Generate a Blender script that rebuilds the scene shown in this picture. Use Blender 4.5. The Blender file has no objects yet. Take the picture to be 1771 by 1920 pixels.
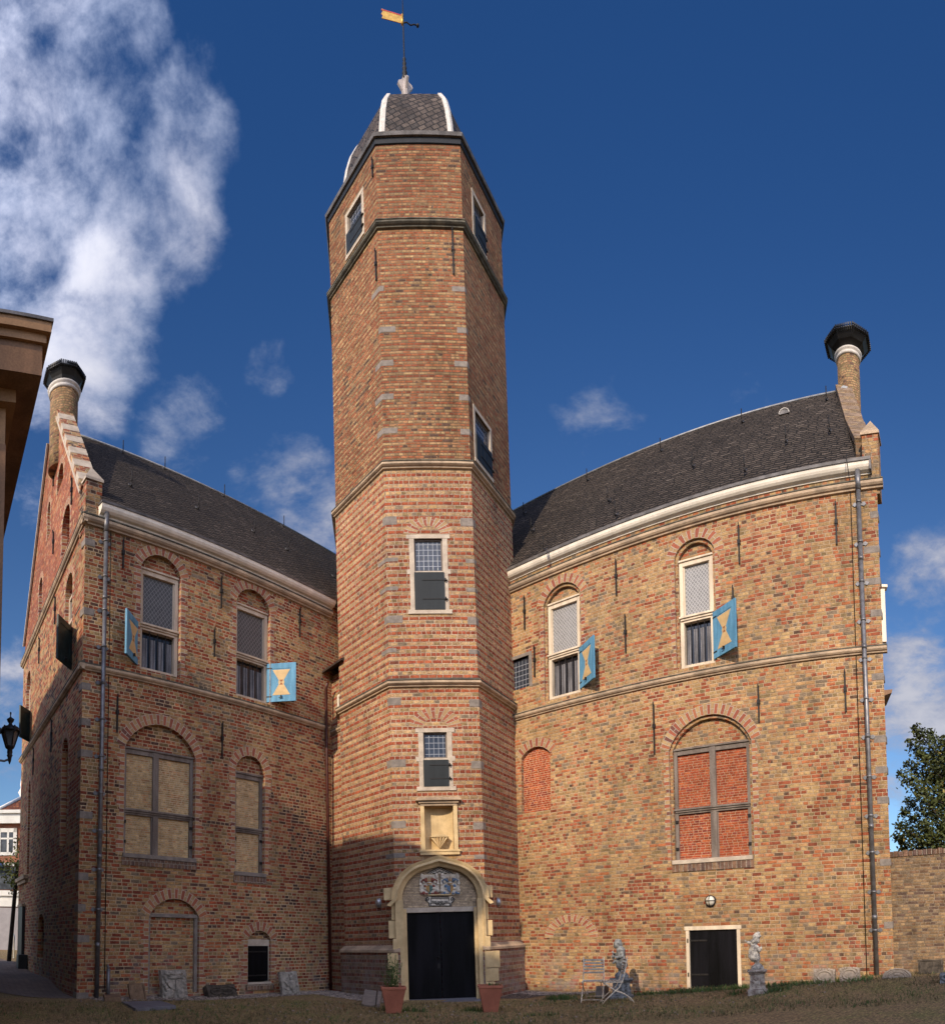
import bpy, bmesh, math, random
from mathutils import Vector, Matrix, noise as mnoise
from mathutils.geometry import tessellate_polygon
R = math.radians
random.seed(7)
scene = bpy.context.scene
COL = scene.collection

# ------------------------------------------------------------------ camera (stitched panorama: central cylindrical)
F, CX, HY, PITCH, ROLL = 1238.5555, 885.5, 1702.3085, 0.0472, -0.0095     # calibrated on the 1771 x 1920 photograph
IW, IH, EYE = 1771.0, 1920.0, 1.5
def cam_axes():
    def tow(X, Y, Z):
        c, s = math.cos(PITCH), math.sin(PITCH); Y, Z = c*Y - s*Z, s*Y + c*Z
        c, s = math.cos(ROLL), math.sin(ROLL); X, Z = c*X - s*Z, s*X + c*Z
        return Vector((X, Y, Z))
    return tow
_tow = cam_axes()
EYEP = Vector((0, 0, EYE))
def ray(x, y):
    a = (x-CX)/F; t = (HY-y)/F
    return _tow(math.sin(a), math.cos(a), t).normalized()
cd = bpy.data.cameras.new('camera')
cam = bpy.data.objects.new('camera', cd); COL.objects.link(cam)
cd.type = 'PANO'; cd.panorama_type = 'CENTRAL_CYLINDRICAL'
cd.central_cylindrical_range_u_min = -CX/F; cd.central_cylindrical_range_u_max = (IW-CX)/F
cd.central_cylindrical_range_v_min = (HY-IH)/F; cd.central_cylindrical_range_v_max = HY/F
cd.central_cylindrical_radius = 1.0
cd.clip_start = 0.05; cd.clip_end = 2000
_x, _f, _u = _tow(1, 0, 0), _tow(0, 1, 0), _tow(0, 0, 1)
cm = Matrix.Identity(4)
for i in range(3):
    cm[i][0] = _x[i]; cm[i][1] = _u[i]; cm[i][2] = -_f[i]; cm[i][3] = EYEP[i]
cam.matrix_world = cm
scene.camera = cam

# ------------------------------------------------------------------ world, sun, exposure
SUN_AZ, SUN_EL = -116.3, 27.0            # direction towards the sun (degrees from +X, elevation)
SUN_STRENGTH, SKY_STRENGTH, EXPOSURE = 3.55, 0.10, 0.32
scene.view_settings.view_transform = 'Standard'
try: scene.view_settings.look = 'None'
except Exception: pass
scene.view_settings.exposure = EXPOSURE
scene.view_settings.gamma = 1.0
S = Vector((math.cos(R(SUN_EL))*math.cos(R(SUN_AZ)), math.cos(R(SUN_EL))*math.sin(R(SUN_AZ)), math.sin(R(SUN_EL))))
sl = bpy.data.lights.new('sun', 'SUN'); sl.energy = SUN_STRENGTH; sl.angle = R(0.9); sl.color = (1.0, 0.84, 0.63)
so = bpy.data.objects.new('sun', sl); COL.objects.link(so)
so.rotation_euler = S.to_track_quat('Z', 'Y').to_euler(); so.location = (-20, -30, 40)

class NT:
    """small helper for writing node trees"""
    def __init__(s, tree): s.t = tree; s.n = tree.nodes; s.l = tree.links
    def node(s, typ, **kw):
        n = s.n.new(typ)
        for k, v in kw.items(): setattr(n, k, v)
        return n
    def link(s, a, b): s.l.new(a, b)
    def put(s, sock, v):
        if isinstance(v, bpy.types.NodeSocket): s.l.new(v, sock)
        elif v is not None: sock.default_value = v
    def m(s, op, a, b=None, c=None, clamp=False):
        n = s.n.new('ShaderNodeMath'); n.operation = op; n.use_clamp = clamp
        s.put(n.inputs[0], a); s.put(n.inputs[1], b)
        if c is not None: s.put(n.inputs[2], c)
        return n.outputs[0]
    def vm(s, op, a, b=None, out=0):
        n = s.n.new('ShaderNodeVectorMath'); n.operation = op
        s.put(n.inputs[0], a)
        if b is not None: s.put(n.inputs[1], b)
        return n.outputs['Value'] if op in ('DOT_PRODUCT', 'LENGTH') else n.outputs[0]
    def xyz(s, x, y, z):
        n = s.n.new('ShaderNodeCombineXYZ'); s.put(n.inputs[0], x); s.put(n.inputs[1], y); s.put(n.inputs[2], z); return n.outputs[0]
    def sep(s, v):
        n = s.n.new('ShaderNodeSeparateXYZ'); s.put(n.inputs[0], v); return n.outputs
    def noise(s, v, scale, detail=3, rough=0.55):
        n = s.n.new('ShaderNodeTexNoise'); s.put(n.inputs['Vector'], v); n.inputs['Scale'].default_value = scale
        n.inputs['Detail'].default_value = detail; n.inputs['Roughness'].default_value = rough; return n.outputs[0]
    def white(s, v):
        n = s.n.new('ShaderNodeTexWhiteNoise'); n.noise_dimensions = '3D'; s.put(n.inputs['Vector'], v); return n.outputs[0], n.outputs[1]
    def ramp(s, f, pts, interp='LINEAR'):
        n = s.n.new('ShaderNodeValToRGB'); n.color_ramp.interpolation = interp
        e = n.color_ramp.elements
        while len(e) > 1: e.remove(e[-1])
        e[0].position = pts[0][0]; e[0].color = (*pts[0][1], 1)
        for p, c in pts[1:]:
            q = e.new(p); q.color = (*c, 1)
        s.put(n.inputs[0], f); return n.outputs[0]
    def mix(s, f, a, b, typ='MIX'):
        n = s.n.new('ShaderNodeMix'); n.data_type = 'RGBA'; n.blend_type = typ; n.clamp_factor = True
        s.put(n.inputs[0], f)
        for sk, v in ((n.inputs[6], a), (n.inputs[7], b)):
            s.put(sk, (*v, 1) if isinstance(v, tuple) and len(v) == 3 else v)
        return n.outputs[2]
    def mr(s, v, a, b, c=0.0, d=1.0, smooth=True):
        n = s.n.new('ShaderNodeMapRange'); n.interpolation_type = 'SMOOTHSTEP' if smooth else 'LINEAR'
        s.put(n.inputs[0], v)
        for i, q in enumerate((a, b, c, d)): n.inputs[i+1].default_value = q
        return n.outputs[0]

w = bpy.data.worlds.new('World'); scene.world = w; w.use_nodes = True
t = NT(w.node_tree); t.n.clear()
sky = t.node('ShaderNodeTexSky'); sky.sky_type = 'NISHITA'; sky.sun_disc = False
sky.sun_elevation = R(SUN_EL); sky.sun_rotation = R(90-SUN_AZ); sky.air_density = 1.0; sky.dust_density = 0.35; sky.ozone_density = 2.2
gen = t.node('ShaderNodeTexCoord').outputs['Generated']
dirn = t.vm('NORMALIZE', gen)
dx, dy, dz = t.sep(dirn)
skyc = t.mix(1.0, sky.outputs[0], t.mix(t.mr(dz, .02, .92), (0.80, 0.95, 1.08), (0.225, 0.53, 0.92)), 'MULTIPLY')
pln = t.xyz(t.m('DIVIDE', dx, t.m('ADD', dz, 0.35)), t.m('DIVIDE', dy, t.m('ADD', dz, 0.35)), dz)
warp = t.node('ShaderNodeTexNoise'); t.put(warp.inputs['Vector'], pln); warp.inputs['Scale'].default_value = 2.2; warp.inputs['Detail'].default_value = 3
pw = t.vm('ADD', pln, t.vm('MULTIPLY', t.vm('SUBTRACT', warp.outputs[1], (0.5, 0.5, 0.5)), (.30, .30, .30)))
cl1 = t.noise(pw, 3.2, 9, 0.6); cl2 = t.noise(pln, 11.0, 6, 0.62)
CLOUDS = [(20, 120, .14, .95), (90, 40, .11, .9), (60, 280, .12, .95), (160, 150, .06, .85), (225, 60, .04, .7), (40, 460, .10, .7), (225, 430, .055, .95), (205, 510, .065, 1.0), (190, 590, .075, 1.0), (140, 640, .07, .9),
          (290, 395, .08, .85), (345, 250, .06, .72), (120, 700, .08, .75), (575, 945, .08, .92), (500, 905, .06, .8), (355, 805, .06, .6), (60, 930, .045, .62), (505, 690, .035, .66), (620, 770, .05, .6),
          (1130, 840, .08, .66), (1410, 770, .05, .66), (1755, 1100, .07, .85), (1700, 1220, .07, .82), (1745, 1330, .10, .95), (1690, 1400, .10, .8), (1755, 770, .05, .48),
          (20, 1290, .08, .85), (30, 1370, .08, .62), (540, 5, .07, .48), (585, 300, .04, .36), (700, 190, .03, .4), (1500, 620, .04, .2)]
mask = None
dirs = [(ray(px, py), rad, wt) for px, py, rad, wt in CLOUDS]
dirs += [(Vector(v).normalized(), rad, wt) for v, rad, wt in (((-.9, -.3, .5), .45, 1.0), ((.7, -.6, .45), .55, 1.05), ((.1, -.9, .75), .45, 1.0), ((-.3, -1, .25), .45, 1.05), ((.95, .0, .5), .3, .95), ((-.5, -.5, 1.1), .35, .9), ((.5, -1, .2), .4, 1.0), ((.3, -.5, 1.1), .35, .9))]  # unseen cloud banks added beside and behind the viewer to brighten the shade
for c, rad, wt in dirs:
    k = t.mr(t.vm('DOT_PRODUCT', dirn, tuple(c)), math.cos(rad*1.55), math.cos(rad*0.05), 0, wt)
    mask = k if mask is None else t.m('MAXIMUM', mask, k)
cl3 = t.noise(pln, 30.0, 5, 0.65)
dens = t.m('ADD', t.m('ADD', t.m('MULTIPLY', cl1, 1.5), t.m('MULTIPLY', cl2, 0.50)), t.m('MULTIPLY', cl3, .16))
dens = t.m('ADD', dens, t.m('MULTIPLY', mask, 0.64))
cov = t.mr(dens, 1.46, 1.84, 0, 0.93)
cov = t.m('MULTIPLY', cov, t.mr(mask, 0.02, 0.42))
shade = t.mr(t.m('ADD', dens, t.m('MULTIPLY', t.noise(pw, 5.5, 6), 0.6)), 1.70, 2.35)
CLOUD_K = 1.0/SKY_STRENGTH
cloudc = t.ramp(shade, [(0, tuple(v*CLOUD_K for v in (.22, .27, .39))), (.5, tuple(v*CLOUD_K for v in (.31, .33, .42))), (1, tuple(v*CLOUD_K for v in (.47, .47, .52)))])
cloud_fill = t.m('ADD', 1.0, t.m('MULTIPLY', t.mr(t.vm('DOT_PRODUCT', dirn, tuple(S)), -.25, .95), 5.0))        # cloud brightness raised towards the unseen sun side, added as fill light
cloudc = t.vm('SCALE', cloudc); t.put(t.n[-1].inputs[3], cloud_fill)
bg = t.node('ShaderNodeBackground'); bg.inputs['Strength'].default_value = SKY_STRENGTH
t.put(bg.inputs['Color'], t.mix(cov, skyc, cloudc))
ow = t.node('ShaderNodeOutputWorld'); t.link(bg.outputs[0], ow.inputs[0])

# ------------------------------------------------------------------ materials
def new_mat(name):
    m = bpy.data.materials.new(name); m.use_nodes = True
    t = NT(m.node_tree); t.n.clear()
    out = t.node('ShaderNodeOutputMaterial'); b = t.node('ShaderNodeBsdfPrincipled')
    t.link(b.outputs[0], out.inputs[0])
    return m, t, b
def bump(t, b, height, dist=0.01, strength=1.0):
    n = t.node('ShaderNodeBump'); n.inputs['Distance'].default_value = dist; n.inputs['Strength'].default_value = strength
    t.put(n.inputs['Height'], height); t.link(n.outputs[0], b.inputs['Normal'])
def obj_uv(t, cyl=None):
    """u along a vertical face (from the face normal), v up, both in metres of the object"""
    P = t.node('ShaderNodeTexCoord').outputs['Object']
    x, y, z = t.sep(P)
    if cyl:
        return t.m('MULTIPLY', t.m('ARCTAN2', y, x), cyl), z, P
    g = t.node('ShaderNodeNewGeometry')
    vt = t.node('ShaderNodeVectorTransform'); vt.vector_type = 'NORMAL'; vt.convert_from = 'WORLD'; vt.convert_to = 'OBJECT'
    t.link(g.outputs['True Normal'], vt.inputs[0])
    nx, ny, nz = t.sep(vt.outputs[0])
    ln = t.m('MAXIMUM', t.m('SQRT', t.m('ADD', t.m('MULTIPLY', nx, nx), t.m('MULTIPLY', ny, ny))), 0.02)
    u = t.m('DIVIDE', t.m('SUBTRACT', t.m('MULTIPLY', y, nx), t.m('MULTIPLY', x, ny)), ln)
    return u, z, P
def brick_mat(name, h, L, pal, pal2=None, diag=0.0, scal=0.0, eus=1.0, mortar=(.5, .42, .33), mw=.007, cyl=None, bd=.012, stain=.35, rough=.9, wob=.02, hdr=.45, base_stain=True, softm=.004):
    m, t, b = new_mat(name)
    u, v, P = obj_uv(t, cyl)
    if diag:
        u, v = t.m('SUBTRACT', t.m('MULTIPLY', u, math.cos(diag)), t.m('MULTIPLY', v, math.sin(diag))), t.m('ADD', t.m('MULTIPLY', u, math.sin(diag)), t.m('MULTIPLY', v, math.cos(diag)))
    nz1 = t.noise(t.xyz(u, v, 3.1), 1.1, 2)
    v = t.m('ADD', v, t.m('MULTIPLY', t.m('SUBTRACT', nz1, .5), wob*2))
    if scal: v = t.m('ADD', v, t.m('MULTIPLY', t.m('ABSOLUTE', t.m('SINE', t.m('MULTIPLY', u, math.pi/L))), scal))
    rowf = t.m('DIVIDE', v, h); row = t.m('FLOOR', rowf); fv = t.m('FRACT', t.m('ADD', rowf, 1000.0))
    r1, _ = t.white(t.xyz(row, 11.3, 4.7))
    isH = t.m('LESS_THAN', r1, hdr)
    Lr = t.m('SUBTRACT', L, t.m('MULTIPLY', isH, L*.42))
    jit = t.noise(t.xyz(t.m('MULTIPLY', u, 1.0), t.m('MULTIPLY', row, 3.7), 9.0), 2.6, 1)
    uu = t.m('ADD', t.m('ADD', t.m('DIVIDE', u, Lr), t.m('MULTIPLY', r1, 37.0)), t.m('MULTIPLY', t.m('SUBTRACT', jit, .5), 1.1))
    colI = t.m('FLOOR', uu); fu = t.m('FRACT', t.m('ADD', uu, 1000.0))
    rnd, rcol = t.white(t.xyz(colI, row, 1.7))
    rn2, _ = t.white(t.xyz(colI, row, 5.9))
    zone = t.noise(t.xyz(u, v, 0.5), 0.42, 4, .6)
    sel = t.m('ADD', rnd, t.m('MULTIPLY', t.m('SUBTRACT', zone, .5), 1.15), clamp=True)
    c = t.ramp(sel, pal, 'CONSTANT')
    if pal2:
        odd = t.m('FLOORED_MODULO', row, 2.0)
        c2 = t.ramp(rnd, pal2, 'CONSTANT')
        c = t.mix(odd, c, c2)
    val = t.m('ADD', .82, t.m('MULTIPLY', rn2, .36))
    c = t.mix(1.0, c, t.xyz(val, val, val), 'MULTIPLY')
    fine = t.noise(P, 38.0, 3, .65)
    c = t.mix(t.mr(fine, .40, .72, 0, .75), c, t.mix(1.0, c, (.50, .46, .40), 'MULTIPLY'))
    mid = t.noise(P, 8.5, 3, .6)
    c = t.mix(t.mr(mid, .30, .70), t.mix(1.0, c, (.72, .70, .66), 'MULTIPLY'), t.mix(1.0, c, (1.18, 1.16, 1.12), 'MULTIPLY'))
    # mortar joints with ragged arrises
    rag = t.m('MULTIPLY', t.m('SUBTRACT', t.noise(P, 30.0, 2), .5), .020)
    eu = t.m('MULTIPLY', t.m('MINIMUM', fu, t.m('SUBTRACT', 1.0, fu)), t.m('MULTIPLY', Lr, eus))
    ev = t.m('MULTIPLY', t.m('MINIMUM', fv, t.m('SUBTRACT', 1.0, fv)), h)
    ed = t.m('ADD', t.m('MINIMUM', eu, ev), rag)
    bm = t.mr(ed, mw-softm*.5, mw+softm)
    big = t.noise(t.xyz(u, t.m('MULTIPLY', v, .6), 2.2), .8, 4, .6)
    mc = t.mix(t.mr(big, .4, .62), tuple(v_*.72 for v_ in mortar), mortar)
    c = t.mix(bm, mc, c)
    st = t.mr(t.noise(t.xyz(u, t.m('MULTIPLY', v, .45), 7.7), 1.6, 5, .65), .50, .74, 0, stain)
    c = t.mix(st, c, t.mix(1.0, c, (.50, .47, .38), 'MULTIPLY'))
    run = t.noise(t.xyz(t.m('MULTIPLY', u, 2.6), t.m('MULTIPLY', v, .16), 4.4), 1.0, 4, .6)
    c = t.mix(t.mr(run, .54, .72, 0, stain*.9), c, t.mix(1.0, c, (.52, .50, .46), 'MULTIPLY'))
    wash = t.noise(t.xyz(u, v, 12.0), .23, 3, .5)
    c = t.mix(t.mr(wash, .36, .64), t.mix(1.0, c, (.86, .84, .82), 'MULTIPLY'), t.mix(1.0, c, (1.10, 1.08, 1.04), 'MULTIPLY'))
    if base_stain:
        lo = t.m('MULTIPLY', t.mr(v, 1.6, 0.1, 0, 1), t.mr(t.noise(t.xyz(u, v, 1.0), 2.3, 4), .45, .7, 0, .5))
        c = t.mix(lo, c, (.30, .26, .25))
    t.put(b.inputs['Base Color'], c); b.inputs['Roughness'].default_value = rough
    b.inputs['Specular IOR Level'].default_value = .25
    hh = t.m('ADD', t.m('MULTIPLY', bm, .8), t.m('ADD', t.m('MULTIPLY', fine, .35), t.m('MULTIPLY', rn2, .35)))
    bump(t, b, hh, bd, .9)
    return m
def plain(name, col, rough=.7, var=.25, scale=6.0, bd=.003, metal=0.0, col2=None, streak=False, fine=40.0, spec=.35):
    m, t, b = new_mat(name)
    P = t.node('ShaderNodeTexCoord').outputs['Object']
    x, y, z = t.sep(P)
    q = t.xyz(x, y, t.m('MULTIPLY', z, .15 if streak else 1.0))
    n1 = t.noise(q, scale, 5, .6); n2 = t.noise(P, fine, 3, .6)
    c2 = col2 or tuple(v*(1-var*1.6) for v in col)
    c = t.mix(t.mr(t.m('ADD', t.m('MULTIPLY', n1, .75), t.m('MULTIPLY', n2, .25)), .36, .66), c2, tuple(min(1, v*(1+var*.35)) for v in col))
    t.put(b.inputs['Base Color'], c); b.inputs['Roughness'].default_value = rough; b.inputs['Metallic'].default_value = metal
    b.inputs['Specular IOR Level'].default_value = spec
    bump(t, b, t.m('ADD', n2, t.m('MULTIPLY', n1, .6)), bd, .7)
    return m
def glass_mat(name, kind, col, lead, pitch, lw, rough=.12, dark=None):
    m, t, b = new_mat(name)
    u, v, P = obj_uv(t)
    if kind == 'diamond':
        a = t.m('ADD', t.m('DIVIDE', u, pitch), t.m('DIVIDE', v, pitch*1.25)); c_ = t.m('SUBTRACT', t.m('DIVIDE', u, pitch), t.m('DIVIDE', v, pitch*1.25))
    else:
        a = t.m('DIVIDE', u, pitch); c_ = t.m('DIVIDE', v, pitch*1.2)
    def line(q):
        f = t.m('FRACT', t.m('ADD', q, 500.0)); return t.m('MINIMUM', f, t.m('SUBTRACT', 1.0, f))
    d = t.m('MINIMUM', line(a), line(c_))
    k = t.mr(d, lw*.6, lw*1.3)
    rnd, _ = t.white(t.xyz(t.m('FLOOR', a), t.m('FLOOR', c_), 2.0))
    g = t.mix(t.m('MULTIPLY', rnd, .7), col, tuple(v_*.6 for v_ in col))
    t.put(b.inputs['Base Color'], t.mix(k, lead, g)); b.inputs['Roughness'].default_value = rough
    tilt = t.m('MULTIPLY', rnd, .5)
    bump(t, b, t.m('ADD', t.noise(P, 9.0, 2), t.m('MULTIPLY', t.m('SUBTRACT', 1.0, k), .8)), .004, .5)
    return m
def voussoir_mat(name):
    """UV driven: u runs round the arch (metres), v across the ring; alternating red and yellow bricks on edge"""
    m, t, b = new_mat(name)
    uvn = t.node('ShaderNodeTexCoord').outputs['UV']; P = t.node('ShaderNodeTexCoord').outputs['Object']
    u, v, _ = t.sep(uvn)
    wv = .092
    a = t.m('DIVIDE', u, wv); i = t.m('FLOOR', a); f = t.m('FRACT', t.m('ADD', a, 100.0))
    rr, _ = t.white(t.xyz(i, 3.0, 1.0))
    a2 = t.m('ADD', t.m('DIVIDE', v, .24), t.m('MULTIPLY', t.m('FLOORED_MODULO', i, 2.0), .5)); f2 = t.m('FRACT', t.m('ADD', a2, 100.0))
    alt = t.m('MULTIPLY', t.m('FLOORED_MODULO', i, 2.0), t.m('LESS_THAN', rr, .86))
    red = t.ramp(rr, [(0, (.33, .095, .05)), (.4, (.27, .075, .042)), (.7, (.36, .125, .06)), (.9, (.16, .06, .045))], 'CONSTANT')
    yel = t.ramp(rr, [(0, (.42, .27, .13)), (.4, (.36, .225, .11)), (.75, (.45, .29, .14)), (.92, (.30, .12, .06))], 'CONSTANT')
    c = t.mix(alt, red, yel)
    fine = t.noise(P, 40.0, 3, .6)
    c = t.mix(t.mr(fine, .35, .75, 0, .5), c, t.mix(1.0, c, (.6, .56, .5), 'MULTIPLY'))
    e1 = t.m('MULTIPLY', t.m('MINIMUM', f, t.m('SUBTRACT', 1.0, f)), wv); e2 = t.m('MULTIPLY', t.m('MINIMUM', f2, t.m('SUBTRACT', 1.0, f2)), .24)
    bm = t.mr(t.m('ADD', t.m('MINIMUM', e1, e2), t.m('MULTIPLY', t.m('SUBTRACT', fine, .5), .006)), .005, .010)
    c = t.mix(bm, (.46, .38, .29), c)
    t.put(b.inputs['Base Color'], c); b.inputs['Roughness'].default_value = .9
    bump(t, b, t.m('ADD', bm, t.m('MULTIPLY', fine, .35)), .010, .9)
    return m

RED = (.34, .088, .042); RED2 = (.255, .064, .036); ORG = (.42, .15, .06); YEL = (.50, .33, .160); YEL2 = (.43, .272, .132); OLV = (.26, .188, .095); DRK = (.11, .062, .048); PNK = (.44, .225, .13); GRY = (.23, .175, .125); BUF = (.45, .268, .138)
M = {}
M['brick_right'] = brick_mat('mixed_yellow_brick', .0855, .235, [(0, (.27, .080, .044)), (.05, (.14, .085, .058)), (.08, (.33, .098, .050)), (.18, (.40, .148, .066)), (.29, (.41, .205, .112)), (.41, (.43, .255, .126)), (.58, (.41, .265, .132)), (.72, (.455, .305, .152)), (.82, (.27, .19, .098)), (.89, (.41, .25, .124)), (.96, (.22, .165, .118))], mortar=(.51, .365, .235), mw=.008, bd=.022, stain=.45)
M['brick_left'] = brick_mat('mixed_red_brick', .0845, .235, [(0, DRK), (.05, RED2), (.23, RED), (.40, (.39, .125, .055)), (.50, (.41, .19, .10)), (.57, (.27, .18, .09)), (.67, (.41, .25, .115)), (.80, (.44, .26, .125)), (.91, (.47, .30, .14)), (.97, GRY)], mortar=(.60, .44, .28), mw=.009, bd=.050, stain=.36)
M['brick_gable'] = brick_mat('gable_brick', .090, .25, [(0, RED2), (.15, RED), (.32, ORG), (.42, PNK), (.52, YEL2), (.68, BUF), (.82, OLV), (.92, DRK)], mortar=(.45, .35, .25), mw=.007, bd=.015, stain=.35)
M['brick_gable_top'] = brick_mat('red_gable_brick', .075, .22, [(0, RED2), (.4, RED), (.7, ORG), (.88, PNK), (.96, BUF)], mortar=(.42, .28, .2), mw=.006, bd=.012, stain=.3, base_stain=False)
RBAND = [(0, (.29, .068, .038)), (.30, RED), (.62, (.36, .105, .052)), (.92, (.22, .075, .05))]
YBAND = [(0, (.44, .295, .165)), (.25, (.45, .28, .16)), (.5, (.46, .305, .17)), (.72, (.27, .185, .095)), (.82, (.45, .29, .14)), (.94, GRY)]
M['brick_tower'] = brick_mat('banded_brick', .0945, .22, RBAND, YBAND, mortar=(.56, .42, .30), mw=.0075, bd=.030, stain=.32, wob=.008)
M['brick_tower_top'] = brick_mat('fine_banded_brick', .0725, .20, [(0, (.24, .075, .04)), (.3, (.30, .098, .048)), (.65, (.34, .135, .065)), (.88, (.34, .19, .10)), (.95, DRK)], [(0, (.36, .225, .12)), (.3, (.33, .175, .09)), (.55, (.25, .165, .09)), (.75, (.40, .27, .14)), (.9, (.30, .12, .06))], mortar=(.25, .165, .105), mw=.007, bd=.038, stain=.5, wob=.012, base_stain=False)
M['brick_plinth'] = brick_mat('plinth_brick', .0945, .22, [(0, (.22, .09, .07)), (.5, (.27, .12, .085)), (.8, (.2, .12, .1))], [(0, (.30, .22, .15)), (.5, (.26, .19, .14))], mortar=(.34, .28, .23), mw=.008, bd=.012, stain=.6)
M['brick_infill_yellow'] = brick_mat('small_yellow_brick', .052, .19, [(0, (.60, .43, .23)), (.3, (.56, .39, .20)), (.6, (.51, .34, .17)), (.88, (.55, .31, .15))], mortar=(.62, .50, .34), mw=.005, bd=.006, stain=.3, wob=.004, base_stain=False)
M['brick_infill_red'] = brick_mat('small_red_brick', .060, .20, [(0, (.37, .088, .036)), (.4, (.33, .072, .032)), (.75, (.40, .11, .042)), (.93, (.26, .06, .04))], mortar=(.56, .36, .24), mw=.0045, bd=.006, stain=.25, wob=.004, base_stain=False)
M['brick_chimney'] = brick_mat('chimney_brick', .072, .2, [(0, (.33, .20, .11)), (.3, (.30, .19, .10)), (.55, OLV), (.8, (.25, .13, .075)), (.92, DRK)], mortar=(.20, .145, .09), mw=.007, cyl=.5, bd=.02, stain=.3, base_stain=False)
M['brick_garden'] = brick_mat('brown_garden_brick', .068, .2, [(0, (.20, .12, .075)), (.25, (.26, .17, .10)), (.55, (.31, .21, .12)), (.8, (.22, .16, .11)), (.93, (.14, .09, .07))], mortar=(.30, .23, .16), mw=.006, bd=.015, stain=.6)
M['brick_dark_sill'] = brick_mat('dark_sill_brick', .3, .105, [(0, (.18, .11, .085)), (.4, (.22, .13, .09)), (.7, (.14, .09, .08)), (.9, (.26, .17, .11))], mortar=(.42, .36, .29), mw=.006, bd=.015, stain=.4, wob=0, hdr=0, base_stain=False)
M['voussoir'] = voussoir_mat('alternating_arch_brick')
M['slate'] = brick_mat('slate', .135, .27, [(0, (.058, .046, .040)), (.3, (.070, .056, .049)), (.6, (.084, .067, .058)), (.85, (.062, .050, .044)), (.95, (.11, .09, .08))], scal=.04, eus=2.5, mortar=(.010, .008, .007), mw=.022, bd=.06, stain=.35, rough=.9, wob=.05, hdr=0, base_stain=False, softm=.018)  # shadow under each slate row is put into the near-black joint colour
M['tower_slate'] = brick_mat('tower_slate', .16, .21, diag=R(-32), pal= [(0, (.075, .060, .055)), (.3, (.095, .076, .068)), (.6, (.12, .096, .085)), (.85, (.065, .055, .052))], mortar=(.02, .018, .017), mw=.012, bd=.03, stain=.3, rough=.6, wob=.03, hdr=0, base_stain=False)
M['red_tile'] = brick_mat('red_roof_tile', .2, .22, [(0, (.30, .10, .05)), (.4, (.24, .08, .045)), (.8, (.34, .13, .06))], mortar=(.08, .035, .025), mw=.02, bd=.05, hdr=0, base_stain=False)
M['sandstone'] = plain('sandstone', (.60, .44, .235), .85, .22, 3.0, .006, col2=(.46, .33, .17))
M['pale_stone'] = plain('pale_stone', (.50, .42, .33), .85, .2, 4.0, .004, col2=(.38, .31, .245))
M['string_stone'] = plain('string_stone', (.47, .34, .225), .85, .25, 2.5, .006, col2=(.27, .20, .14))
M['coping_stone'] = plain('coping_stone', (.24, .165, .115), .9, .3, 6.0, .008)
M['weathered_top'] = plain('weathered_stone', (.13, .115, .085), .95, .4, 5.0, .012, col2=(.06, .055, .045))
M['grey_stone'] = plain('grey_stone', (.235, .195, .165), .85, .25, 7.0, .006, col2=(.16, .135, .115))
M['white_paint'] = plain('cream_paint', (.82, .73, .61), .55, .12, 3.0, .001, streak=True)
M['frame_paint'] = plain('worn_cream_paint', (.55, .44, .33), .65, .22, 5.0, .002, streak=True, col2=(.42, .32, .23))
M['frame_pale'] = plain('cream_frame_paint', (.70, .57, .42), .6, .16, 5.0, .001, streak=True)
M['old_wood'] = plain('weathered_wood', (.20, .165, .14), .8, .3, 4.0, .006, streak=True, col2=(.11, .085, .07))
M['brown_wood'] = plain('brown_wood', (.24, .125, .062), .6, .3, 2.0, .003, streak=True)
M['dark_wood'] = plain('dark_roof_wood', (.055, .035, .025), .8, .3, 3.0, .003)
M['brown_trim'] = plain('ochre_trim', (.36, .20, .095), .6, .25, 2.0, .003)
M['blue_paint'] = plain('blue_shutter_paint', (.125, .31, .46), .65, .2, 9.0, .004, streak=True, col2=(.075, .215, .34))
M['blue_back'] = plain('dark_shutter_back', (.012, .028, .030), .5, .3, 5.0, .001)
M['ochre_paint'] = plain('ochre_paint', (.62, .42, .20), .6, .1, 6.0, .001)
M['rust_paint'] = plain('rust_paint', (.30, .09, .03), .6, .1, 6.0, .001)
M['black_paint'] = plain('black_paint', (.010, .010, .011), .45, .35, 6.0, .001, streak=True)
M['door_paint'] = plain('blueblack_door_paint', (.0060, .0055, .0075), .62, .6, 3.0, .003, streak=True, spec=.12)
M['shutter_green'] = plain('green_black_paint', (.009, .012, .012), .5, .3, 6.0, .001, streak=True)
M['iron'] = plain('wrought_iron', (.015, .012, .011), .6, .4, 20.0, .004)
M['lead'] = plain('lead_sheet', (.30, .30, .31), .5, .2, 6.0, .003, metal=.3)
M['lead_white'] = plain('white_lead_hip', (.62, .57, .52), .6, .15, 6.0, .002)
M['zinc'] = plain('zinc_pipe', (.20, .195, .20), .42, .3, 6.0, .002, metal=.55, col2=(.13, .125, .13))
M['zinc_dark'] = plain('zinc_dark', (.17, .155, .15), .5, .3, 4.0, .002, metal=.2)
M['redpipe'] = plain('oxblood_paint', (.075, .018, .013), .45, .3, 8.0, .001)
M['gold'] = plain('gilded_metal', (.78, .45, .10), .3, .2, 8.0, .001, metal=.6)
M['red_metal'] = plain('red_trim_metal', (.5, .06, .04), .4, .2, 8.0, .001)
M['finial_paint'] = plain('finial_paint', (.40, .35, .33), .6, .2, 3.0, .001)
M['glass_diamond'] = glass_mat('leaded_diamond_glass', 'diamond', (.075, .073, .073), (.21, .20, .19), .105, .07, .35)
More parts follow.
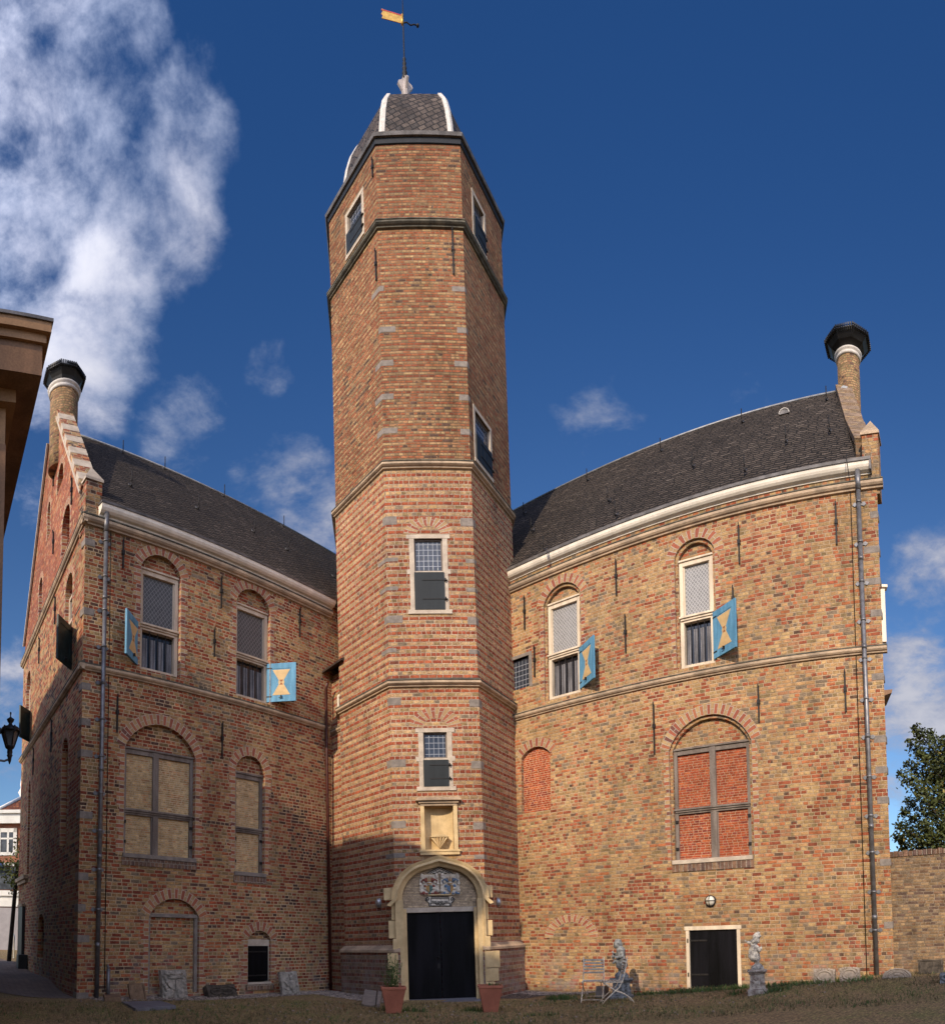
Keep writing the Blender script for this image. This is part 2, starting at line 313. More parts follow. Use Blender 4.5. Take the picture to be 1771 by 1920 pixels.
M['glass_diamond_lit'] = glass_mat('leaded_diamond_glass_pale', 'diamond', (.22, .21, .205), (.45, .43, .41), .085, .09, .4)
M['glass_square'] = glass_mat('leaded_square_glass', 'square', (.035, .042, .058), (.30, .31, .34), .12, .05, .12)
M['glass_dark'] = plain('dark_glass', (.012, .013, .016), .08, .2, 3.0, 0.0, spec=.6)
M['curtain'] = plain('net_curtain', (.20, .19, .20), .9, .3, 12.0, .01, streak=True)
M['terracotta'] = plain('terracotta', (.36, .12, .07), .8, .15, 4.0, .003)
M['soil'] = plain('soil', (.04, .028, .02), .95, .3, 20.0, .02)
M['relief_stone'] = plain('relief_stone', (.36, .32, .27), .9, .35, 9.0, .012, col2=(.17, .15, .125))
M['relief_pale'] = plain('relief_pale_stone', (.34, .28, .225), .9, .25, 9.0, .01, col2=(.24, .195, .16))
M['relief_dark'] = plain('relief_dark_stone', (.085, .068, .052), .95, .4, 9.0, .012)
M['tan_slab'] = plain('tan_slab', (.22, .14, .085), .9, .25, 6.0, .006)
M['slab_blue'] = plain('bluestone', (.15, .145, .165), .75, .15, 5.0, .003)
M['statue'] = plain('weathered_statue', (.24, .245, .245), .85, .45, 14.0, .004, col2=(.075, .075, .073))
M['statue_pale'] = plain('pale_statue', (.40, .375, .34), .85, .45, 13.0, .004, col2=(.10, .095, .105))
M['pedestal_pale'] = plain('pale_pedestal', (.46, .40, .33), .9, .35, 9.0, .010, col2=(.20, .14, .11))
M['chair_wood'] = plain('grey_slat_wood', (.56, .49, .39), .8, .25, 8.0, .003)
M['chair_metal'] = plain('chair_enamel', (.78, .69, .55), .55, .2, 15.0, .001, col2=(.58, .44, .30))
M['silver'] = plain('brushed_silver', (.42, .42, .43), .3, .15, 10.0, 0.0, metal=.7)
M['lamp_glass'] = plain('frosted_lamp_glass', (.62, .58, .50), .3, .1, 6.0, 0.0)
M['engraved'] = plain('engraved_black', (.012, .011, .012), .7, .1, 6.0, 0.0)
M['c_red'] = plain('heraldic_red', (.28, .085, .06), .8, .2, 12.0, .004)
M['c_blue'] = plain('heraldic_blue', (.13, .20, .29), .8, .2, 12.0, .004)
M['c_gold'] = plain('heraldic_gold', (.42, .24, .085), .7, .2, 12.0, .004)
M['c_green'] = plain('heraldic_green', (.10, .17, .15), .8, .2, 12.0, .004)
M['c_cream'] = plain('heraldic_cream', (.72, .63, .51), .85, .2, 12.0, .006)
M['tympanum'] = brick_mat('thin_tympanum_brick', .040, .3, [(0, (.52, .41, .29)), (.3, (.57, .45, .31)), (.7, (.47, .37, .265))], mortar=(.30, .24, .185), mw=.004, bd=.006, stain=.3, wob=.003, base_stain=False)
M['white_brick'] = brick_mat('white_painted_brick', .07, .22, [(0, (.50, .47, .42)), (.5, (.45, .42, .37))], mortar=(.30, .28, .25), mw=.007, stain=.3)
M['far_brick'] = brick_mat('far_red_brick', .08, .22, [(0, (.36, .12, .07)), (.5, (.30, .10, .06)), (.8, (.4, .15, .08))], mortar=(.4, .28, .2), mw=.006)
M['far_white'] = plain('far_white_paint', (.80, .77, .70), .6, .08, 2.0, 0)
M['shop_grey'] = plain('shop_grey', (.36, .33, .33), .6, .1, 2.0, 0)
M['awning_blue'] = plain('awning_blue', (.02, .05, .16), .7, .1, 2.0, 0)
M['far_glass'] = plain('far_glass', (.10, .11, .12), .15, .4, 1.5, 0)
M['leaf'] = plain('dark_leaf', (.075, .088, .024), .6, .45, 1.2, 0, col2=(.030, .040, .013), fine=3.0)
M['leaf_yellow'] = plain('yellow_leaf', (.22, .17, .04), .6, .3, 3.0, 0)
M['leaf_lime'] = plain('lime_leaf', (.24, .26, .05), .6, .3, 3.0, 0)
M['dead_leaf'] = plain('dead_leaf', (.16, .075, .03), .8, .4, 3.0, 0)
M['grass'] = plain('grass_blade', (.085, .13, .03), .7, .4, 3.0, 0, col2=(.04, .065, .018))
M['straw'] = plain('dry_blade', (.20, .155, .07), .8, .4, 3.0, 0)
M['bark'] = plain('bark', (.05, .037, .028), .95, .4, 12.0, .02)
def ground_mat():
    m, t, b = new_mat('dry_lawn')
    P = t.node('ShaderNodeTexCoord').outputs['Object']
    x, y, z = t.sep(P)
    n1 = t.noise(P, .9, 5, .6); n2 = t.noise(P, 9.0, 4, .65); n3 = t.noise(t.xyz(t.m('MULTIPLY', x, .55), y, z), 34.0, 4, .75)
    c = t.ramp(t.m('ADD', t.m('MULTIPLY', n1, .55), t.m('MULTIPLY', n2, .45)), [(.32, (.21, .135, .065)), (.47, (.30, .20, .10)), (.56, (.26, .20, .08)), (.68, (.19, .185, .055))])
    c = t.mix(t.mr(n3, .35, .7), t.mix(1.0, c, (.30, .29, .27), 'MULTIPLY'), t.mix(1.0, c, (1.65, 1.6, 1.45), 'MULTIPLY'))
    t.put(b.inputs['Base Color'], c); b.inputs['Roughness'].default_value = .95
    bump(t, b, t.m('ADD', n3, n2), .03, 1.0)
    return m
M['ground'] = ground_mat()
def speck_mat(name, cols, scale, dist):
    m, t, b = new_mat(name)
    P = t.node('ShaderNodeTexCoord').outputs['Object']
    v = t.node('ShaderNodeTexVoronoi'); v.inputs['Scale'].default_value = scale; t.put(v.inputs['Vector'], P)
    c = t.ramp(t.sep(v.outputs['Color'])[0], cols, 'CONSTANT')
    c = t.mix(t.mr(v.outputs['Distance'], .25, .6), c, (.03, .025, .022))
    t.put(b.inputs['Base Color'], c); b.inputs['Roughness'].default_value = .85
    bump(t, b, t.m('SUBTRACT', 1.0, v.outputs['Distance']), dist, 1.0)
    return m
M['gravel'] = speck_mat('pebbles', [(0, (.16, .12, .10)), (.25, (.28, .22, .18)), (.45, (.42, .35, .29)), (.6, (.20, .13, .10)), (.8, (.10, .085, .075)), (.92, (.5, .44, .38))], 26.0, .03)
M['pebble'] = plain('pebble_stone', (.34, .27, .22), .8, .5, 7.0, .003, col2=(.10, .08, .07), fine=15)
def pave_mat():
    m = brick_mat('paving_brick', .09, .2, [(0, (.17, .12, .095)), (.4, (.22, .15, .115)), (.75, (.14, .105, .09))], mortar=(.07, .055, .045), mw=.006, bd=.01, wob=.01, base_stain=False)
    # lie the pattern flat: u = x, v = y
    t = m.node_tree
    for n in list(t.nodes):
        pass
    return m
def flat_pave(name, pal, mortar):
    m, t, b = new_mat(name)
    P = t.node('ShaderNodeTexCoord').outputs['Object']
    n = t.node('ShaderNodeTexBrick'); t.put(n.inputs['Vector'], P); n.inputs['Scale'].default_value = 1.0
    n.inputs['Brick Width'].default_value = .21; n.inputs['Row Height'].default_value = .105; n.inputs['Mortar Size'].default_value = .008
    n.inputs['Color1'].default_value = (*pal[0], 1); n.inputs['Color2'].default_value = (*pal[1], 1); n.inputs['Mortar'].default_value = (*mortar, 1)
    big = t.noise(P, .8, 4); fine = t.noise(P, 40.0, 3)
    c = t.mix(t.mr(big, .35, .65, 0, .6), n.outputs[0], t.mix(1.0, n.outputs[0], (.6, .56, .5), 'MULTIPLY'))
    t.put(b.inputs['Base Color'], c); b.inputs['Roughness'].default_value = .85
    bump(t, b, t.m('ADD', t.m('SUBTRACT', 1.0, n.outputs['Fac']), t.m('MULTIPLY', fine, .4)), .008, .9)
    return m
M['paving'] = flat_pave('street_clinker', ((.16, .115, .095), (.22, .155, .125)), (.07, .055, .045))

# ------------------------------------------------------------------ mesh helper
WM = {}                                  # world matrix of every object that can be a parent
class MB:
    def __init__(s): s.v = []; s.f = []; s.mi = []; s.uv = {}; s.sm = []
    def face(s, pts, mi=0, uv=None, smooth=False):
        i = len(s.v); s.v += [tuple(p) for p in pts]; s.f.append(tuple(range(i, i+len(pts)))); s.mi.append(mi); s.sm.append(smooth)
        if uv: s.uv[len(s.f)-1] = uv
    def box(s, x0, x1, y0, y1, z0, z1, mi=0):
        x0, x1 = min(x0, x1), max(x0, x1); y0, y1 = min(y0, y1), max(y0, y1); z0, z1 = min(z0, z1), max(z0, z1)
        p = [(x0, y0, z0), (x1, y0, z0), (x1, y1, z0), (x0, y1, z0), (x0, y0, z1), (x1, y0, z1), (x1, y1, z1), (x0, y1, z1)]
        i = len(s.v); s.v += p
        for q in ((0, 3, 2, 1), (4, 5, 6, 7), (0, 1, 5, 4), (1, 2, 6, 5), (2, 3, 7, 6), (3, 0, 4, 7)):
            s.f.append(tuple(i+k for k in q)); s.mi.append(mi); s.sm.append(False)
    def obox(s, c, ax, ay, az, hx, hy, hz, mi=0):
        """oriented box: centre, three unit axes, half sizes"""
        c, ax, ay, az = Vector(c), Vector(ax), Vector(ay), Vector(az); i = len(s.v)
        for sz in (-1, 1):
            for sx, sy in ((-1, -1), (1, -1), (1, 1), (-1, 1)): s.v.append(tuple(c+ax*hx*sx+ay*hy*sy+az*hz*sz))
        for q in ((0, 3, 2, 1), (4, 5, 6, 7), (0, 1, 5, 4), (1, 2, 6, 5), (2, 3, 7, 6), (3, 0, 4, 7)):
            s.f.append(tuple(i+k for k in q)); s.mi.append(mi); s.sm.append(False)
    def prism(s, poly, y0, y1, mi=0, axis='y'):
        """polygon in (x,z) extruded along y (or (y,z) along x, (x,y) along z)"""
        def P(a, b, d): return (a, d, b) if axis == 'y' else ((d, a, b) if axis == 'x' else (a, b, d))
        n = len(poly); i = len(s.v)
        s.v += [P(a, b, y0) for a, b in poly]+[P(a, b, y1) for a, b in poly]
        tri = tessellate_polygon([[Vector((a, b, 0)) for a, b in poly]])
        for q in tri:
            s.f.append(tuple(i+k for k in q)); s.f.append(tuple(i+n+k for k in reversed(q))); s.mi += [mi, mi]; s.sm += [False, False]
        for k in range(n):
            s.f.append((i+k, i+(k+1) % n, i+n+(k+1) % n, i+n+k)); s.mi.append(mi); s.sm.append(False)
    def ring(s, outer, inner, y0, y1, mi=0):
        """flat ring between two outlines with the same count (x,z), extruded y0..y1"""
        n = len(outer)
        for k in range(n):
            a, b = k, (k+1) % n
            (ax, az), (bx, bz), (cx, cz), (dx_, dz_) = outer[a], outer[b], inner[b], inner[a]
            s.face([(ax, y0, az), (bx, y0, bz), (cx, y0, cz), (dx_, y0, dz_)], mi)
            s.face([(dx_, y0, dz_), (cx, y0, cz), (cx, y1, cz), (dx_, y1, dz_)], mi)
            s.face([(bx, y0, bz), (ax, y0, az), (ax, y1, az), (bx, y1, bz)], mi)
    def tube(s, path, r, n=8, mi=0, caps=True):
        path = [Vector(p) for p in path]; rs = r if isinstance(r, (list, tuple)) else [r]*len(path)
        rings = []
        for k, p in enumerate(path):
            d = (path[min(k+1, len(path)-1)]-path[max(k-1, 0)]).normalized()
            a = d.cross(Vector((0, 0, 1)));
            if a.length < .05: a = d.cross(Vector((0, 1, 0)))
            a.normalize(); b = d.cross(a)
            i = len(s.v); rings.append(i)
            for q in range(n):
                an = 2*math.pi*q/n; s.v.append(tuple(p+(a*math.cos(an)+b*math.sin(an))*rs[k]))
        for k in range(len(path)-1):
            for q in range(n):
                s.f.append((rings[k]+q, rings[k]+(q+1) % n, rings[k+1]+(q+1) % n, rings[k+1]+q)); s.mi.append(mi); s.sm.append(True)
        if caps:
            s.f.append(tuple(rings[0]+q for q in reversed(range(n)))); s.f.append(tuple(rings[-1]+q for q in range(n))); s.mi += [mi, mi]; s.sm += [False, False]
    def lathe(s, prof, n=16, c=(0, 0, 0), mi=0, smooth=True, ph=0.0, cap=True):
        c = Vector(c); rings = []
        for r, z in prof:
            rings.append(len(s.v))
            for q in range(n):
                a = 2*math.pi*q/n+ph; s.v.append((c.x+r*math.cos(a), c.y+r*math.sin(a), c.z+z))
        for k in range(len(prof)-1):
            for q in range(n):
                s.f.append((rings[k]+q, rings[k]+(q+1) % n, rings[k+1]+(q+1) % n, rings[k+1]+q)); s.mi.append(mi); s.sm.append(smooth)
        if cap:
            s.f.append(tuple(rings[0]+q for q in reversed(range(n)))); s.f.append(tuple(rings[-1]+q for q in range(n))); s.mi += [mi, mi]; s.sm += [False, False]
    def ball(s, c, r, n=10, mi=0, sc=(1, 1, 1)):
        c = Vector(c); rings = []; m_ = n//2+1
        for k in range(m_+1):
            th = math.pi*k/m_; rings.append(len(s.v))
            for q in range(n):
                a = 2*math.pi*q/n
                s.v.append((c.x+r*sc[0]*math.sin(th)*math.cos(a), c.y+r*sc[1]*math.sin(th)*math.sin(a), c.z-r*sc[2]*math.cos(th)))
        for k in range(m_):
            for q in range(n):
                s.f.append((rings[k]+q, rings[k]+(q+1) % n, rings[k+1]+(q+1) % n, rings[k+1]+q)); s.mi.append(mi); s.sm.append(True)
    def extrude_profile(s, prof, a, b, mi=0):
        """profile in (y,z) swept along x from a to b"""
        s.prism(prof, a, b, mi, axis='x')
    def build(s, name, mats, parent=None, frame=None, bevel=0, fix=True):
        me = bpy.data.meshes.new(name); me.from_pydata(s.v, [], s.f)
        for m in (mats if isinstance(mats, (list, tuple)) else [mats]): me.materials.append(M[m] if isinstance(m, str) else m)
        for k, p in enumerate(me.polygons): p.material_index = s.mi[k]; p.use_smooth = s.sm[k]
        if s.uv:
            ul = me.uv_layers.new(name='UVMap')
            for k, p in enumerate(me.polygons):
                if k in s.uv:
                    for j, li in enumerate(p.loop_indices): ul.data[li].uv = s.uv[k][j]
        if fix:
            bm = bmesh.new(); bm.from_mesh(me); bmesh.ops.remove_doubles(bm, verts=bm.verts, dist=1e-5)
            bmesh.ops.recalc_face_normals(bm, faces=bm.faces); bm.to_mesh(me); bm.free()
        o = bpy.data.objects.new(name, me); COL.objects.link(o)
        place(o, parent, frame)
        if bevel:
            bv = o.modifiers.new('bevel', 'BEVEL'); bv.width = bevel; bv.segments = 2; bv.limit_method = 'ANGLE'; bv.angle_limit = R(35)
        return o
def place(o, parent=None, frame=None):
    Wd = frame if frame is not None else (WM[parent.name] if parent else Matrix.Identity(4))
    if parent:
        o.parent = parent; o.matrix_basis = WM[parent.name].inverted() @ Wd
    else: o.matrix_basis = Wd
    WM[o.name] = Wd.copy()
def tag(o, label=None, cat=None, group=None, kind=None):
    if label: o['label'] = label
    if cat: o['category'] = cat
    if group: o['group'] = group
    if kind: o['kind'] = kind
    return o
def thing(name, label, cat, frame, group=None):
    o = bpy.data.objects.new(name, None); o.empty_display_size = .3; COL.objects.link(o); place(o, None, frame)
    return tag(o, label, cat, group)
def frame_at(p, xdir, z_lean=None):
    """frame with origin p, local X along xdir (horizontal), Y = into the wall, Z up"""
    x = Vector((xdir[0], xdir[1], 0)).normalized(); z = Vector((0, 0, 1)); y = z.cross(x)
    m = Matrix.Identity(4)
    for i in range(3): m[i][0] = x[i]; m[i][1] = y[i]; m[i][2] = z[i]; m[i][3] = p[i]
    return m
def pick(fr, x, y, depth=0.0):
    """photograph pixel -> (local x, local z) on the plane local y = depth of a frame"""
    inv = fr.inverted(); o = inv @ EYEP; d = inv.to_3x3() @ ray(x, y)
    k = (depth-o.y)/d.y; q = o+d*k
    return q.x, q.z

# ------------------------------------------------------------------ the ground
HP = [(-8.4, 12.3, .13, 1), (-11.5, 15.1, .38, 1), (-14.7, 17.9, .57, 1), (-18.5, 21.5, .6, 1.5), (-5, 17, .05, 1), (-4.1, 18.4, .03, 1), (-2.9, 17.3, .03, 1), (-1, 16.2, 0, 1), (.6, 16.4, 0, 1), (1.7, 17.5, .04, 1),
      (3.5, 15.9, .12, 1), (5.5, 14.0, .28, 1), (7.2, 12.5, .42, 1), (8.5, 11.4, .54, 1), (10.5, 9.6, .72, 1.2), (0, 13, -.02, 1), (-4, 13, .03, 1), (4, 12, .1, 1), (6, 10, .25, 1), (-6, 9, .1, 1), (-8, 8, .2, 1.2),
      (0, 0, 0, 3), (0, 8, 0, 1.5), (4, 8, .1, 1.5), (-4, 6, .05, 1.5), (-20, 25, .62, 2), (-30, 30, .65, 4), (-26, 34, .65, 4), (12, 14, .8, 2), (14, 6, .8, 2)]
def gz(x, y):
    sw = sh = 0.0
    for px, py, h, rr in HP:
        d2 = (x-px)**2+(y-py)**2; wgt = 1.0/(d2+.25)**1.7
        sw += wgt; sh += wgt*h
    return sh/sw
def gpick(x, y):
    d = ray(x, y); k = 5.0
    for _ in range(60):
        p = EYEP+d*k; e = p.z-gz(p.x, p.y)
        k += e/max(.03, -d.z)*.6
    p = EYEP+d*k
    return Vector((p.x, p.y, gz(p.x, p.y)))
def ground_sheet():
    mb = MB(); xs = [-900, -300, -120, -70, -50]+[-40+.8*i for i in range(88)]+[31, 45, 90, 300, 900]; ys = [-900, -300, -100, -40]+[-20+1.6*i for i in range(17)]+[7.2+.5*i for i in range(60)]+[38, 44, 60, 120, 300, 900]
    idx = {}
    for j, y in enumerate(ys):
        for i, x in enumerate(xs):
            idx[i, j] = len(mb.v); n = .012*mnoise.noise(Vector((x*1.3, y*1.3, 0)))
            mb.v.append((x, y, gz(x, y)+n))
    for j in range(len(ys)-1):
        for i in range(len(xs)-1):
            mb.f.append((idx[i, j], idx[i+1, j], idx[i+1, j+1], idx[i, j+1])); mb.mi.append(0); mb.sm.append(True)
    return tag(mb.build('ground', 'ground', fix=False), kind='structure')
ground_sheet()
def drape(name, poly, mat, dz, step=.35, kind='structure'):
    """a sheet following the ground inside a convex outline"""
    bm = bmesh.new()
    vs = [bm.verts.new((x, y, 0)) for x, y in poly]; f = bm.faces.new(vs)
    x0, x1 = min(p[0] for p in poly), max(p[0] for p in poly); y0, y1 = min(p[1] for p in poly), max(p[1] for p in poly)
    n = int((x1-x0)/step)
    for i in range(1, n+1):
        bmesh.ops.bisect_plane(bm, geom=bm.verts[:]+bm.edges[:]+bm.faces[:], plane_co=(x0+(x1-x0)*i/(n+1), 0, 0), plane_no=(1, 0, 0))
    n = int((y1-y0)/step)
    for i in range(1, n+1):
        bmesh.ops.bisect_plane(bm, geom=bm.verts[:]+bm.edges[:]+bm.faces[:], plane_co=(0, y0+(y1-y0)*i/(n+1), 0), plane_no=(0, 1, 0))
    for v in bm.verts: v.co.z = gz(v.co.x, v.co.y)+dz+.012*mnoise.noise(Vector((v.co.x*1.3, v.co.y*1.3, 0)))
    me = bpy.data.meshes.new(name); bm.to_mesh(me); bm.free(); me.materials.append(M[mat])
    for p in me.polygons:
        p.use_smooth = True
        if p.normal.z < 0: p.flip()
    o = bpy.data.objects.new(name, me); COL.objects.link(o); WM[o.name] = Matrix.Identity(4)
    return tag(o, kind=kind)

# ------------------------------------------------------------------ frames of the three wall planes
def plane_frame(ang_deg, dist, px, py):
    n = Vector((math.cos(R(ang_deg)), math.sin(R(ang_deg)), 0)); d = ray(px, py); k = dist/(d.x*n.x+d.y*n.y)
    p = EYEP+d*k; p.z = 0
    ud = Vector((n.y, -n.x, 0))            # to the right as seen from the camera
    return frame_at(p, ud)
FL = plane_frame(146.9, 13.64, 143.4, 1868)          # left wing: x = 0 at its outer corner
FR = plane_frame(47.549, 14.40, 1676, 1826)        # right wing: x = 0 at its outer corner, wall runs to negative x
aT, PHI, LEAN = -0.0482, 0.1044, -0.0227
FT = frame_at(Vector((16.5*math.sin(aT), 16.5*math.cos(aT), 0)), (math.cos(PHI), math.sin(PHI))) @ Matrix.Rotation(LEAN, 4, 'Y')

# ------------------------------------------------------------------ builders for walls, windows and trims
def project(P):
    d = Vector(P)-EYEP; X, Y, Z = d.dot(_x), d.dot(_f), d.dot(_u)
    return CX+F*math.atan2(X, Y), HY-F*Z/math.hypot(X, Y)
def arc_pts(x0, x1, zs, zc, n=12):
    wd, r = x1-x0, zc-zs
    if r < .02: return []
    if r > wd*.42:                                   # nearly semicircular: ellipse
        return [((x0+x1)/2+wd/2*math.cos(math.pi*k/n), zs+r*math.sin(math.pi*k/n)) for k in range(1, n)]
    RR = (wd*wd/4+r*r)/(2*r); h = math.asin(min(1, wd/2/RR))
    return [((x0+x1)/2+RR*math.sin(h-2*h*k/n), zc-RR+RR*math.cos(h-2*h*k/n)) for k in range(1, n)]
class Op:
    """an opening in a wall frame, measured on the photograph: bottom-left, top-right (head of the frame) and crown of the arch"""
    def __init__(s, fr, bl, tr, crown=None):
        s.fr = fr; s.x0, s.z0 = pick(fr, *bl); s.x1, s.zs = pick(fr, *tr)
        s.zc = pick(fr, *crown)[1] if crown else s.zs
        s.w = s.x1-s.x0
    def outline(s, e=0.0, n=12):
        a = [(s.x0+e, s.z0+(0 if e == 0 else e*.0)), (s.x1-e, s.z0), (s.x1-e, s.zs)]
        return a+arc_pts(s.x0+e, s.x1-e, s.zs, s.zc-e, n)+[(s.x0+e, s.zs)]
def wall_with_holes(mb, outline, ops, depth=.16, mi=0, back=True):
    polys = [[Vector((x, z, 0)) for x, z in outline]]+[[Vector((x, z, 0)) for x, z in reversed(o.outline())] for o in ops]
    flat = [p for pl in polys for p in pl]
    for q in tessellate_polygon(polys): mb.face([(flat[k].x, 0, flat[k].y) for k in q], mi)
    for o in ops:
        ol = o.outline(); n = len(ol)
        for k in range(n):
            (ax, az), (bx, bz) = ol[k], ol[(k+1) % n]
            mb.face([(ax, 0, az), (bx, 0, bz), (bx, depth+.2, bz), (ax, depth+.2, az)], mi)
        if back:
            mb.face([(o.x0-.05, depth+.2, o.z0-.05), (o.x1+.05, depth+.2, o.z0-.05), (o.x1+.05, depth+.2, o.zc+.05), (o.x0-.05, depth+.2, o.zc+.05)], mi)
def surround(name, o, parent, t=.24, jambs=True, depth=.10, jt=.20, proud=.005, start=None):
    """arch of bricks on edge and the banded jambs, a shell just proud of the wall"""
    mb = MB(); arc = [(o.x1, o.zs)]+arc_pts(o.x0, o.x1, o.zs, o.zc, 16)+[(o.x0, o.zs)]
    cx = (o.x0+o.x1)/2; wd, r = o.w, o.zc-o.zs
    cz = o.zc-(wd*wd/4+r*r)/(2*max(r, .02)) if r < wd*.42 else o.zs
    def outw(p, tt):
        d = Vector((p[0]-cx, p[1]-cz)).normalized(); return (p[0]+d.x*tt, p[1]+d.y*tt)
    L = 0
    for k in range(len(arc)-1):
        a, b = arc[k], arc[k+1]; A, B = outw(a, t), outw(b, t); d = math.hypot(b[0]-a[0], b[1]-a[1])*1.12
        mb.face([(a[0], -proud, a[1]), (b[0], -proud, b[1]), (B[0], -proud, B[1]), (A[0], -proud, A[1])], 0, [(L, 0), (L+d, 0), (L+d, t), (L, t)])
        mb.face([(a[0], depth, a[1]), (b[0], depth, b[1]), (b[0], -proud, b[1]), (a[0], -proud, a[1])], 0, [(L, -.1), (L+d, -.1), (L+d, 0), (L, 0)])
        mb.face([(A[0], -proud, A[1]), (B[0], -proud, B[1]), (B[0], .01, B[1]), (A[0], .01, A[1])], 0, [(L, t), (L+d, t), (L+d, t), (L, t)])
        L += d
    if jambs:
        z = o.z0+.05
        while z < o.zs-.02:
            z2 = min(z+.0925*2, o.zs); j = jt*(1 if int(z*7) % 2 else .62)
            for sx, sg in ((o.x0, -1), (o.x1, 1)):
                mb.face([(sx, -proud, z), (sx+sg*j, -proud, z), (sx+sg*j, -proud, z2), (sx, -proud, z2)], 0, [(z, 0), (z, j), (z2, j), (z2, 0)])
                mb.face([(sx-sg*.004, -proud, z), (sx-sg*.004, depth, z), (sx-sg*.004, depth, z2), (sx-sg*.004, -proud, z2)], 0, [(z, 0), (z, .1), (z2, .1), (z2, 0)])
                mb.face([(sx+sg*j, -proud, z), (sx+sg*j, .01, z), (sx+sg*j, .01, z2), (sx+sg*j, -proud, z2)], 0, [(z, j), (z, j), (z2, j), (z2, j)])
            z = z2
    return mb.build(name, 'voussoir', parent, o.fr, fix=False)
def arch_only(name, fr, cpx, r_in_px, r_out_px, parent, a0=0, a1=180, squash=1.0, proud=.006):
    """a relieving arch of bricks on edge set flush in a wall; centre and radii measured in the photograph"""
    cx, cz = pick(fr, *cpx); e = pick(fr, cpx[0]+r_in_px, cpx[1])[0]-cx; g = pick(fr, cpx[0]+r_out_px, cpx[1])[0]-cx
    mb = MB(); n = 16; L = 0
    for k in range(n):
        q0, q1 = R(a0+(a1-a0)*k/n), R(a0+(a1-a0)*(k+1)/n); d = abs(q1-q0)*(e+g)/2
        P = lambda rr, q: (cx+rr*math.cos(q), -proud, cz+rr*squash*math.sin(q))
        mb.face([P(e, q0), P(e, q1), P(g, q1), P(g, q0)], 0, [(L, 0), (L+d, 0), (L+d, g-e), (L, g-e)])
        for rr, vv in ((e, 0), (g, g-e)):
            A, B = P(rr, q0), P(rr, q1)
            mb.face([A, B, (B[0], .01, B[2]), (A[0], .01, A[2])], 0, [(L, vv), (L+d, vv), (L+d, vv), (L, vv)])
        L += d
    return mb.build(name, 'voussoir', parent, fr, fix=False)
def shutter(parent, fr, hinge, w, h, theta, side, mats=('blue_paint', 'ochre_paint', 'rust_paint', 'iron'), paint=True, lab=None, back=None):
    """a framed and panelled window shutter swung open; hinge = local (x, y, z) of its lower hinge corner"""
    d = Vector((side*math.cos(theta), -math.sin(theta), 0))
    lf = Matrix.Identity(4); X = d if side > 0 else -d; Z = Vector((0, 0, 1)); Y = Z.cross(X)
    for i in range(3): lf[i][0] = X[i]; lf[i][1] = Y[i]; lf[i][2] = Z[i]; lf[i][3] = hinge[i]
    s0, s1 = (0, w) if side > 0 else (-w, 0)
    mb = MB(); b = .12; th = .022
    mb.box(s0, s1, -th+.008, th-.002, 0, h)                                            # boards
    mb.box(s0, s0+b, -th, -th+.010, 0, h); mb.box(s1-b, s1, -th, -th+.010, 0, h)       # stiles
    mb.box(s0+b, s1-b, -th, -th+.010, 0, b*1.25); mb.box(s0+b, s1-b, -th, -th+.010, h-b*1.25, h)
    o_ = mb
    cx = (s0+s1)/2; pw = (w-2*b)/2*.86; z0, z1 = b*1.25+.03, h-b*1.25-.03; zm = (z0+z1)/2; y = -th+.004
    if paint:
        def pl(pts, mi, y): mb.prism(pts, y, y+.006, mi)
        rr = .085
        pl([(cx-pw, z1), (cx+pw, z1), (cx+.035, zm), (cx-.035, zm)], 1, y); pl([(cx-pw, z0), (cx+pw, z0), (cx+.036, zm), (cx-.036, zm)], 1, y-.0012)
        pl([(cx+rr*math.cos(a*math.pi/9), zm+rr*math.sin(a*math.pi/9)) for a in range(18)], 1, y-.0024)
        pl([(cx-rr*.62, zm+rr*.8), (cx+rr*.62, zm+rr*.8), (cx, zm)], 2, y-.0036); pl([(cx-rr*.62, zm-rr*.8), (cx+rr*.62, zm-rr*.8), (cx, zm)], 2, y-.0036)
    for zz in (h*.12, h*.86):
        mb.box(s0 if side > 0 else s1-.14, s0+.14 if side > 0 else s1, -th-.006, -th+.003, zz, zz+.03, 3)
    mb.box(cx-.015, cx+.015, -th-.05, -th+.004, .10, .16, 3); mb.box(cx-.06, cx+.02, -th-.05, -th-.035, .09, .11, 3)
    mb.box(s0, s1, th-.0015, th+.004, 0.001, h-.001, 4)
    o = mb.build('shutter', list(mats)+['blue_back'], parent, fr @ lf)
    if lab: tag(o, lab)
    return o
def solve_shutter(fr, hx, hy, z0, z1, target, side, wr=(.45, .85)):
    """width and opening angle that bring the free edge to the two measured pixels (top, bottom)"""
    best = None
    for i in range(0, 34):
        th = R(5+i*4.5)
        for j in range(9):
            w_ = wr[0]+(wr[1]-wr[0])*j/8
            e = 0
            for z, tp in ((z1, target[0]), (z0, target[1])):
                q = project(fr @ Vector((hx+side*w_*math.cos(th), hy-w_*math.sin(th), z))); e += (q[0]-tp[0])**2*2+(q[1]-tp[1])**2
            if best is None or e < best[0]: best = (e, w_, th)
    return best[1], best[2]
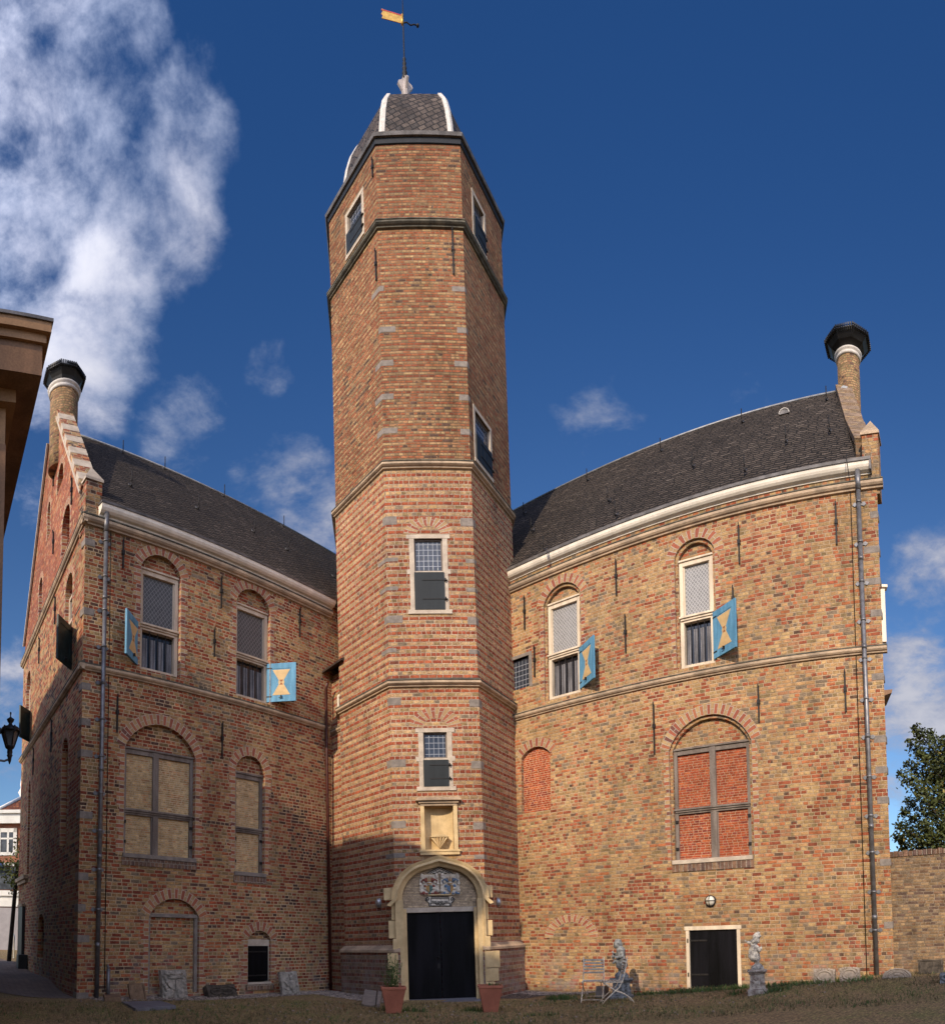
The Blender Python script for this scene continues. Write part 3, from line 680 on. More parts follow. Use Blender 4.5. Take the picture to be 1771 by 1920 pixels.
def old_window(parent, o, zt, mat='frame_paint', pane='glass_diamond', bars=True, yd=.12, lab=None, fw=.10):
    """tall cross-bar window: leaded glass over a barred lower light"""
    fr = o.fr; mb = MB(); x0, x1, z0, z1 = o.x0+.012, o.x1-.012, o.z0+.005, o.zs
    mb.box(x0, x0+fw, yd, yd+.13, z0, z1); mb.box(x1-fw, x1, yd, yd+.13, z0, z1)
    mb.box(x0+fw, x1-fw, yd, yd+.13, z1-.11, z1-.002); mb.box(x0-.005, x1+.005, yd-.035, yd+.1, z1-.002, z1+.045)
    mb.box(x0+fw, x1-fw, yd, yd+.13, z0, z0+.10)
    mb.box(x0+fw, x1-fw, yd-.004, yd+.13, zt-.10, zt); mb.box(x0-.004, x1+.004, yd-.07, yd+.02, zt, zt+.05); mb.box(x0+.02, x1-.02, yd-.035, yd-.006, zt-.05, zt-.002)
    mb.box(x0+fw+.002, x0+fw+.03, yd+.03, yd+.10, zt+.05, z1-.11); mb.box(x1-fw-.03, x1-fw-.002, yd+.03, yd+.10, zt+.05, z1-.11)
    wn = mb.build('window', mat, parent, fr, bevel=.006)
    if lab: tag(wn, lab)
    p = MB(); p.box(x0+fw-.01, x1-fw+.01, yd+.07, yd+.09, zt+.04, z1-.10); p.build('leaded_pane', pane, wn, fr)
    g = MB(); g.box(x0+fw-.01, x1-fw+.01, yd+.125, yd+.128, z0+.09, zt-.09); g.build('curtain_backing', 'glass_dark', wn, fr)
    if bars:
        cu = MB(); n = 4; wd = (x1-x0-2*fw)/n
        for k in range(n):
            xa = x0+fw+wd*k+.03; pts = []
            for q in range(5): pts.append((xa+(wd-.05)*q/4, yd+.115+.012*(q % 2)))
            for q in range(4):
                (ax, ay), (bx, by) = pts[q], pts[q+1]
                cu.face([(ax, ay, z0+.1), (bx, by, z0+.1), (bx, by, zt-.24), (ax, ay, zt-.24)])
        cu.build('curtain', 'curtain', wn, fr, fix=False)
        b = MB()
        for k in range(1, 4):
            xx = x0+fw+(x1-x0-2*fw)*k/4; b.tube([(xx, yd+.04, z0+.09), (xx, yd+.04, zt-.06)], .013, 6)
        b.build('window_bars', 'iron', wn, fr)
    return wn
def bricked_window(parent, o, zt, infill, mullion=None, yd=.10, mat='old_wood', lab=None, sill='grey_stone', fw=.09):
    fr = o.fr; mb = MB(); x0, x1, z0, z1 = o.x0+.01, o.x1-.01, o.z0+.10, o.zs
    mb.box(x0, x0+fw, yd, yd+.12, z0, z1); mb.box(x1-fw, x1, yd, yd+.12, z0, z1)
    mb.box(x0+fw, x1-fw, yd+.003, yd+.12, z1-.11, z1); mb.box(x0-.005, x1+.005, yd-.03, yd+.1, z1, z1+.05)
    mb.box(x0+fw, x1-fw, yd+.003, yd+.12, zt-.09, zt); mb.box(x0-.005, x1+.005, yd-.055, yd+.02, zt, zt+.05); mb.box(x0+.02, x1-.02, yd-.028, yd-.004, zt-.045, zt-.002)
    if mullion:
        mb.box(mullion-.075, mullion+.075, yd-.02, yd+.1, z0, zt-.092); mb.box(mullion-.075, mullion+.075, yd-.02, yd+.1, zt+.052, z1-.004)
        mb.box(mullion+.075, mullion+.10, yd+.02, yd+.1, z0, zt-.092); mb.box(mullion-.10, mullion-.075, yd+.02, yd+.1, z0, zt-.092)
    wn = mb.build('bricked_window', mat, parent, fr, bevel=.008)
    if lab: tag(wn, lab)
    p = MB(); p.box(x0+fw-.01, x1-fw+.01, yd+.055, yd+.09, z0-.05, z1-.05); p.build('brick_infill', infill, wn, fr)
    s = MB(); s.box(o.x0-.03, o.x1+.03, -.05, yd+.1, z0-.10, z0); s.build('sill', sill, wn, fr, bevel=.008)
    s = MB(); s.box(o.x0-.04, o.x1+.05, -.025, .02, z0-.28, z0-.102); s.build('sill_bricks', 'brick_dark_sill', wn, fr)
    for sx in (x0+fw*.6, x1-fw*.6):
        for zz in (z0+.25, zt-.3): h = MB(); h.box(sx-.035, sx+.035, yd-.03, yd+.004, zz, zz+.07); h.build('hinge_pin', 'iron', wn, fr)
    return wn
STR_LOW = [(.03, .14), (-.10, .075), (-.10, .055), (.03, .055)]
STR_ROLL = [(.03, .053), (-.085, .053), (-.098, .03), (-.098, -.005), (-.075, -.035), (-.045, -.05), (-.04, -.075), (.03, -.085)]
def string_course(parent, fr, segs, z, name='string_course', k=1.0):
    mb = MB()
    for a, b in segs:
        mb.extrude_profile([(y*k if y < 0 else y, z+q*k) for y, q in STR_LOW], a, b, 0); mb.extrude_profile([(y*k if y < 0 else y, z+q*k) for y, q in STR_ROLL], a, b, 1)
    return mb.build(name, ['weathered_top', 'string_stone'], parent, fr)
def anchor(parent, fr, top, bot, y=-.03, proto={}):
    """wrought iron wall anchor between two measured points"""
    x0, z0 = pick(fr, *bot); x1, z1 = pick(fr, *top); x0 = (x0+x1)/2
    mb = MB(); h = z1-z0
    mb.obox((x0, y, z0+h*.5), (1, 0, 0), (0, 1, 0), (0, 0, 1), .017, .018, h*.5); zz = z0+h*.56
    mb.box(x0-.034, x0+.034, y-.03, y+.045, zz-.05, zz+.05)
    mb.box(x0-.011, x0+.011, y-.032, y-.01, z1-.03, z1+.05)
    return mb.build('wall_anchor', 'iron', parent, fr)
def drain(parent, fr, top, bot, clamps, r=.052, mat='zinc', y=-.10, foot=None):
    xt, zt = pick(fr, *top, y); xb, zb = pick(fr, *bot, y)
    if foot is not None: zb = foot
    P = lambda z: (xb+(xt-xb)*(z-zb)/(zt-zb), y, z)
    mb = MB(); mb.tube([P(zb), P(zt)], r, 12)
    z = zt
    while z > zb+1.6: z -= 2.0; mb.tube([P(z-.05), P(z+.05)], r+.009, 12)
    mb.tube([P(zt-.45), P(zt)], r+.012, 12)
    dp = mb.build('drainpipe', mat, parent, fr)
    for c in clamps:
        z = pick(fr, c[0], c[1], y)[1]; q = P(z); b = MB()
        b.tube([(q[0], y, z-.022), (q[0], y, z+.022)], r+.012, 12)
        b.prism([(q[0]-.16, z), (q[0]-.11, z-.05), (q[0]-.05, z-.028), (q[0]+.05, z-.028), (q[0]+.11, z-.05), (q[0]+.16, z), (q[0]+.11, z+.05), (q[0]+.05, z+.028), (q[0]-.05, z+.028), (q[0]-.11, z+.05)], -.022, .005)
        b.box(q[0]-.02, q[0]+.02, y, -.01, z-.02, z+.02)
        b.build('pipe_clamp', mat, dp, fr)
    return dp
def roof_hooks(parent, fr, pts, dep, ze, zr, y0):
    for x, y in pts:
        # march the pixel on to the sloping roof plane
        best = None
        for k in range(41):
            f = k/40; yy = y0+(dep-y0)*f; lx, lz = pick(fr, x, y, yy); zz = ze+(zr-ze)*f
            if best is None or abs(lz-zz) < best[0]: best = (abs(lz-zz), lx, yy, zz)
        _, lx, yy, zz = best; mb = MB()
        mb.tube([(lx, yy-.22, zz-.12), (lx, yy-.20, zz-.20), (lx, yy-.12, zz-.14), (lx, yy-.03, zz-.02)], .020, 6)
        mb.tube([(lx, yy-.22, zz-.12), (lx, yy-.22, zz+.20)], .015, 5)
        mb.obox((lx, yy-.10, zz-.11), (1, 0, 0), Vector((0, .62, .78)), Vector((0, -.78, .62)), .030, .050, .010, 1)
        mb.build('roof_hook', ['iron', 'zinc'], parent, fr)
def chimney(parent, fr, c, z0, z1, r=.33, capr=.58, ch=.62):
    lf = fr @ Matrix.Translation((c[0], c[1], 0))
    mb = MB(); mb.lathe([(r*1.04, z0), (r, z0+.6), (r, z1)], 24); ch_o = mb.build('chimney', 'brick_chimney', parent, lf)
    b = MB(); b.lathe([(r, z1-.20), (r+.035, z1-.19), (r+.045, z1-.145), (r+.03, z1-.105), (r+.035, z1-.095), (r+.07, z1-.07), (r+.08, z1-.03), (r+.05, z1+.0), (r, z1+.015)], 28); b.build('chimney_collar', 'lead_white', ch_o, lf)
    k = MB(); k.lathe([(r*.95, z1+.02), (capr*.80, z1+.14), (capr*.97, z1+.27), (capr, z1+.33), (capr*.98, z1+.38), (capr*.8, z1+.42), (.1, z1+.44)], 8, smooth=False, ph=math.pi/8)
    n = 64
    for q in range(n):                                     # the spiky bird guard round the rim
        a = 2*math.pi*q/n; seg = a % (math.pi/4)-math.pi/8; rr = capr*math.cos(math.pi/8)/math.cos(seg)*1.0
        a2 = a+math.pi/8
        for zz in (z1+.27, z1+.33):
            k.obox(((rr+.015)*math.cos(a2), (rr+.015)*math.sin(a2), zz+.03), (math.cos(a2), math.sin(a2), 0), (-math.sin(a2), math.cos(a2), 0), (0, 0, 1), .055, .020, .016)
        k.obox((rr*math.cos(a2), rr*math.sin(a2), z1+.40), (math.cos(a2), math.sin(a2), 0), (-math.sin(a2), math.cos(a2), 0), (0, 0, 1), .018, .018, .06)
    k.build('chimney_cap', 'black_paint', ch_o, lf)
    return ch_o
def coping(parent, fr, a, b, th=.12, wd=.46, yc=.16, name='gable_coping', n=11, up=.10, mats=('brick_gable', 'pale_stone')):
    """sloping parapet coping of alternate brick and stone pieces from (x,z) a up to b, mitred on the gable plane"""
    mb = MB(); d = Vector((b[0]-a[0], 0, b[1]-a[1])); L = d.length; d.normalize(); nn = Vector((-d.z, 0, d.x))
    if nn.z < 0: nn = -nn
    for k in range(n):
        f0, f1 = k/n, (k+1)/n; c = Vector((a[0], yc, a[1]))+d*(L*(f0+f1)/2)+nn*(up*.5)
        e = .003 if k % 2 else 0
        mb.obox(c, d, (0, 1, 0), nn, L/n*.5*.995, wd*.5+e, th*.5+e, 1 if k % 2 else 0)
    mb.obox(Vector((a[0], yc-wd*.5+.01, a[1]))+d*L*.5-nn*(th*.35), d, (0, 1, 0), nn, L*.5, .03, .03, 1)
    return mb.build(name, list(mats), parent, fr, bevel=.006)

# ================================================================== LEFT WING
ZG_L = 11.35            # top of wall under the gutter
wing = thing('museum_wing', 'left brick wing, partly in shade, with small yellow brick infill in its windows', 'building', FL)
LW = 7.62
oA = Op(FL, (262, 1253), (340, 1085), (302, 1042)); oB = Op(FL, (442, 1303), (507, 1152), (472, 1105))
oC = Op(FL, (231, 1607), (367, 1423), (290, 1357)); oD = Op(FL, (440, 1641), (497, 1458), (469, 1417))
oE = Op(FL, (277, 1866), (374, 1722), (326, 1685)); oF = Op(FL, (464, 1842), (508, 1763), (486, 1745))
opsL = [oA, oB, oC, oD, oE, oF]
oE.z0 = .20
mb = MB(); wall_with_holes(mb, [(0, -.5), (LW+.6, -.5), (LW+.6, ZG_L+.1), (0, ZG_L+.1)], opsL)
mb.face([(LW+.6, 0, -.5), (LW+.6, 8.2, -.5), (LW+.6, 8.2, ZG_L), (LW+.6, 0, ZG_L)])
dgl = FL.to_3x3().inverted() @ Vector((-8.369+15.095, 12.316-18.261, 0)).normalized()*-8.45
mb.face([(dgl.x, dgl.y, -.5), (LW+3, dgl.y, -.5), (LW+3, dgl.y, ZG_L), (dgl.x, dgl.y, ZG_L)])
mb.build('wall', 'brick_left', wing, FL, fix=False)
for o, k in ((oA, .24), (oB, .24), (oC, .26), (oD, .24), (oE, .26), (oF, .24)): surround('brick_arch', o, wing, t=k, depth=.10)
def tymp(o, parent, mat, yd=.125):
    mb = MB(); pts = [(o.x0+.005, o.zs-.05), (o.x1-.005, o.zs-.05), (o.x1-.005, o.zs)]+arc_pts(o.x0, o.x1, o.zs, o.zc)+[(o.x0+.005, o.zs)]
    mb.prism(pts, yd, yd+.06); return mb.build('arch_infill', mat, parent, o.fr)
for o in (oA, oB, oC, oD, oE, oF): tymp(o, wing, 'brick_left')
ztA = pick(FL, 300, 1174)[1]-.03; ztB = pick(FL, 472, 1229)[1]-.03
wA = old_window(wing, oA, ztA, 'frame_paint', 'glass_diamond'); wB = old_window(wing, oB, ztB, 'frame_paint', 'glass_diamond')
hx, hy = oA.x0+.03, .10; z0, z1 = oA.z0+.06, ztA-.02
wd_, th_ = solve_shutter(FL, hx, hy, z0, z1, ((234, 1134), (233, 1217)), -1)
shutter(wA, FL, (hx, hy, z0), wd_, z1-z0, th_, -1, lab='blue shutter with an ochre hourglass, swung out towards the yard and in shade')
hx = oB.x1-.04; z0, z1 = oB.z0+.08, ztB-.02
wd_, th_ = solve_shutter(FL, hx, .09, z0, z1, ((555, 1240), (555, 1316)), 1)
shutter(wB, FL, (hx, .09, z0), wd_, z1-z0, th_, 1, lab='pale blue shutter with an ochre hourglass, facing the yard full on')
bricked_window(wing, oC, pick(FL, 300, 1525)[1], 'brick_infill_yellow', mullion=pick(FL, 295, 1520)[0], lab='wide cross window bricked up with small yellow bricks')
bricked_window(wing, oD, pick(FL, 468, 1555)[1], 'brick_infill_yellow', lab='narrow two-light window bricked up with yellow bricks')
# bricked-up doorway and the little hatch
mb = MB(); x0, x1 = oE.x0+.01, oE.x1-.01
mb.box(x0, x0+.07, .06, .20, oE.z0-.2, oE.zs); mb.box(x1-.09, x1, .06, .20, oE.z0-.2, oE.zs); mb.box(x0-.005, x1+.005, .045, .20, oE.zs, oE.zs+.09)
de = mb.build('bricked_doorway', 'grey_stone', wing, FL, bevel=.01)
p = MB(); p.box(x0+.06, x1-.08, .13, .18, oE.z0-.3, oE.zs+.01); p.build('brick_infill', 'brick_left', de, FL)
mb = MB(); x0, x1 = oF.x0+.01, oF.x1-.01
mb.box(x0, x0+.06, .07, .2, oF.z0, oF.zs); mb.box(x1-.06, x1, .07, .2, oF.z0, oF.zs); mb.box(x0, x1, .065, .2, oF.zs-.16, oF.zs+.02); mb.box(x0-.02, x1+.02, -.03, .2, oF.z0-.06, oF.z0)
hf = mb.build('hatch', 'pale_stone', wing, FL, bevel=.01)
p = MB(); p.box(x0+.03, x1-.05, .05, .085, oF.z0+.02, oF.zs-.15); p.build('hatch_door', 'door_paint', hf, FL)
for zz in (oF.z0+.15, oF.zs-.32): p = MB(); p.box(x0-.03, x1-.12, .035, .052, zz, zz+.035); p.build('hatch_hinge', 'iron', hf, FL)
p = MB(); p.box(oF.x0-.06, oF.x1+.07, -.06, .03, oF.z0-.20, oF.z0-.062); p.build('hatch_sill_bricks', 'brick_dark_sill', hf, FL)
zS = 7.66; zC = pick(FL, 300, 1014, -.11)[1]
string_course(wing, FL, [(-.10, LW-.02)], zS); string_course(wing, FL, [(-.10, LW+.1)], zC, 'cornice', 1.35)
mb = MB(); mb.extrude_profile([(.03, ZG_L-.08), (-.03, ZG_L-.08), (-.04, ZG_L-.05), (-.11, ZG_L-.03), (-.16, ZG_L+.01), (-.19, ZG_L+.06), (-.20, ZG_L+.14), (.03, ZG_L+.16)], .33, LW+.15)
mb.build('gutter', 'white_paint', wing, FL)
mb = MB(); mb.extrude_profile([(-.02, ZG_L+.165), (-.20, ZG_L+.143), (-.22, ZG_L+.143), (-.23, ZG_L+.19), (-.02, ZG_L+.205)], .31, LW+.15); mb.build('gutter_lip', 'zinc_dark', wing, FL)
ZR_L, DEP_L = 16.72, 4.35
gs = dgl.x/dgl.y; mb = MB(); mb.face([(.34, -.18, ZG_L+.215), (LW+6, -.18, ZG_L+.215), (LW+6, DEP_L, ZR_L), (.36+gs*DEP_L, DEP_L, ZR_L)]); mb.face([(.36+gs*8, 8.0, ZG_L+.17), (LW+6, 8.0, ZG_L+.17), (LW+6, DEP_L, ZR_L), (.36+gs*DEP_L, DEP_L, ZR_L)])
roofL = mb.build('roof', 'slate', wing, FL, fix=False)
mb = MB(); mb.tube([(.36+gs*DEP_L, DEP_L, ZR_L+.01), (LW+6, DEP_L, ZR_L+.01)], .035, 8); mb.build('ridge_capping', 'lead', roofL, FL)
roof_hooks(wing, FL, [(225, 845), (240, 905), (303, 873), (365, 948), (414, 925), (470, 992), (525, 978), (533, 1026), (620, 1075)], DEP_L, ZG_L+.17, ZR_L, -.27)
for a, b in (((230, 1013), (230, 1067)), ((219, 1306), (219, 1374)), ((414, 1084), (414, 1141)), ((401, 1180), (401, 1232)), ((561, 1142), (561, 1195)), ((415.5, 1357), (415.5, 1420))): anchor(wing, FL, a, b)
drain(wing, FL, (200, 962), (181, 1873), [(198, 1014), (196, 1080), (194, 1143), (191, 1211), (189, 1278), (187, 1347), (186, 1417), (184, 1486), (184, 1557), (182, 1630), (181, 1705)], foot=.12)
x, z = pick(FL, 207, 1020); x2, z2 = pick(FL, 195, 1858); mb = MB(); mb.tube([(x, -.02, 11.2), (x, -.02, z), (x2, -.02, z2)], .011, 6); mb.build('lightning_cable', 'iron', wing, FL)
x, z = pick(FL, 201, 1816); mb = MB(); mb.tube([(x, -.07, .1), (x, -.07, z)], .045, 10); mb.tube([(x, -.07, z), (x, -.03, z+.08)], .03, 8); mb.build('ground_pipe', 'zinc', wing, FL)
# stone blocks in the corner
mb = MB()
for y, wpx in ((1012, 19), (1143, 20), (1285, 16), (1352, 17), (1411, 22), (1527, 24), (1643, 18), (1702, 14), (1760, 22), (1868, 22)):
    x, z = pick(FL, 152, y); wq = wpx/F*15*1.1; mb = MB()
    mb.box(-.006, wq, -.006, .22, z-.085, z+.085); mb.build('corner_stone', 'grey_stone', wing, FL, bevel=.012)
# the street gable
_z = pick(FL, 150, 1240)[1]; _d = ray(36.5, 1428); _far = EYEP+_d*((_z-EYE)/_d.z); _c = FL.translation
FG = frame_at(Vector((_c.x, _c.y, 0)), (_c.x-_far.x, _c.y-_far.y))
GW = 8.45; AX, AZ = -3.95, 16.2
niches = [Op(FG, (112, 1590), (128, 1415), (126.6, 1378)), Op(FG, (50, 1640), (57.5, 1490), (55, 1464))]
nUp = [Op(FG, (120, 1235), (136.5, 1090), (135.7, 1064)), Op(FG, (47.5, 1385), (57.5, 1275), (57, 1252))]
nTop = [Op(FG, (107, 930), (119, 885), (118, 859)), Op(FG, (115, 1050), (131.5, 960), (131, 933)), Op(FG, (88, 1015), (94.5, 955), (94, 936)), Op(FG, (72, 1165), (79.5, 1095), (79, 1078))]
nLow = [Op(FG, (70, 1796), (82.5, 1728), (76, 1714))]
for o in niches+nUp+nTop+nLow:
    if o.x1-o.x0 > 1.3: o.x0 = o.x1-1.1
    if o.x1-o.x0 < .35: o.x0 = o.x1-.6
zC_g = zC; 
mb = MB(); wall_with_holes(mb, [(0, -.5), (0, zC_g), (-GW, zC_g), (-GW, -.5)], [o for o in niches+nUp+nLow], depth=.02)
mb.build('gable_wall', 'brick_gable', wing, FG, fix=False)
mb = MB(); tops = [o for o in nTop if o.z0 > zC_g+.15 and o.zc < 16.2]
wall_with_holes(mb, [(0, zC_g), (-.02, ZG_L+.3), (-.30, ZG_L+.55), (AX+.62, AZ), (AX-.62, AZ), (-GW+.3, ZG_L+.35), (-GW, zC_g)], tops, depth=.02)
mb.face([(-.30, .42, ZG_L+.55), (AX+.62, .42, AZ), (AX-.62, .42, AZ), (-GW+.3, .42, ZG_L+.35)])
mb.build('gable_top', 'brick_gable_top', wing, FG, fix=False)
for o in niches+nUp+tops:
    if o.zc < 16: surround('niche_arch', o, wing, t=.18, jambs=True, depth=.15, jt=.13)
string_course(wing, FG, [(-GW-.05, .10)], zS); string_course(wing, FG, [(-GW-.05, .12)], zC, 'cornice', 1.2)
coping(wing, FG, (-.28, ZG_L+.62), (AX+.60, AZ+.10), n=13); coping(wing, FG, (-GW+.2, ZG_L+.35), (AX-.60, AZ+.10), n=13)
mb = MB(); mb.box(.02, .42, .02, .42, ZG_L-.45, ZG_L+.75); mb.build('corner_pier', 'brick_gable', wing, FL)
mb = MB(); i = len(mb.v); zt = ZG_L+.75
mb.box(-.01, .45, -.01, .45, zt, zt+.06)
for a, b in (((-.01, -.01), (.45, -.01)), ((.45, -.01), (.45, .45)), ((.45, .45), (-.01, .45)), ((-.01, .45), (-.01, -.01))): mb.face([(*a, zt+.06), (*b, zt+.06), (.22, .22, zt+.46)])
mb.build('pinnacle', 'pale_stone', wing, FL)
cx_, cz_ = pick(FG, 123, 745, .36); chL = chimney(wing, FG, (-3.50, .20), AZ-1.5, pick(FG, 124, 716, .18)[1], r=.40, capr=.55)
for a, b in (((101.7, 868), (101.7, 910)), ((136, 898), (136, 945)), ((102, 997), (101, 1039)), ((105, 1120), (104.5, 1170)), ((74.7, 1198), (74.7, 1243)), ((98, 1351), (97.5, 1410)), ((64.6, 1403), (63, 1453))): anchor(wing, FG, a, b)
def gable_shutter(o, top, bot, hinge_px, lab):
    fr = FG; mb = MB(); yd = .1; x0, x1, z0 = o.x0+.01, o.x1-.01, o.z0
    z1 = z0+(o.zs-z0)*.97
    mb.box(x0, x0+.08, yd, yd+.1, z0, z1); mb.box(x1-.08, x1, yd, yd+.1, z0, z1); mb.box(x0, x1, yd+.003, yd+.1, z1-.08, z1); mb.box(x0, x1, yd-.03, yd+.1, z0+(z1-z0)*.5, z0+(z1-z0)*.5+.08)
    wn = mb.build('window', 'frame_paint', wing, fr)
    p = MB(); p.box(x0+.07, x1-.07, yd+.05, yd+.07, z0, z1-.07); p.build('leaded_pane', 'glass_diamond', wn, fr)
    hx, hz0 = pick(fr, *hinge_px[1]); hz1 = pick(fr, *hinge_px[0])[1]
    wd_, th_ = solve_shutter(fr, hx, 0, hz0, hz1, (top, bot), -1, (.5, 1.0))
    shutter(wn, fr, (hx, -.02, hz0), wd_, hz1-hz0, th_, -1, mats=('blue_back', 'blue_back', 'blue_back', 'iron'), paint=False, lab=lab)
gable_shutter(nUp[0], (108.4, 1152), (107, 1234), ((135.5, 1178), (134.5, 1256)), 'dark backed shutter standing open on the street gable near the corner')
gable_shutter(nUp[1], (38, 1323), (37, 1381), ((56.8, 1333), (55.5, 1391)), 'dark backed shutter standing open at the far end of the street gable')
xg, zg = pick(FG, 45, 1700); mb = MB(); mb.box(xg-.55, xg+.25, -.10, .02, .3, zg); mb.box(xg-.58, xg+.28, -.13, -.02, zg, zg+.08, 1); mb.build('street_door', ['black_paint', 'string_stone'], wing, FG)
xg, zg = pick(FG, 50, 1790); mb = MB(); mb.box(xg-.2, xg+.2, -.30, .02, .2, zg); mb.build('meter_box', 'black_paint', wing, FG, bevel=.02)
xg, zg = pick(FG, 46, 1646); mb = MB(); mb.box(xg-1.1, xg+.7, -.16, .02, zg-.09, zg+.04); mb.box(xg-1.0, xg+.6, -.09, .02, zg-.2, zg-.09); mb.build('stone_ledge', 'string_stone', wing, FG, bevel=.02)

# ================================================================== RIGHT WING
ZG_R = 11.77
wingR = thing('museum_wing', 'sunlit right brick wing with a red brick infilled cross window and low black door', 'building', FR)
RL = -10.2
oG = Op(FR, (1021, 1315), (1088, 1111), (1056, 1092)); oH = Op(FR, (1268, 1256), (1339, 1034), (1305, 1008))
oI = Op(FR, (1258, 1622), (1408, 1387), (1350, 1336)); oJ = Op(FR, (978, 1526), (1031, 1411), (1004, 1400)); oL = Op(FR, (1288, 1856), (1387, 1735), None)
oG0 = Op(FR, (955, 1298), (992, 1228), None)
oL.z0 = .10
mb = MB(); wall_with_holes(mb, [(RL, -.5), (0, -.5), (0, ZG_R+.1), (RL, ZG_R+.1)], [oG, oH, oI, oJ, oL, oG0])
dgr = FR.to_3x3().inverted() @ Vector((.462, .887, 0))
mb.face([(0, 0, -.5), (dgr.x*8.8, dgr.y*8.8, -.5), (dgr.x*8.8, dgr.y*8.8, ZG_R), (0, 0, ZG_R)]); mb.face([(RL, 8.2, -.5), (dgr.x*8.8, 8.2, -.5), (dgr.x*8.8, 8.2, ZG_R), (RL, 8.2, ZG_R)])
mb.build('wall', 'brick_right', wingR, FR, fix=False)
for o in (oG, oH): surround('brick_arch', o, wingR, t=.24, depth=.07, jambs=True, jt=.12)
surround('brick_arch', oI, wingR, t=.26, depth=.07, jambs=True, jt=.14); surround('brick_arch', oJ, wingR, t=.24, jambs=False)
for o in (oG, oH, oI):                                          # inner order of the double arches
    mb = MB(); mb.ring(o.outline(0), o.outline(.075), .06, .19); mb.build('inner_arch', 'brick_right', wingR, FR, fix=False)
    o.x0 += .07; o.x1 -= .07; o.zc -= .075
    tymp(o, wingR, 'brick_right', .15)
ztG = pick(FR, 1056, 1219)[1]-.03; ztH = pick(FR, 1303, 1150)[1]-.03
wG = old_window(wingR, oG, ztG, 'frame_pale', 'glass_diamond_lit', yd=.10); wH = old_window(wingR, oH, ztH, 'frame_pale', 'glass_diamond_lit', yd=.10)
for wn, o, zt, tgt, lab in ((wG, oG, ztG, ((1112.8, 1185), (1117, 1268)), 'blue shutter with an ochre hourglass beside the lower barred window, nearer the tower'),
                            (wH, oH, ztH, ((1376.7, 1116.7), (1385, 1208)), 'blue shutter with an ochre hourglass beside the higher barred window')):
    hx = o.x1-.03; z0, z1 = o.z0+.10, zt-.02; wd_, th_ = solve_shutter(FR, hx, .07, z0, z1, tgt, 1)
    shutter(wn, FR, (hx, .07, z0), wd_, z1-z0, th_, 1, lab=lab)
bricked_window(wingR, oI, pick(FR, 1333, 1513)[1], 'brick_infill_red', mullion=pick(FR, 1334, 1500)[0], yd=.11, sill='pale_stone', lab='big cross window bricked up with small red bricks')
mb = MB(); mb.prism([(x, z) for x, z in oJ.outline(.004)], .10, .16); mb.build('blind_niche', 'brick_infill_red', wingR, FR)
mb = MB(); x0, x1, z0, z1 = oG0.x0, oG0.x1, oG0.z0, oG0.zs
mb.box(x1-.02, x1+.09, -.012, .12, z0-.02, z1+.02); mb.box(x0-.2, x1+.09, -.014, .12, z1, z1+.10)
w0 = mb.build('small_window', 'grey_stone', wingR, FR, bevel=.008)
p = MB(); p.box(x0-.02, x1, .09, .11, z0, z1); p.build('leaded_pane', 'glass_square', w0, FR)
# door by the statue
mb = MB(); x0, x1, z1 = oL.x0, oL.x1, oL.zs; fw = .085
mb.box(x0, x0+fw, -.02, .12, oL.z0-.3, z1-fw); mb.box(x1-fw, x1, -.02, .12, oL.z0-.3, z1-fw); mb.box(x0-.03, x1+.03, -.03, .12, z1-fw+.001, z1+.01)
dr = mb.build('door', 'frame_pale', wingR, FR, bevel=.006)
p = MB(); p.box(x0+fw-.01, x1-fw+.01, .03, .07, oL.z0-.3, z1-fw+.005); n = 5
for k in range(1, n): xx = x0+fw+(x1-x0-2*fw)*k/n; p.box(xx-.006, xx+.006, .026, .0305, oL.z0-.2, z1-fw)
p.build('door_leaf', 'door_paint', dr, FR)
for zz in (.55, z1-.35): p = MB(); p.box(x0+fw-.02, x0+fw+.45, .012, .028, zz, zz+.04); p.box(x0+fw-.05, x0+fw-.019, -.03, .03, zz-.03, zz+.07); p.build('door_hinge', 'iron', dr, FR)
zS2 = 7.72; zC2 = pick(FR, 1300, 974, -.12)[1]+.0
string_course(wingR, FR, [(RL, .10)], zS2); string_course(wingR, FR, [(RL, .14)], zC2, 'cornice', 1.25)
mb = MB(); mb.extrude_profile([(.03, ZG_R-.06), (-.03, ZG_R-.06), (-.035, ZG_R-.03), (-.06, ZG_R-.028), (-.115, ZG_R-.005), (-.155, ZG_R+.035), (-.178, ZG_R+.08), (-.19, ZG_R+.15), (.03, ZG_R+.18)], RL, -.14)
mb.build('gutter', 'white_paint', wingR, FR)
mb = MB(); mb.extrude_profile([(-.02, ZG_R+.182), (-.19, ZG_R+.152), (-.215, ZG_R+.152), (-.225, ZG_R+.215), (-.02, ZG_R+.235)], RL, -.10); mb.box(-.138, -.10, -.205, .02, ZG_R-.06, ZG_R+.15); mb.build('gutter_lip', 'zinc_dark', wingR, FR)
ZR_R, DEP_R = 17.42, 4.33; e0 = ZG_R+.245
roofpts = [(RL-4, -.17, e0), (-.42, -.17, e0), (-.42+dgr.x/dgr.y*DEP_R, DEP_R, ZR_R), (RL-4, DEP_R, ZR_R)]
mb = MB(); mb.face(roofpts); mb.face([(RL-4, 9, e0), (-.4+dgr.x/dgr.y*9, 9, e0), (-.42+dgr.x/dgr.y*DEP_R, DEP_R, ZR_R), (RL-4, DEP_R, ZR_R)])
roofR = mb.build('roof', 'slate', wingR, FR, fix=False)
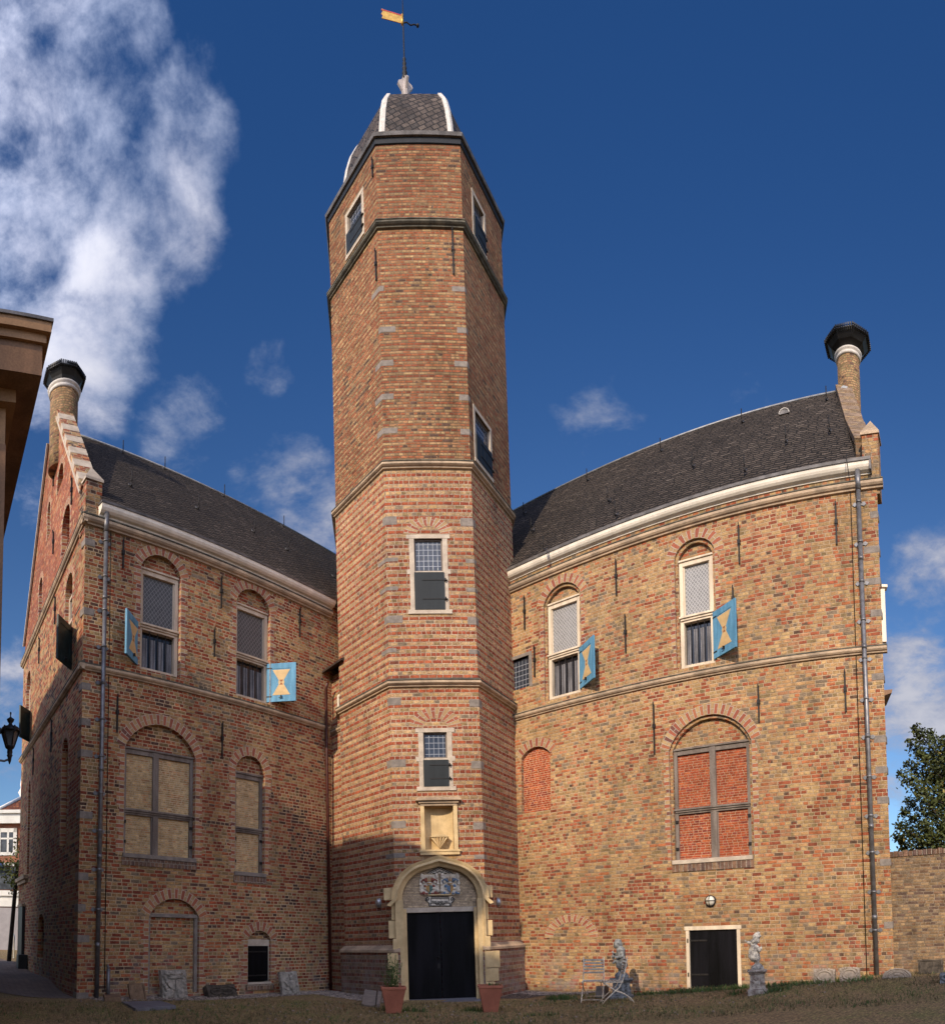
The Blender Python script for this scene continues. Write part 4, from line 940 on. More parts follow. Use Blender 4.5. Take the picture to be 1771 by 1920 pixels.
mb = MB(); mb.tube([(RL-4, DEP_R, ZR_R+.01), (-.42+dgr.x/dgr.y*DEP_R, DEP_R, ZR_R+.01)], .035, 8); mb.build('ridge_capping', 'lead', roofR, FR)
roof_hooks(wingR, FR, [(988, 958), (1003, 990), (1106, 896), (1146, 933), (1243, 841), (1303, 872), (1394, 788), (1476, 824), (1551, 748), (1557, 806), (1027, 1028), (1160, 960), (1400, 880)], DEP_R, e0, ZR_R, -.28)
yv = 3.42; zv_ = e0+(ZR_R-e0)*(yv+.28)/(DEP_R+.28); x_, _ = pick(FR, 1470, 765, yv); mb = MB()
for k in range(9):
    a0, a1 = math.pi*k/9, math.pi*(k+1)/9
    mb.tube([(x_+.15*math.cos(a0), yv-.08, zv_-.06+.15*math.sin(a0)), (x_+.15*math.cos(a1), yv-.08, zv_-.06+.15*math.sin(a1))], .014, 6)
mb.prism([(x_+.145*math.cos(math.pi*k/9), zv_-.06+.145*math.sin(math.pi*k/9)) for k in range(10)], yv-.07, yv+.25, 1); mb.build('roof_vent', ['lead_white', 'zinc_dark'], wingR, FR, fix=False)
for a, b in (((1155, 1053), (1156, 1117)), ((1172, 1156), (1174, 1224)), ((983.5, 1121), (984.5, 1181)), ((1002, 1214), (1003.5, 1269)), ((1226, 1321), (1227, 1414)), ((1384, 986), (1387, 1058)), ((1567, 946), (1568, 1022)), ((1421.5, 1287), (1423, 1355)), ((1583, 1260), (1586, 1335)), ((1374, 1103), (1375, 1150))): anchor(wingR, FR, a, b)
drain(wingR, FR, (1607, 882), (1643.6, 1834), [(1610, 941), (1613, 1016), (1616, 1090), (1618, 1162), (1620, 1234), (1624, 1310), (1627, 1380), (1630, 1456), (1633, 1529), (1636, 1598), (1639, 1672), (1641, 1744)], foot=.48)
x, z = pick(FR, 1591, 860); x2, z2 = pick(FR, 1625, 1833); mb = MB(); mb.tube([(x, -.36, ZG_R+.22), (x, -.36, ZG_R+.1), (x+.01, -.02, ZG_R-.25), (x2, -.02, z2)], .010, 6); mb.build('lightning_cable', 'iron', wingR, FR)
mb = MB()
for y, wpx in ((963, 13), (1028, 26), (1088, 30), (1148, 18), (1268, 20), (1385, 20), (1443, 19), (1500, 18), (1617, 17), (1735, 14)):
    x, z = pick(FR, 1655, y); wq = wpx/F*14.2*1.2; mb = MB(); mb.box(-wq, .006, -.006, .22, z-.08, z+.08); mb.build('corner_stone', 'grey_stone', wingR, FR, bevel=.012)
arch_only('blind_arch', FR, (1070, 1758), 34, 52, wingR, 0, 180, .72)
# gable parapet, pier and chimney at the far right
FGR = frame_at(FR.translation, (.462, .887))
mb = MB(); mb.prism([(.40, ZG_R-.1), (.40, ZG_R+.95), (.9, ZG_R+1.25), (2.2, ZG_R+2.75), (4.6, ZR_R+.02), (5.3, ZR_R+.02), (5.3, ZG_R-.1)], .0, .40)
mb.build('gable_parapet', 'brick_garden', wingR, FGR)
coping(wingR, FGR, (.45, ZG_R+.95), (2.2, ZG_R+2.78), yc=.19, n=9, wd=.46, mats=('brick_garden', 'coping_stone')); coping(wingR, FGR, (2.2, ZG_R+2.78), (4.55, ZR_R+.06), yc=.19, n=11, wd=.46, mats=('brick_garden', 'coping_stone'))
mb = MB(); mb.box(-.31, .06, .02, .40, ZG_R-.5, ZG_R+.88); mb.build('corner_pier', 'brick_right', wingR, FR)
mb = MB(); zt = ZG_R+.88; mb.box(-.34, .09, -.01, .43, zt, zt+.05)
for a, b in (((-.34, -.01), (.09, -.01)), ((.09, -.01), (.09, .43)), ((.09, .43), (-.34, .43)), ((-.34, .43), (-.34, -.01))): mb.face([(*a, zt+.05), (*b, zt+.05), (-.125, .21, zt+.46)])
mb.build('pinnacle', 'string_stone', wingR, FR)
cx_, cz_ = pick(FR, 1589, 660, 4.45); chimney(wingR, FR, (cx_, 4.45), ZR_R-1.6, cz_-.12, r=.33, capr=.64)
lx_, lz_ = pick(FR, 1580, 733, 4.0); mb = MB(); mb.prism([(lx_-.13, lz_-.16), (lx_+.10, lz_-.14), (lx_+.13, lz_+.12), (lx_, lz_+.17), (lx_-.11, lz_+.08)], 4.0, 4.03); mb.build('lead_flashing', 'lead', wingR, FR)
# things that stick out past the far corner: window casing and a small eave on the side wall
mb = MB(); x_, z_ = pick(FGR, 1660, 1065, .0); 
zA, zB = pick(FR, 1662, 1061)[1], pick(FR, 1658, 1169)[1]
mb.box(.9, 1.0, -.24, .02, zB, zA); mb.box(.85, 1.05, -.30, .02, zA, zA+.06); mb.build('side_casing', 'white_paint', wingR, FGR)
zA = pick(FR, 1670, 1268)[1]; mb = MB(); mb.prism([(0.02, zA+.02), (-.34, zA+.06), (-.32, zA-.02), (.02, zA-.16)], .9, 1.8, axis='x'); mb.build('side_eave', 'brown_wood', wingR, FGR)

# ================================================================== STAIR TOWER
tower = thing('stair_tower', 'tall octagonal brick stair tower with banded courses, slate dome and weathervane', 'tower', FT)
OC = [(-2.491, 1.766), (-1.06, 0), (1.18, 0), (2.57, 1.95), (2.60, 4.6), (1.18, 6.2), (-1.06, 6.2), (-2.55, 4.35)]
CXY = (0.05, 3.1)
def octo(e): k = 1+e/2.75; return [(CXY[0]+(x-CXY[0])*k, CXY[1]+(y-CXY[1])*k) for x, y in OC]
def face_frame(e, i):
    """frame of the face from corner i to i+1 (seen from outside, left to right), with its width"""
    p = octo(e); (ax, ay), (bx, by) = p[i], p[(i+1) % 8]
    return FT @ frame_at(Vector((ax, ay, 0)), (bx-ax, by-ay)), math.hypot(bx-ax, by-ay)
Z1, Z2, Z3, Z4, ZP = 7.98, 13.70, 20.24, 22.62, 1.33
def storey(name, e, z0, z1, mat, ops, e_top=None):
    mb = MB(); TI = FT.inverted()
    for i in range(8):
        fr, wd = face_frame(e, i); tmp = MB(); mine = [o for o in ops if o.face == i]
        wall_with_holes(tmp, [(0, z0), (wd, z0), (wd, z1), (0, z1)], mine, depth=.12)
        k = TI @ fr
        for f in tmp.f: mb.face([tuple(k @ Vector(tmp.v[q])) for q in f])
    p = octo(e); mb.face([(x, y, z1) for x, y in p])
    return mb.build(name, mat, tower, FT, fix=False)
def TOp(e, i, bl, tr):
    fr, wd = face_frame(e, i); o = Op(fr, bl, tr); o.face = i; return o
EA, EB, EC, ED = .02, .012, 0.0, 0.0
o1 = TOp(EB, 1, (779.5, 1144), (828.5, 1010)); o2 = TOp(EA, 1, (796, 1475), (837, 1373)); o3 = TOp(EA, 1, (797, 1594), (849, 1511))
fA = face_frame(EA, 1)[0]
xd, zd1 = pick(fA, 824.5, 1686); za_in = pick(fA, 824, 1624)[1]; za_out = pick(fA, 824, 1604)[1]; zdt = pick(fA, 824, 1710)[1]; zlt = pick(fA, 824, 1701)[1]
hw_o, hw_i = 1.215, .945
class Pt: pass
def pointed(xc, hw, z0, zs, za, n=12):
    r = za-zs; RR = .80*hw; c = hw-RR; dd = math.hypot(c, r); a1 = math.atan2(r, -c)-math.acos(min(1, RR/dd))
    right = [(xc+c+RR*math.cos(a1*k/n), zs+RR*math.sin(a1*k/n)) for k in range(n+1)]; e = right[-1]
    right += [((e[0]*2+xc)/3, (e[1]*2+za)/3), ((e[0]+xc*2)/3, (e[1]+za*2)/3), (xc, za)]
    left = [(2*xc-x, z) for x, z in reversed(right[:-1])]
    return [(xc-hw, z0), (xc+hw, z0)]+right+left
door_o = Pt(); door_o.face = 1; door_o.x0, door_o.x1, door_o.z0, door_o.zc = xd-1.0, xd+1.0, -.4, za_in+.05
door_o.outline = lambda: pointed(xd, 1.0, -.42, zd1, za_in+.05)
oTL = TOp(ED, 0, (652, 480), (679, 356)); oTR = TOp(ED, 2, (885, 425), (909, 400)); oMR = TOp(EC, 2, (893.5, 862), (922, 800))
def face_pts(e, i, tl, br_):
    fr, _ = face_frame(e, i); return pick(fr, *tl), pick(fr, *br_)
storey('tower_wall', EA, -.5, Z1, 'brick_tower', [o2, o3, door_o]); storey('tower_wall', EB, Z1, Z2, 'brick_tower', [o1])
(xa, zt_), (xb, zb_) = face_pts(EC, 2, (886, 756), (924, 908)); oMR.x0, oMR.x1, oMR.z0, oMR.zs = xa+.10, xb-.10, zb_+.12, zt_-.12; oMR.zc = oMR.zs; oMR.w = oMR.x1-oMR.x0
storey('tower_wall', EC, Z2, Z3, 'brick_tower_top', [oMR])
(xa, zt_), (xb, zb_) = face_pts(ED, 2, (883, 352), (912, 492)); oTR.x0, oTR.x1, oTR.z0, oTR.zs = xa+.1, xb-.1, max(Z3+.1, zb_+.1), min(Z4-.12, zt_-.1); oTR.zc = oTR.zs
(xa, zb_), (xb, zt_) = face_pts(ED, 0, (649, 490), (681, 350)); oTL.x0, oTL.x1, oTL.z0, oTL.zs = xa+.1, xb-.1, max(Z3+.1, zb_+.1), min(Z4-.12, zt_-.1); oTL.zc = oTL.zs
storey('tower_wall', ED, Z3, Z4, 'brick_tower_top', [oTL, oTR])
# plinth with a sloping stone top; interrupted by the doorway on the front face
def band(name, mat, rings, faces=range(8), xcut=None):
    mb = MB(); TI = FT.inverted()
    for k in range(len(rings)-1):
        (e0, za), (e1, zb) = rings[k], rings[k+1]; p, q = octo(e0), octo(e1)
        for i in faces:
            j = (i+1) % 8
            if i == 1 and xcut:
                for sgn in (-1, 1):
                    x0_ = p[i][0] if sgn < 0 else xd_t+xcut; x1_ = xd_t-xcut if sgn < 0 else p[j][0]
                    u0_ = q[i][0] if sgn < 0 else xd_t+xcut; u1_ = xd_t-xcut if sgn < 0 else q[j][0]
                    mb.face([(x0_, p[i][1], za), (x1_, p[i][1], za), (u1_, q[i][1], zb), (u0_, q[i][1], zb)])
                continue
            mb.face([(*p[i], za), (*p[j], za), (*q[j], zb), (*q[i], zb)])
    return mb.build(name, mat, tower, FT)
xd_t = (FT.inverted() @ (fA @ Vector((xd, 0, 0)))).x
band('plinth', 'brick_plinth', [(.15, -.5), (.15, ZP-.12)], xcut=1.02); band('plinth_coping', 'string_stone', [(.15, ZP-.12), (.19, ZP-.12), (.19, ZP-.06), (.02, ZP+.06)], xcut=1.02)
for zz, e in ((Z1, EA), (Z2, EB), (Z3, EC)):
    band('string_course', 'weathered_top', [(e+.02, zz+.15), (e+.125, zz+.08), (e+.125, zz+.055), (e, zz+.055)])
    band('string_course_roll', 'string_stone' if zz < 20 else 'weathered_top', [(e, zz+.054), (e+.105, zz+.054), (e+.12, zz+.03), (e+.12, zz-.01), (e+.09, zz-.035), (e+.055, zz-.05), (e+.05, zz-.08), (e, zz-.09)])
# stone blocks at the corners
def corner_block(e, ci, y, hgt, wl, wr):
    p = octo(e); f_l, w_l = face_frame(e, (ci-1) % 8); f_r, w_r = face_frame(e, ci)
    z = pick(f_r if ci == 1 else f_l, *((718, y) if ci == 1 else (878, y)))[1]; mb = MB(); TI = FT.inverted()
    for fr, a, b in ((f_l, w_l-wl, w_l+.003), (f_r, -.003, wr)):
        k = TI @ fr; t_ = MB(); t_.box(a, b, -.006, .1, z-hgt/2, z+hgt/2)
        for f in t_.f: mb.face([tuple(k @ Vector(t_.v[q])) for q in f])
    mb.build('corner_stone', 'grey_stone', tower, FT, bevel=.01)
for y, hg, a, b in ((977, .22, .12, .30), (1050, .11, .34, .3), (1104, .11, .3, .28), (1162, .20, .15, .38), (1220, .12, .3, .2)):
    corner_block(EB, 1, y, hg, a, b); corner_block(EB, 2, y+2, hg, .22+.1*(y % 2), .14)
for y, hg, a, b in ((1316, .20, .1, .28), (1432, .20, .2, .36), (1547, .19, .1, .32), (1605, .12, .34, .28)):
    corner_block(EA, 1, y, hg, a, b); corner_block(EA, 2, y+2, hg, .25, .16)
for y, hg, a, b in ((541, .15, .34, .12), (618, .16, .08, .40), (681, .16, .26, .32), (744, .16, .30, .30), (808, .16, .26, .38)):
    corner_block(EC, 1, y, hg, a, b); corner_block(EC, 2, y+2, hg, .24+.1*(y % 2), .1)
# tower windows: stone frame with ears, square leaded pane above, boarded shutter below
def tower_window(o, zt, shut=True, ears=.07, fwl=.13, lab=None, frm='pale_stone'):
    fr = o.fr; mb = MB(); x0, x1, z0, z1 = o.x0, o.x1, o.z0, o.zs; y0, y1 = -.012, .12
    mb.box(x0-fwl, x0+.001, y0, y1, z0, z1); mb.box(x1-.001, x1+fwl, y0, y1, z0, z1)
    mb.box(x0-fwl-ears, x1+fwl+ears, y0-.003, y1, z1, z1+.11); mb.box(x0-fwl-ears, x1+fwl+ears, y0-.02, y1, z0-.11, z0)
    mb.box(x0-fwl-ears, x0, y0-.003, y1, zt-.05, zt+.08); mb.box(x1, x1+fwl+ears, y0-.003, y1, zt-.05, zt+.08); mb.box(x0, x1, y0+.02, y1, zt-.03, zt+.04)
    wn = mb.build('window', frm, tower, fr, bevel=.008)
    if lab: tag(wn, lab)
    p = MB(); p.box(x0, x1, .085, .10, zt+.03, z1+.01); p.build('leaded_pane', 'glass_square', wn, fr)
    p = MB(); 
    for a, b, c, d in ((x0, x0+.035, zt+.04, z1), (x1-.035, x1, zt+.04, z1), (x0+.035, x1-.035, zt+.04, zt+.075), (x0+.035, x1-.035, z1-.035, z1)): p.box(a, b, .055, .09, c, d)
    p.build('casement', 'old_wood', wn, fr)
    if shut:
        s = MB(); s.box(x0-.02, x1+.02, -.045, -.018, z0-.005, zt-.02)
        for k in range(1, 4): xx = x0-.02+(x1-x0+.04)*k/4; s.box(xx-.005, xx+.005, -.0475, -.03, z0, zt-.03)
        sh = s.build('shutter', 'shutter_green', wn, fr)
        for zz in (z0+(zt-z0)*.26, z0+(zt-z0)*.76):
            h = MB(); h.box(x0+(x1-x0)*.25, x1+.03, -.056, -.0478, zz, zz+.022); h.tube([(x1+.05, -.06, zz-.02), (x1+.05, -.06, zz+.05)], .018, 6); h.box(x1+.03, x1+.10, -.05, -.02, zz, zz+.022); h.build('hinge', 'iron', sh, fr)
    return wn
tower_window(o1, pick(o1.fr, 803, 1073)[1], lab='stone framed window with a dark shutter under brick arch, above the lower string course')
tower_window(o2, pick(o2.fr, 816, 1424)[1], lab='small stone framed window with a dark shutter, above the yellow niche')
for o in (oTL, oTR, oMR):
    tower_window(o, o.z0+(o.zs-o.z0)*.52, ears=.0, fwl=.10)
arch_only('relieving_arch', o1.fr, (803, 1003), 22, 47, tower, 4, 176, .74, proud=.007); arch_only('relieving_arch', o2.fr, (815.5, 1366), 24, 50, tower, 4, 176, .80, proud=.007)
for a, b, i in (((706, 470), (706, 528), 0), ((847, 432), (850, 516), 1), ((699, 300), (700, 332), 0)):
    fr, _ = face_frame(EC, i); anchor(tower, fr, a, b)
# niche
fr = o3.fr; x0, x1, z0, z1 = o3.x0, o3.x1, o3.z0, o3.zs; mb = MB()
mb.box(x0-.10, x0, -.05, .12, z0, z1); mb.box(x1, x1+.10, -.05, .12, z0, z1); mb.box(x0-.13, x1+.13, -.07, .12, z0-.13, z0)
mb.box(x0-.155, x1+.155, -.09, .1, z0-.05, z0-.02)
n = 10
for k in range(n):
    a0, a1 = math.pi*k/n, math.pi*(k+1)/n; P = lambda a: ((x0+x1)/2-(x1-x0)/2*math.cos(a), .10+.16*math.sin(a))
    (ax, ay), (bx, by) = P(a0), P(a1); mb.face([(ax, ay, z0), (bx, by, z0), (bx, by, z1+.05), (ax, ay, z1+.05)], smooth=True)
mb.face([(x0, .3, z0+.001), (x1, .3, z0+.001), (x1, -.04, z0+.001), (x0, -.04, z0+.001)])
nz = mb.build('statue_niche', 'sandstone', tower, fr, fix=False)
mb = MB(); xm = (x0+x1)/2
for k in range(6):
    a0, a1 = R(200+140*k/6), R(200+140*(k+1)/6); am = (a0+a1)/2; zc_ = z0+.34; rr = .32
    A, B, Cc = (xm+rr*.9*math.cos(a0), .10, zc_+.02+.16*math.sin(a0)), (xm+rr*.9*math.cos(a1), .10, zc_+.02+.16*math.sin(a1)), (xm, -.02, z0+.03)
    mb.face([(xm-.24+.48*k/6, .06, zc_), (xm-.24+.48*(k+1)/6, .06, zc_), Cc]); mb.face([(xm-.24+.48*(k+.5)/6, -.06+.03*abs(k-2.5), zc_-.03), (xm-.24+.48*(k+1)/6, .05, zc_), Cc]); mb.face([(xm-.24+.48*k/6, .05, zc_), (xm-.24+.48*(k+.5)/6, -.06+.03*abs(k-2.5), zc_-.03), Cc])
mb.prism([(xm-.24, zc_-.012), (xm+.24, zc_-.012), (xm+.13, zc_+.05), (xm-.13, zc_+.05)], .0, .2); mb.build('shell_bracket', 'sandstone', nz, fr, fix=False)
mb = MB(); mb.box(x0-.14, x1+.14, -.10, .1, z1+.06, z1+.12); mb.prism([(x0-.22, z1+.12), (x1+.22, z1+.12), (x1+.16, z1+.20), (x0-.16, z1+.20)], -.16, .1); mb.box(x0-.10, x1+.10, -.06, .12, z1, z1+.06); mb.build('niche_cornice', 'string_stone', nz, fr, bevel=.01)
# portal
fr = fA; zg = -.12
mb = MB(); N = [(hw_o, za_out, -.17), (1.13, za_out-.09, -.13), (1.07, za_out-.15, -.16), (1.01, za_out-.20, -.07), (hw_i, za_in, -.02)]
for k in range(len(N)-1):
    (h0, a0, y0), (h1, a1, y1) = N[k], N[k+1]; A = pointed(xd, h0, zd1 if k == 0 else zg, zd1, a0)[1:]+[(xd-h0, zd1 if k == 0 else zg)]; B = pointed(xd, h1, zd1 if k == 0 else zg, zd1, a1)[1:]+[(xd-h1, zd1 if k == 0 else zg)]
    for q in range(len(A)-2):
        mb.face([(A[q][0], y0, A[q][1]), (A[q+1][0], y0, A[q+1][1]), (B[q+1][0], y1, B[q+1][1]), (B[q][0], y1, B[q][1])])
        yb = .02 if k == 0 else y0
        mb.face([(A[q][0], y0, A[q][1]), (A[q+1][0], y0, A[q+1][1]), (A[q+1][0], yb, A[q+1][1]), (A[q][0], yb, A[q][1])])
    # jambs reach the ground under the first ring too
A = pointed(xd, hw_i, zg, zd1, za_in)
for q in range(1, len(A)-1): mb.face([(A[q][0], -.02, A[q][1]), (A[q+1][0], -.02, A[q+1][1]), (A[q+1][0], .20, A[q+1][1]), (A[q][0], .20, A[q][1])])
mb.face([(A[-1][0], -.02, A[-1][1]), (A[0][0], -.02, A[0][1]), (A[0][0], .20, A[0][1]), (A[-1][0], .20, A[-1][1])])
for sg in (-1, 1):
    mb.box(xd+sg*.92, xd+sg*1.12, -.125, .05, zg, zd1); mb.box(xd+sg*.84, xd+sg*.93, -.03, .24, zg, zlt-.02)
    mb.prism([(xd+sg*1.10, zd1-.02), (xd+sg*1.10, zd1+.09), (xd+sg*1.33, zd1-.12), (xd+sg*1.24, zd1-.16)], -.17, .02)
portal = mb.build('portal', 'sandstone', tower, fr, fix=False)
for sg, rows in ((-1, ((.0, .45, .22), (.45, .80, .12), (.80, 1.2, .24), (1.2, 1.55, .10), (1.55, 2.0, .2), (2.0, zd1-.02, .12), (zd1+.0, zd1+.32, .30))), (1, ((.0, .42, .20), (.42, .75, .30), (.75, 1.18, .34), (1.18, 1.55, .12), (1.55, 1.95, .20), (1.95, zd1-.02, .10), (zd1, zd1+.32, .22)))):
    for a, b, wq in rows:
        s = MB(); xa = xd+sg*1.08; s.box(xa, xa+sg*(wq+.02), -.05 if a > ZP else -.16, .03, zg+a+.006 if a == 0 else a+.006, b-.006); s.build('portal_block', 'sandstone', portal, fr, bevel=.012)
mb = MB(); mb.prism(pointed(xd, hw_i-.005, zlt, zd1, za_in-.004), .10, .16); tym = mb.build('tympanum', 'tympanum', tower, fr)
mb = MB(); mb.box(xd-hw_i, xd+hw_i, .03, .20, zdt, zlt); mb.build('door_lintel', 'pale_stone', tower, fr, bevel=.008)
mb = MB(); dw = .87
for sg in (-1, 1):
    leaf = MB(); a, b = (xd-dw, xd-.006) if sg < 0 else (xd+.006, xd+dw); leaf.box(a, b, .10, .15, .02, zdt)
    for k in range(1, 6): xx = a+(b-a)*k/6; leaf.box(xx-.006, xx+.006, .097, .12, .02, zdt-.01)
    lf_ = leaf.build('door_leaf', 'door_paint', tower, fr)
    if sg < 0:
        h = MB(); h.ball((xd-.07, .08, 1.05), .028, 8); h.tube([(xd-.07, .10, 1.05), (xd-.07, .08, 1.05)], .012, 6); h.build('door_knob', 'iron', lf_, fr)
        h = MB(); h.box(xd-.10, xd-.04, .085, .101, .78, .90); h.build('lock_plate', 'iron', lf_, fr)
mb = MB(); mb.box(xd-.93, xd+.98, -.55, .2, -.30, .0); mb.box(xd-.88, xd+.9, -.02, .2, -.3, .022); mb.build('door_step', 'slab_blue', tower, fr, bevel=.012)
# painted coats of arms and the engraved plaque in the tympanum
def P2(px, py, d=.10): x, z = pick(fr, px, py, d); return x, z
yT = .10
def crest(px0, px1, py0, py1, cols, lab):
    x0, z1 = P2(px0, py0); x1, z0 = P2(px1, py1); w_, h_ = x1-x0, z1-z0; mb = MB(); q = lambda a, b: (x0+w_*a, z0+h_*b)
    mb.prism([q(.02, .0), q(.98, 0), q(1, .5), q(.97, .98), q(.03, .98), q(0, .5)], yT-.03, yT+.01, 0)
    rnd = random.Random(px0)
    for sg in (-1, 1):                                     # scrolled mantling down both sides
        for k in range(9):
            a = .5+sg*(.30+.15*math.sin(k*1.9)); b = .08+.88*k/8; x, z = q(a, b); mb.ball((x, yT-.04, z), .036+.012*rnd.random(), 8, 0 if k % 3 else cols[0], (1, .6, 1))
        mb.tube([(q(.5+sg*.12, .60)[0], yT-.055, q(0, .62)[1]), (q(.5+sg*.28, .66)[0], yT-.06, q(0, .74)[1]), (q(.5+sg*.40, .6)[0], yT-.05, q(0, .66)[1]), (q(.5+sg*.36, .5)[0], yT-.05, q(0, .5)[1])], [.03, .028, .022, .012], 6, cols[0])
    x, z = q(.5, .30); mb.prism([(x-w_*.20, z+h_*.14), (x+w_*.20, z+h_*.14), (x+w_*.19, z-h_*.04), (x, z-h_*.24), (x-w_*.19, z-h_*.04)], yT-.055, yT-.02, cols[1])
    mb.prism([(x-w_*.20, z+h_*.13), (x, z+h_*.13), (x, z-h_*.22), (x-w_*.17, z-h_*.05)], yT-.064, yT-.05, cols[2])
    x, z = q(.5, .53); mb.ball((x, yT-.05, z), .055, 10, 0, (1.1, .8, .9)); mb.box(x-.05, x+.05, yT-.10, yT-.06, z-.01, z+.012, cols[3])
    x, z = q(.5, .72)
    for k in range(5): mb.prism([(x+(k-2)*.035-.015, z-.04), (x+(k-2)*.035+.015, z-.04), (x+(k-2)*.052, z+.10+.03*(k == 2))], yT-.06, yT-.03, cols[3])
    for k in range(7): x, z = q(.08+.84*k/6, .05); mb.ball((x, yT-.03, z), .03, 8, cols[k % 2], (1.3, .6, .8))
    return tag(mb.build('coat_of_arms', ['c_cream', 'c_red', 'c_blue', 'c_gold', 'c_green'], tym, fr), lab)
crest(786, 823, 1640, 1677, (1, 4, 3, 3), 'red and ochre carved coat of arms'); crest(825, 862, 1639, 1677, (2, 3, 2, 3), 'blue and ochre carved coat of arms')
x0, z0 = P2(802, 1678.5); x1, _ = P2(845, 1678.5); mb = MB(); mb.box(x0, x1, yT-.05, yT+.01, z0-.012, z0+.018); mb.build('relief_ledge', 'sandstone', tym, fr)
def strokes(name, lists, r, par, y=yT-.004):
    mb = MB()
    for l in lists:
        pts = [(*P2(a, b), ) for a, b in l]
        for k in range(len(pts)-1):
            (ax, az), (bx, bz) = pts[k], pts[k+1]; d = Vector((bx-ax, 0, bz-az)); L = d.length
            if L < 1e-5: continue
            d.normalize(); nn = Vector((-d.z, 0, d.x)); mb.obox(((ax+bx)/2, y, (az+bz)/2), d, (0, 1, 0), nn, L/2+r*.5, .004, r)
    return mb.build(name, 'engraved', par, fr)
mb = MB(); pts = [P2(a, b) for a, b in ((805, 1698.6), (845, 1698.6), (845.5, 1693), (851, 1688), (851.5, 1683), (846, 1681), (803, 1681), (797.5, 1683), (798, 1688), (804, 1693))]
mb.prism(pts, yT-.006, yT+.01); plq = mb.build('plaque', 'c_cream', tym, fr)
def spiral(cx, cy, r, d, s=1):
    return [(cx+d*r*(1-k/22)*math.cos(k*.5*s+2.2), cy+r*(1-k/22)*math.sin(k*.5*s+2.2)) for k in range(18)]
strokes('plaque_outline', [[(804, 1698.5), (804.5, 1695), (803, 1692), (799, 1689), (797.6, 1686)], [(846, 1698.5), (845.5, 1695), (847, 1692), (850.5, 1689), (852, 1686)], [(804, 1698.6), (846, 1698.6)], [(808, 1681.5), (841, 1681.5)], [(808, 1684), (842, 1684)], [(808, 1684), (808, 1688.5)], [(841.5, 1684), (841.5, 1688.5)], [(807, 1693.5), (807, 1697.5)], [(843, 1693.5), (843, 1697.5)], [(807, 1693.4), (843, 1693.4)],
    spiral(801.5, 1686, 4.2, 1), spiral(847.5, 1686, 4.2, -1), [(816, 1694.2), (818, 1696.3), (822, 1695.2), (825, 1696.6), (828, 1695.2), (831, 1696.3), (833, 1694.2)]], .010, plq, yT-.012)
L_ = []; xx = 808
for gw in (5, 5, 4):
    for k in range(gw):
        L_ += [[(xx, 1692), (xx, 1689.6)], [(xx, 1689.7+(k % 2)*1.2), (xx+1.2, 1689.7+((k+1) % 2)*1.2)], [(xx+1.3, 1692), (xx+1.3, 1690+(k % 3)*.4)]]; xx += 2.2
    xx += 1.6
tag(strokes('plaque_lettering', L_, .0035, plq, yT-.012), kind='stuff')
pd = [(801, 1637.5), (824, 1625), (848, 1637.5)]
mb = MB(); mb.prism([P2(*q) for q in ((800, 1638), (824, 1625), (849, 1638))], yT-.008, yT+.01); ped = mb.build('pediment', 'c_cream', tym, fr)
strokes('pediment_outline', [[(801, 1637.5), (824, 1625.5), (848, 1637.5)], [(806, 1637.5), (824, 1628.5), (843, 1637.5)], [(811, 1637.3), (817, 1637.3)], [(817, 1634.5), (820, 1636), (824, 1633), (828, 1636), (831, 1634.5)], [(831, 1637.3), (837, 1637.3)]], .010, ped, yT-.013)
# dome
prof = [(1.035, -.05), (1.045, .02), (.985, .03), (.915, .15), (.872, .36), (.848, .70), (.828, 1.15), (.795, 1.68), (.745, 2.18), (.67, 2.62), (.56, 3.0), (.41, 3.3), (.25, 3.52), (.12, 3.7), (.09, 4.3)]
def opt(i, s, z): x, y = OC[i]; return Vector((CXY[0]+(x-CXY[0])*s, CXY[1]+(y-CXY[1])*s, Z4+.08+z))
mb = MB()
for k in range(2, len(prof)-1):
    for i in range(8): mb.face([opt(i, prof[k][0], prof[k][1]), opt((i+1) % 8, prof[k][0], prof[k][1]), opt((i+1) % 8, prof[k+1][0], prof[k+1][1]), opt(i, prof[k+1][0], prof[k+1][1])])
dome = mb.build('tower_roof', 'tower_slate', tower, FT, fix=False)
mb = MB()
for k in range(0, 2):
    for i in range(8): mb.face([opt(i, prof[k][0], prof[k][1]), opt((i+1) % 8, prof[k][0], prof[k][1]), opt((i+1) % 8, prof[k+1][0], prof[k+1][1]), opt(i, prof[k+1][0], prof[k+1][1])])
mb.face([opt(i, 1.0, -.10) for i in range(8)]); 
for i in range(8): mb.face([opt(i, .98, -.05), opt((i+1) % 8, .98, -.05), opt((i+1) % 8, 1.035, -.05), opt(i, 1.035, -.05)])
mb.build('eaves_gutter', 'zinc_dark', tower, FT)
band('eaves_board', 'black_paint', [(.005, Z4-.12), (.03, Z4-.10), (.05, Z4+.03)])
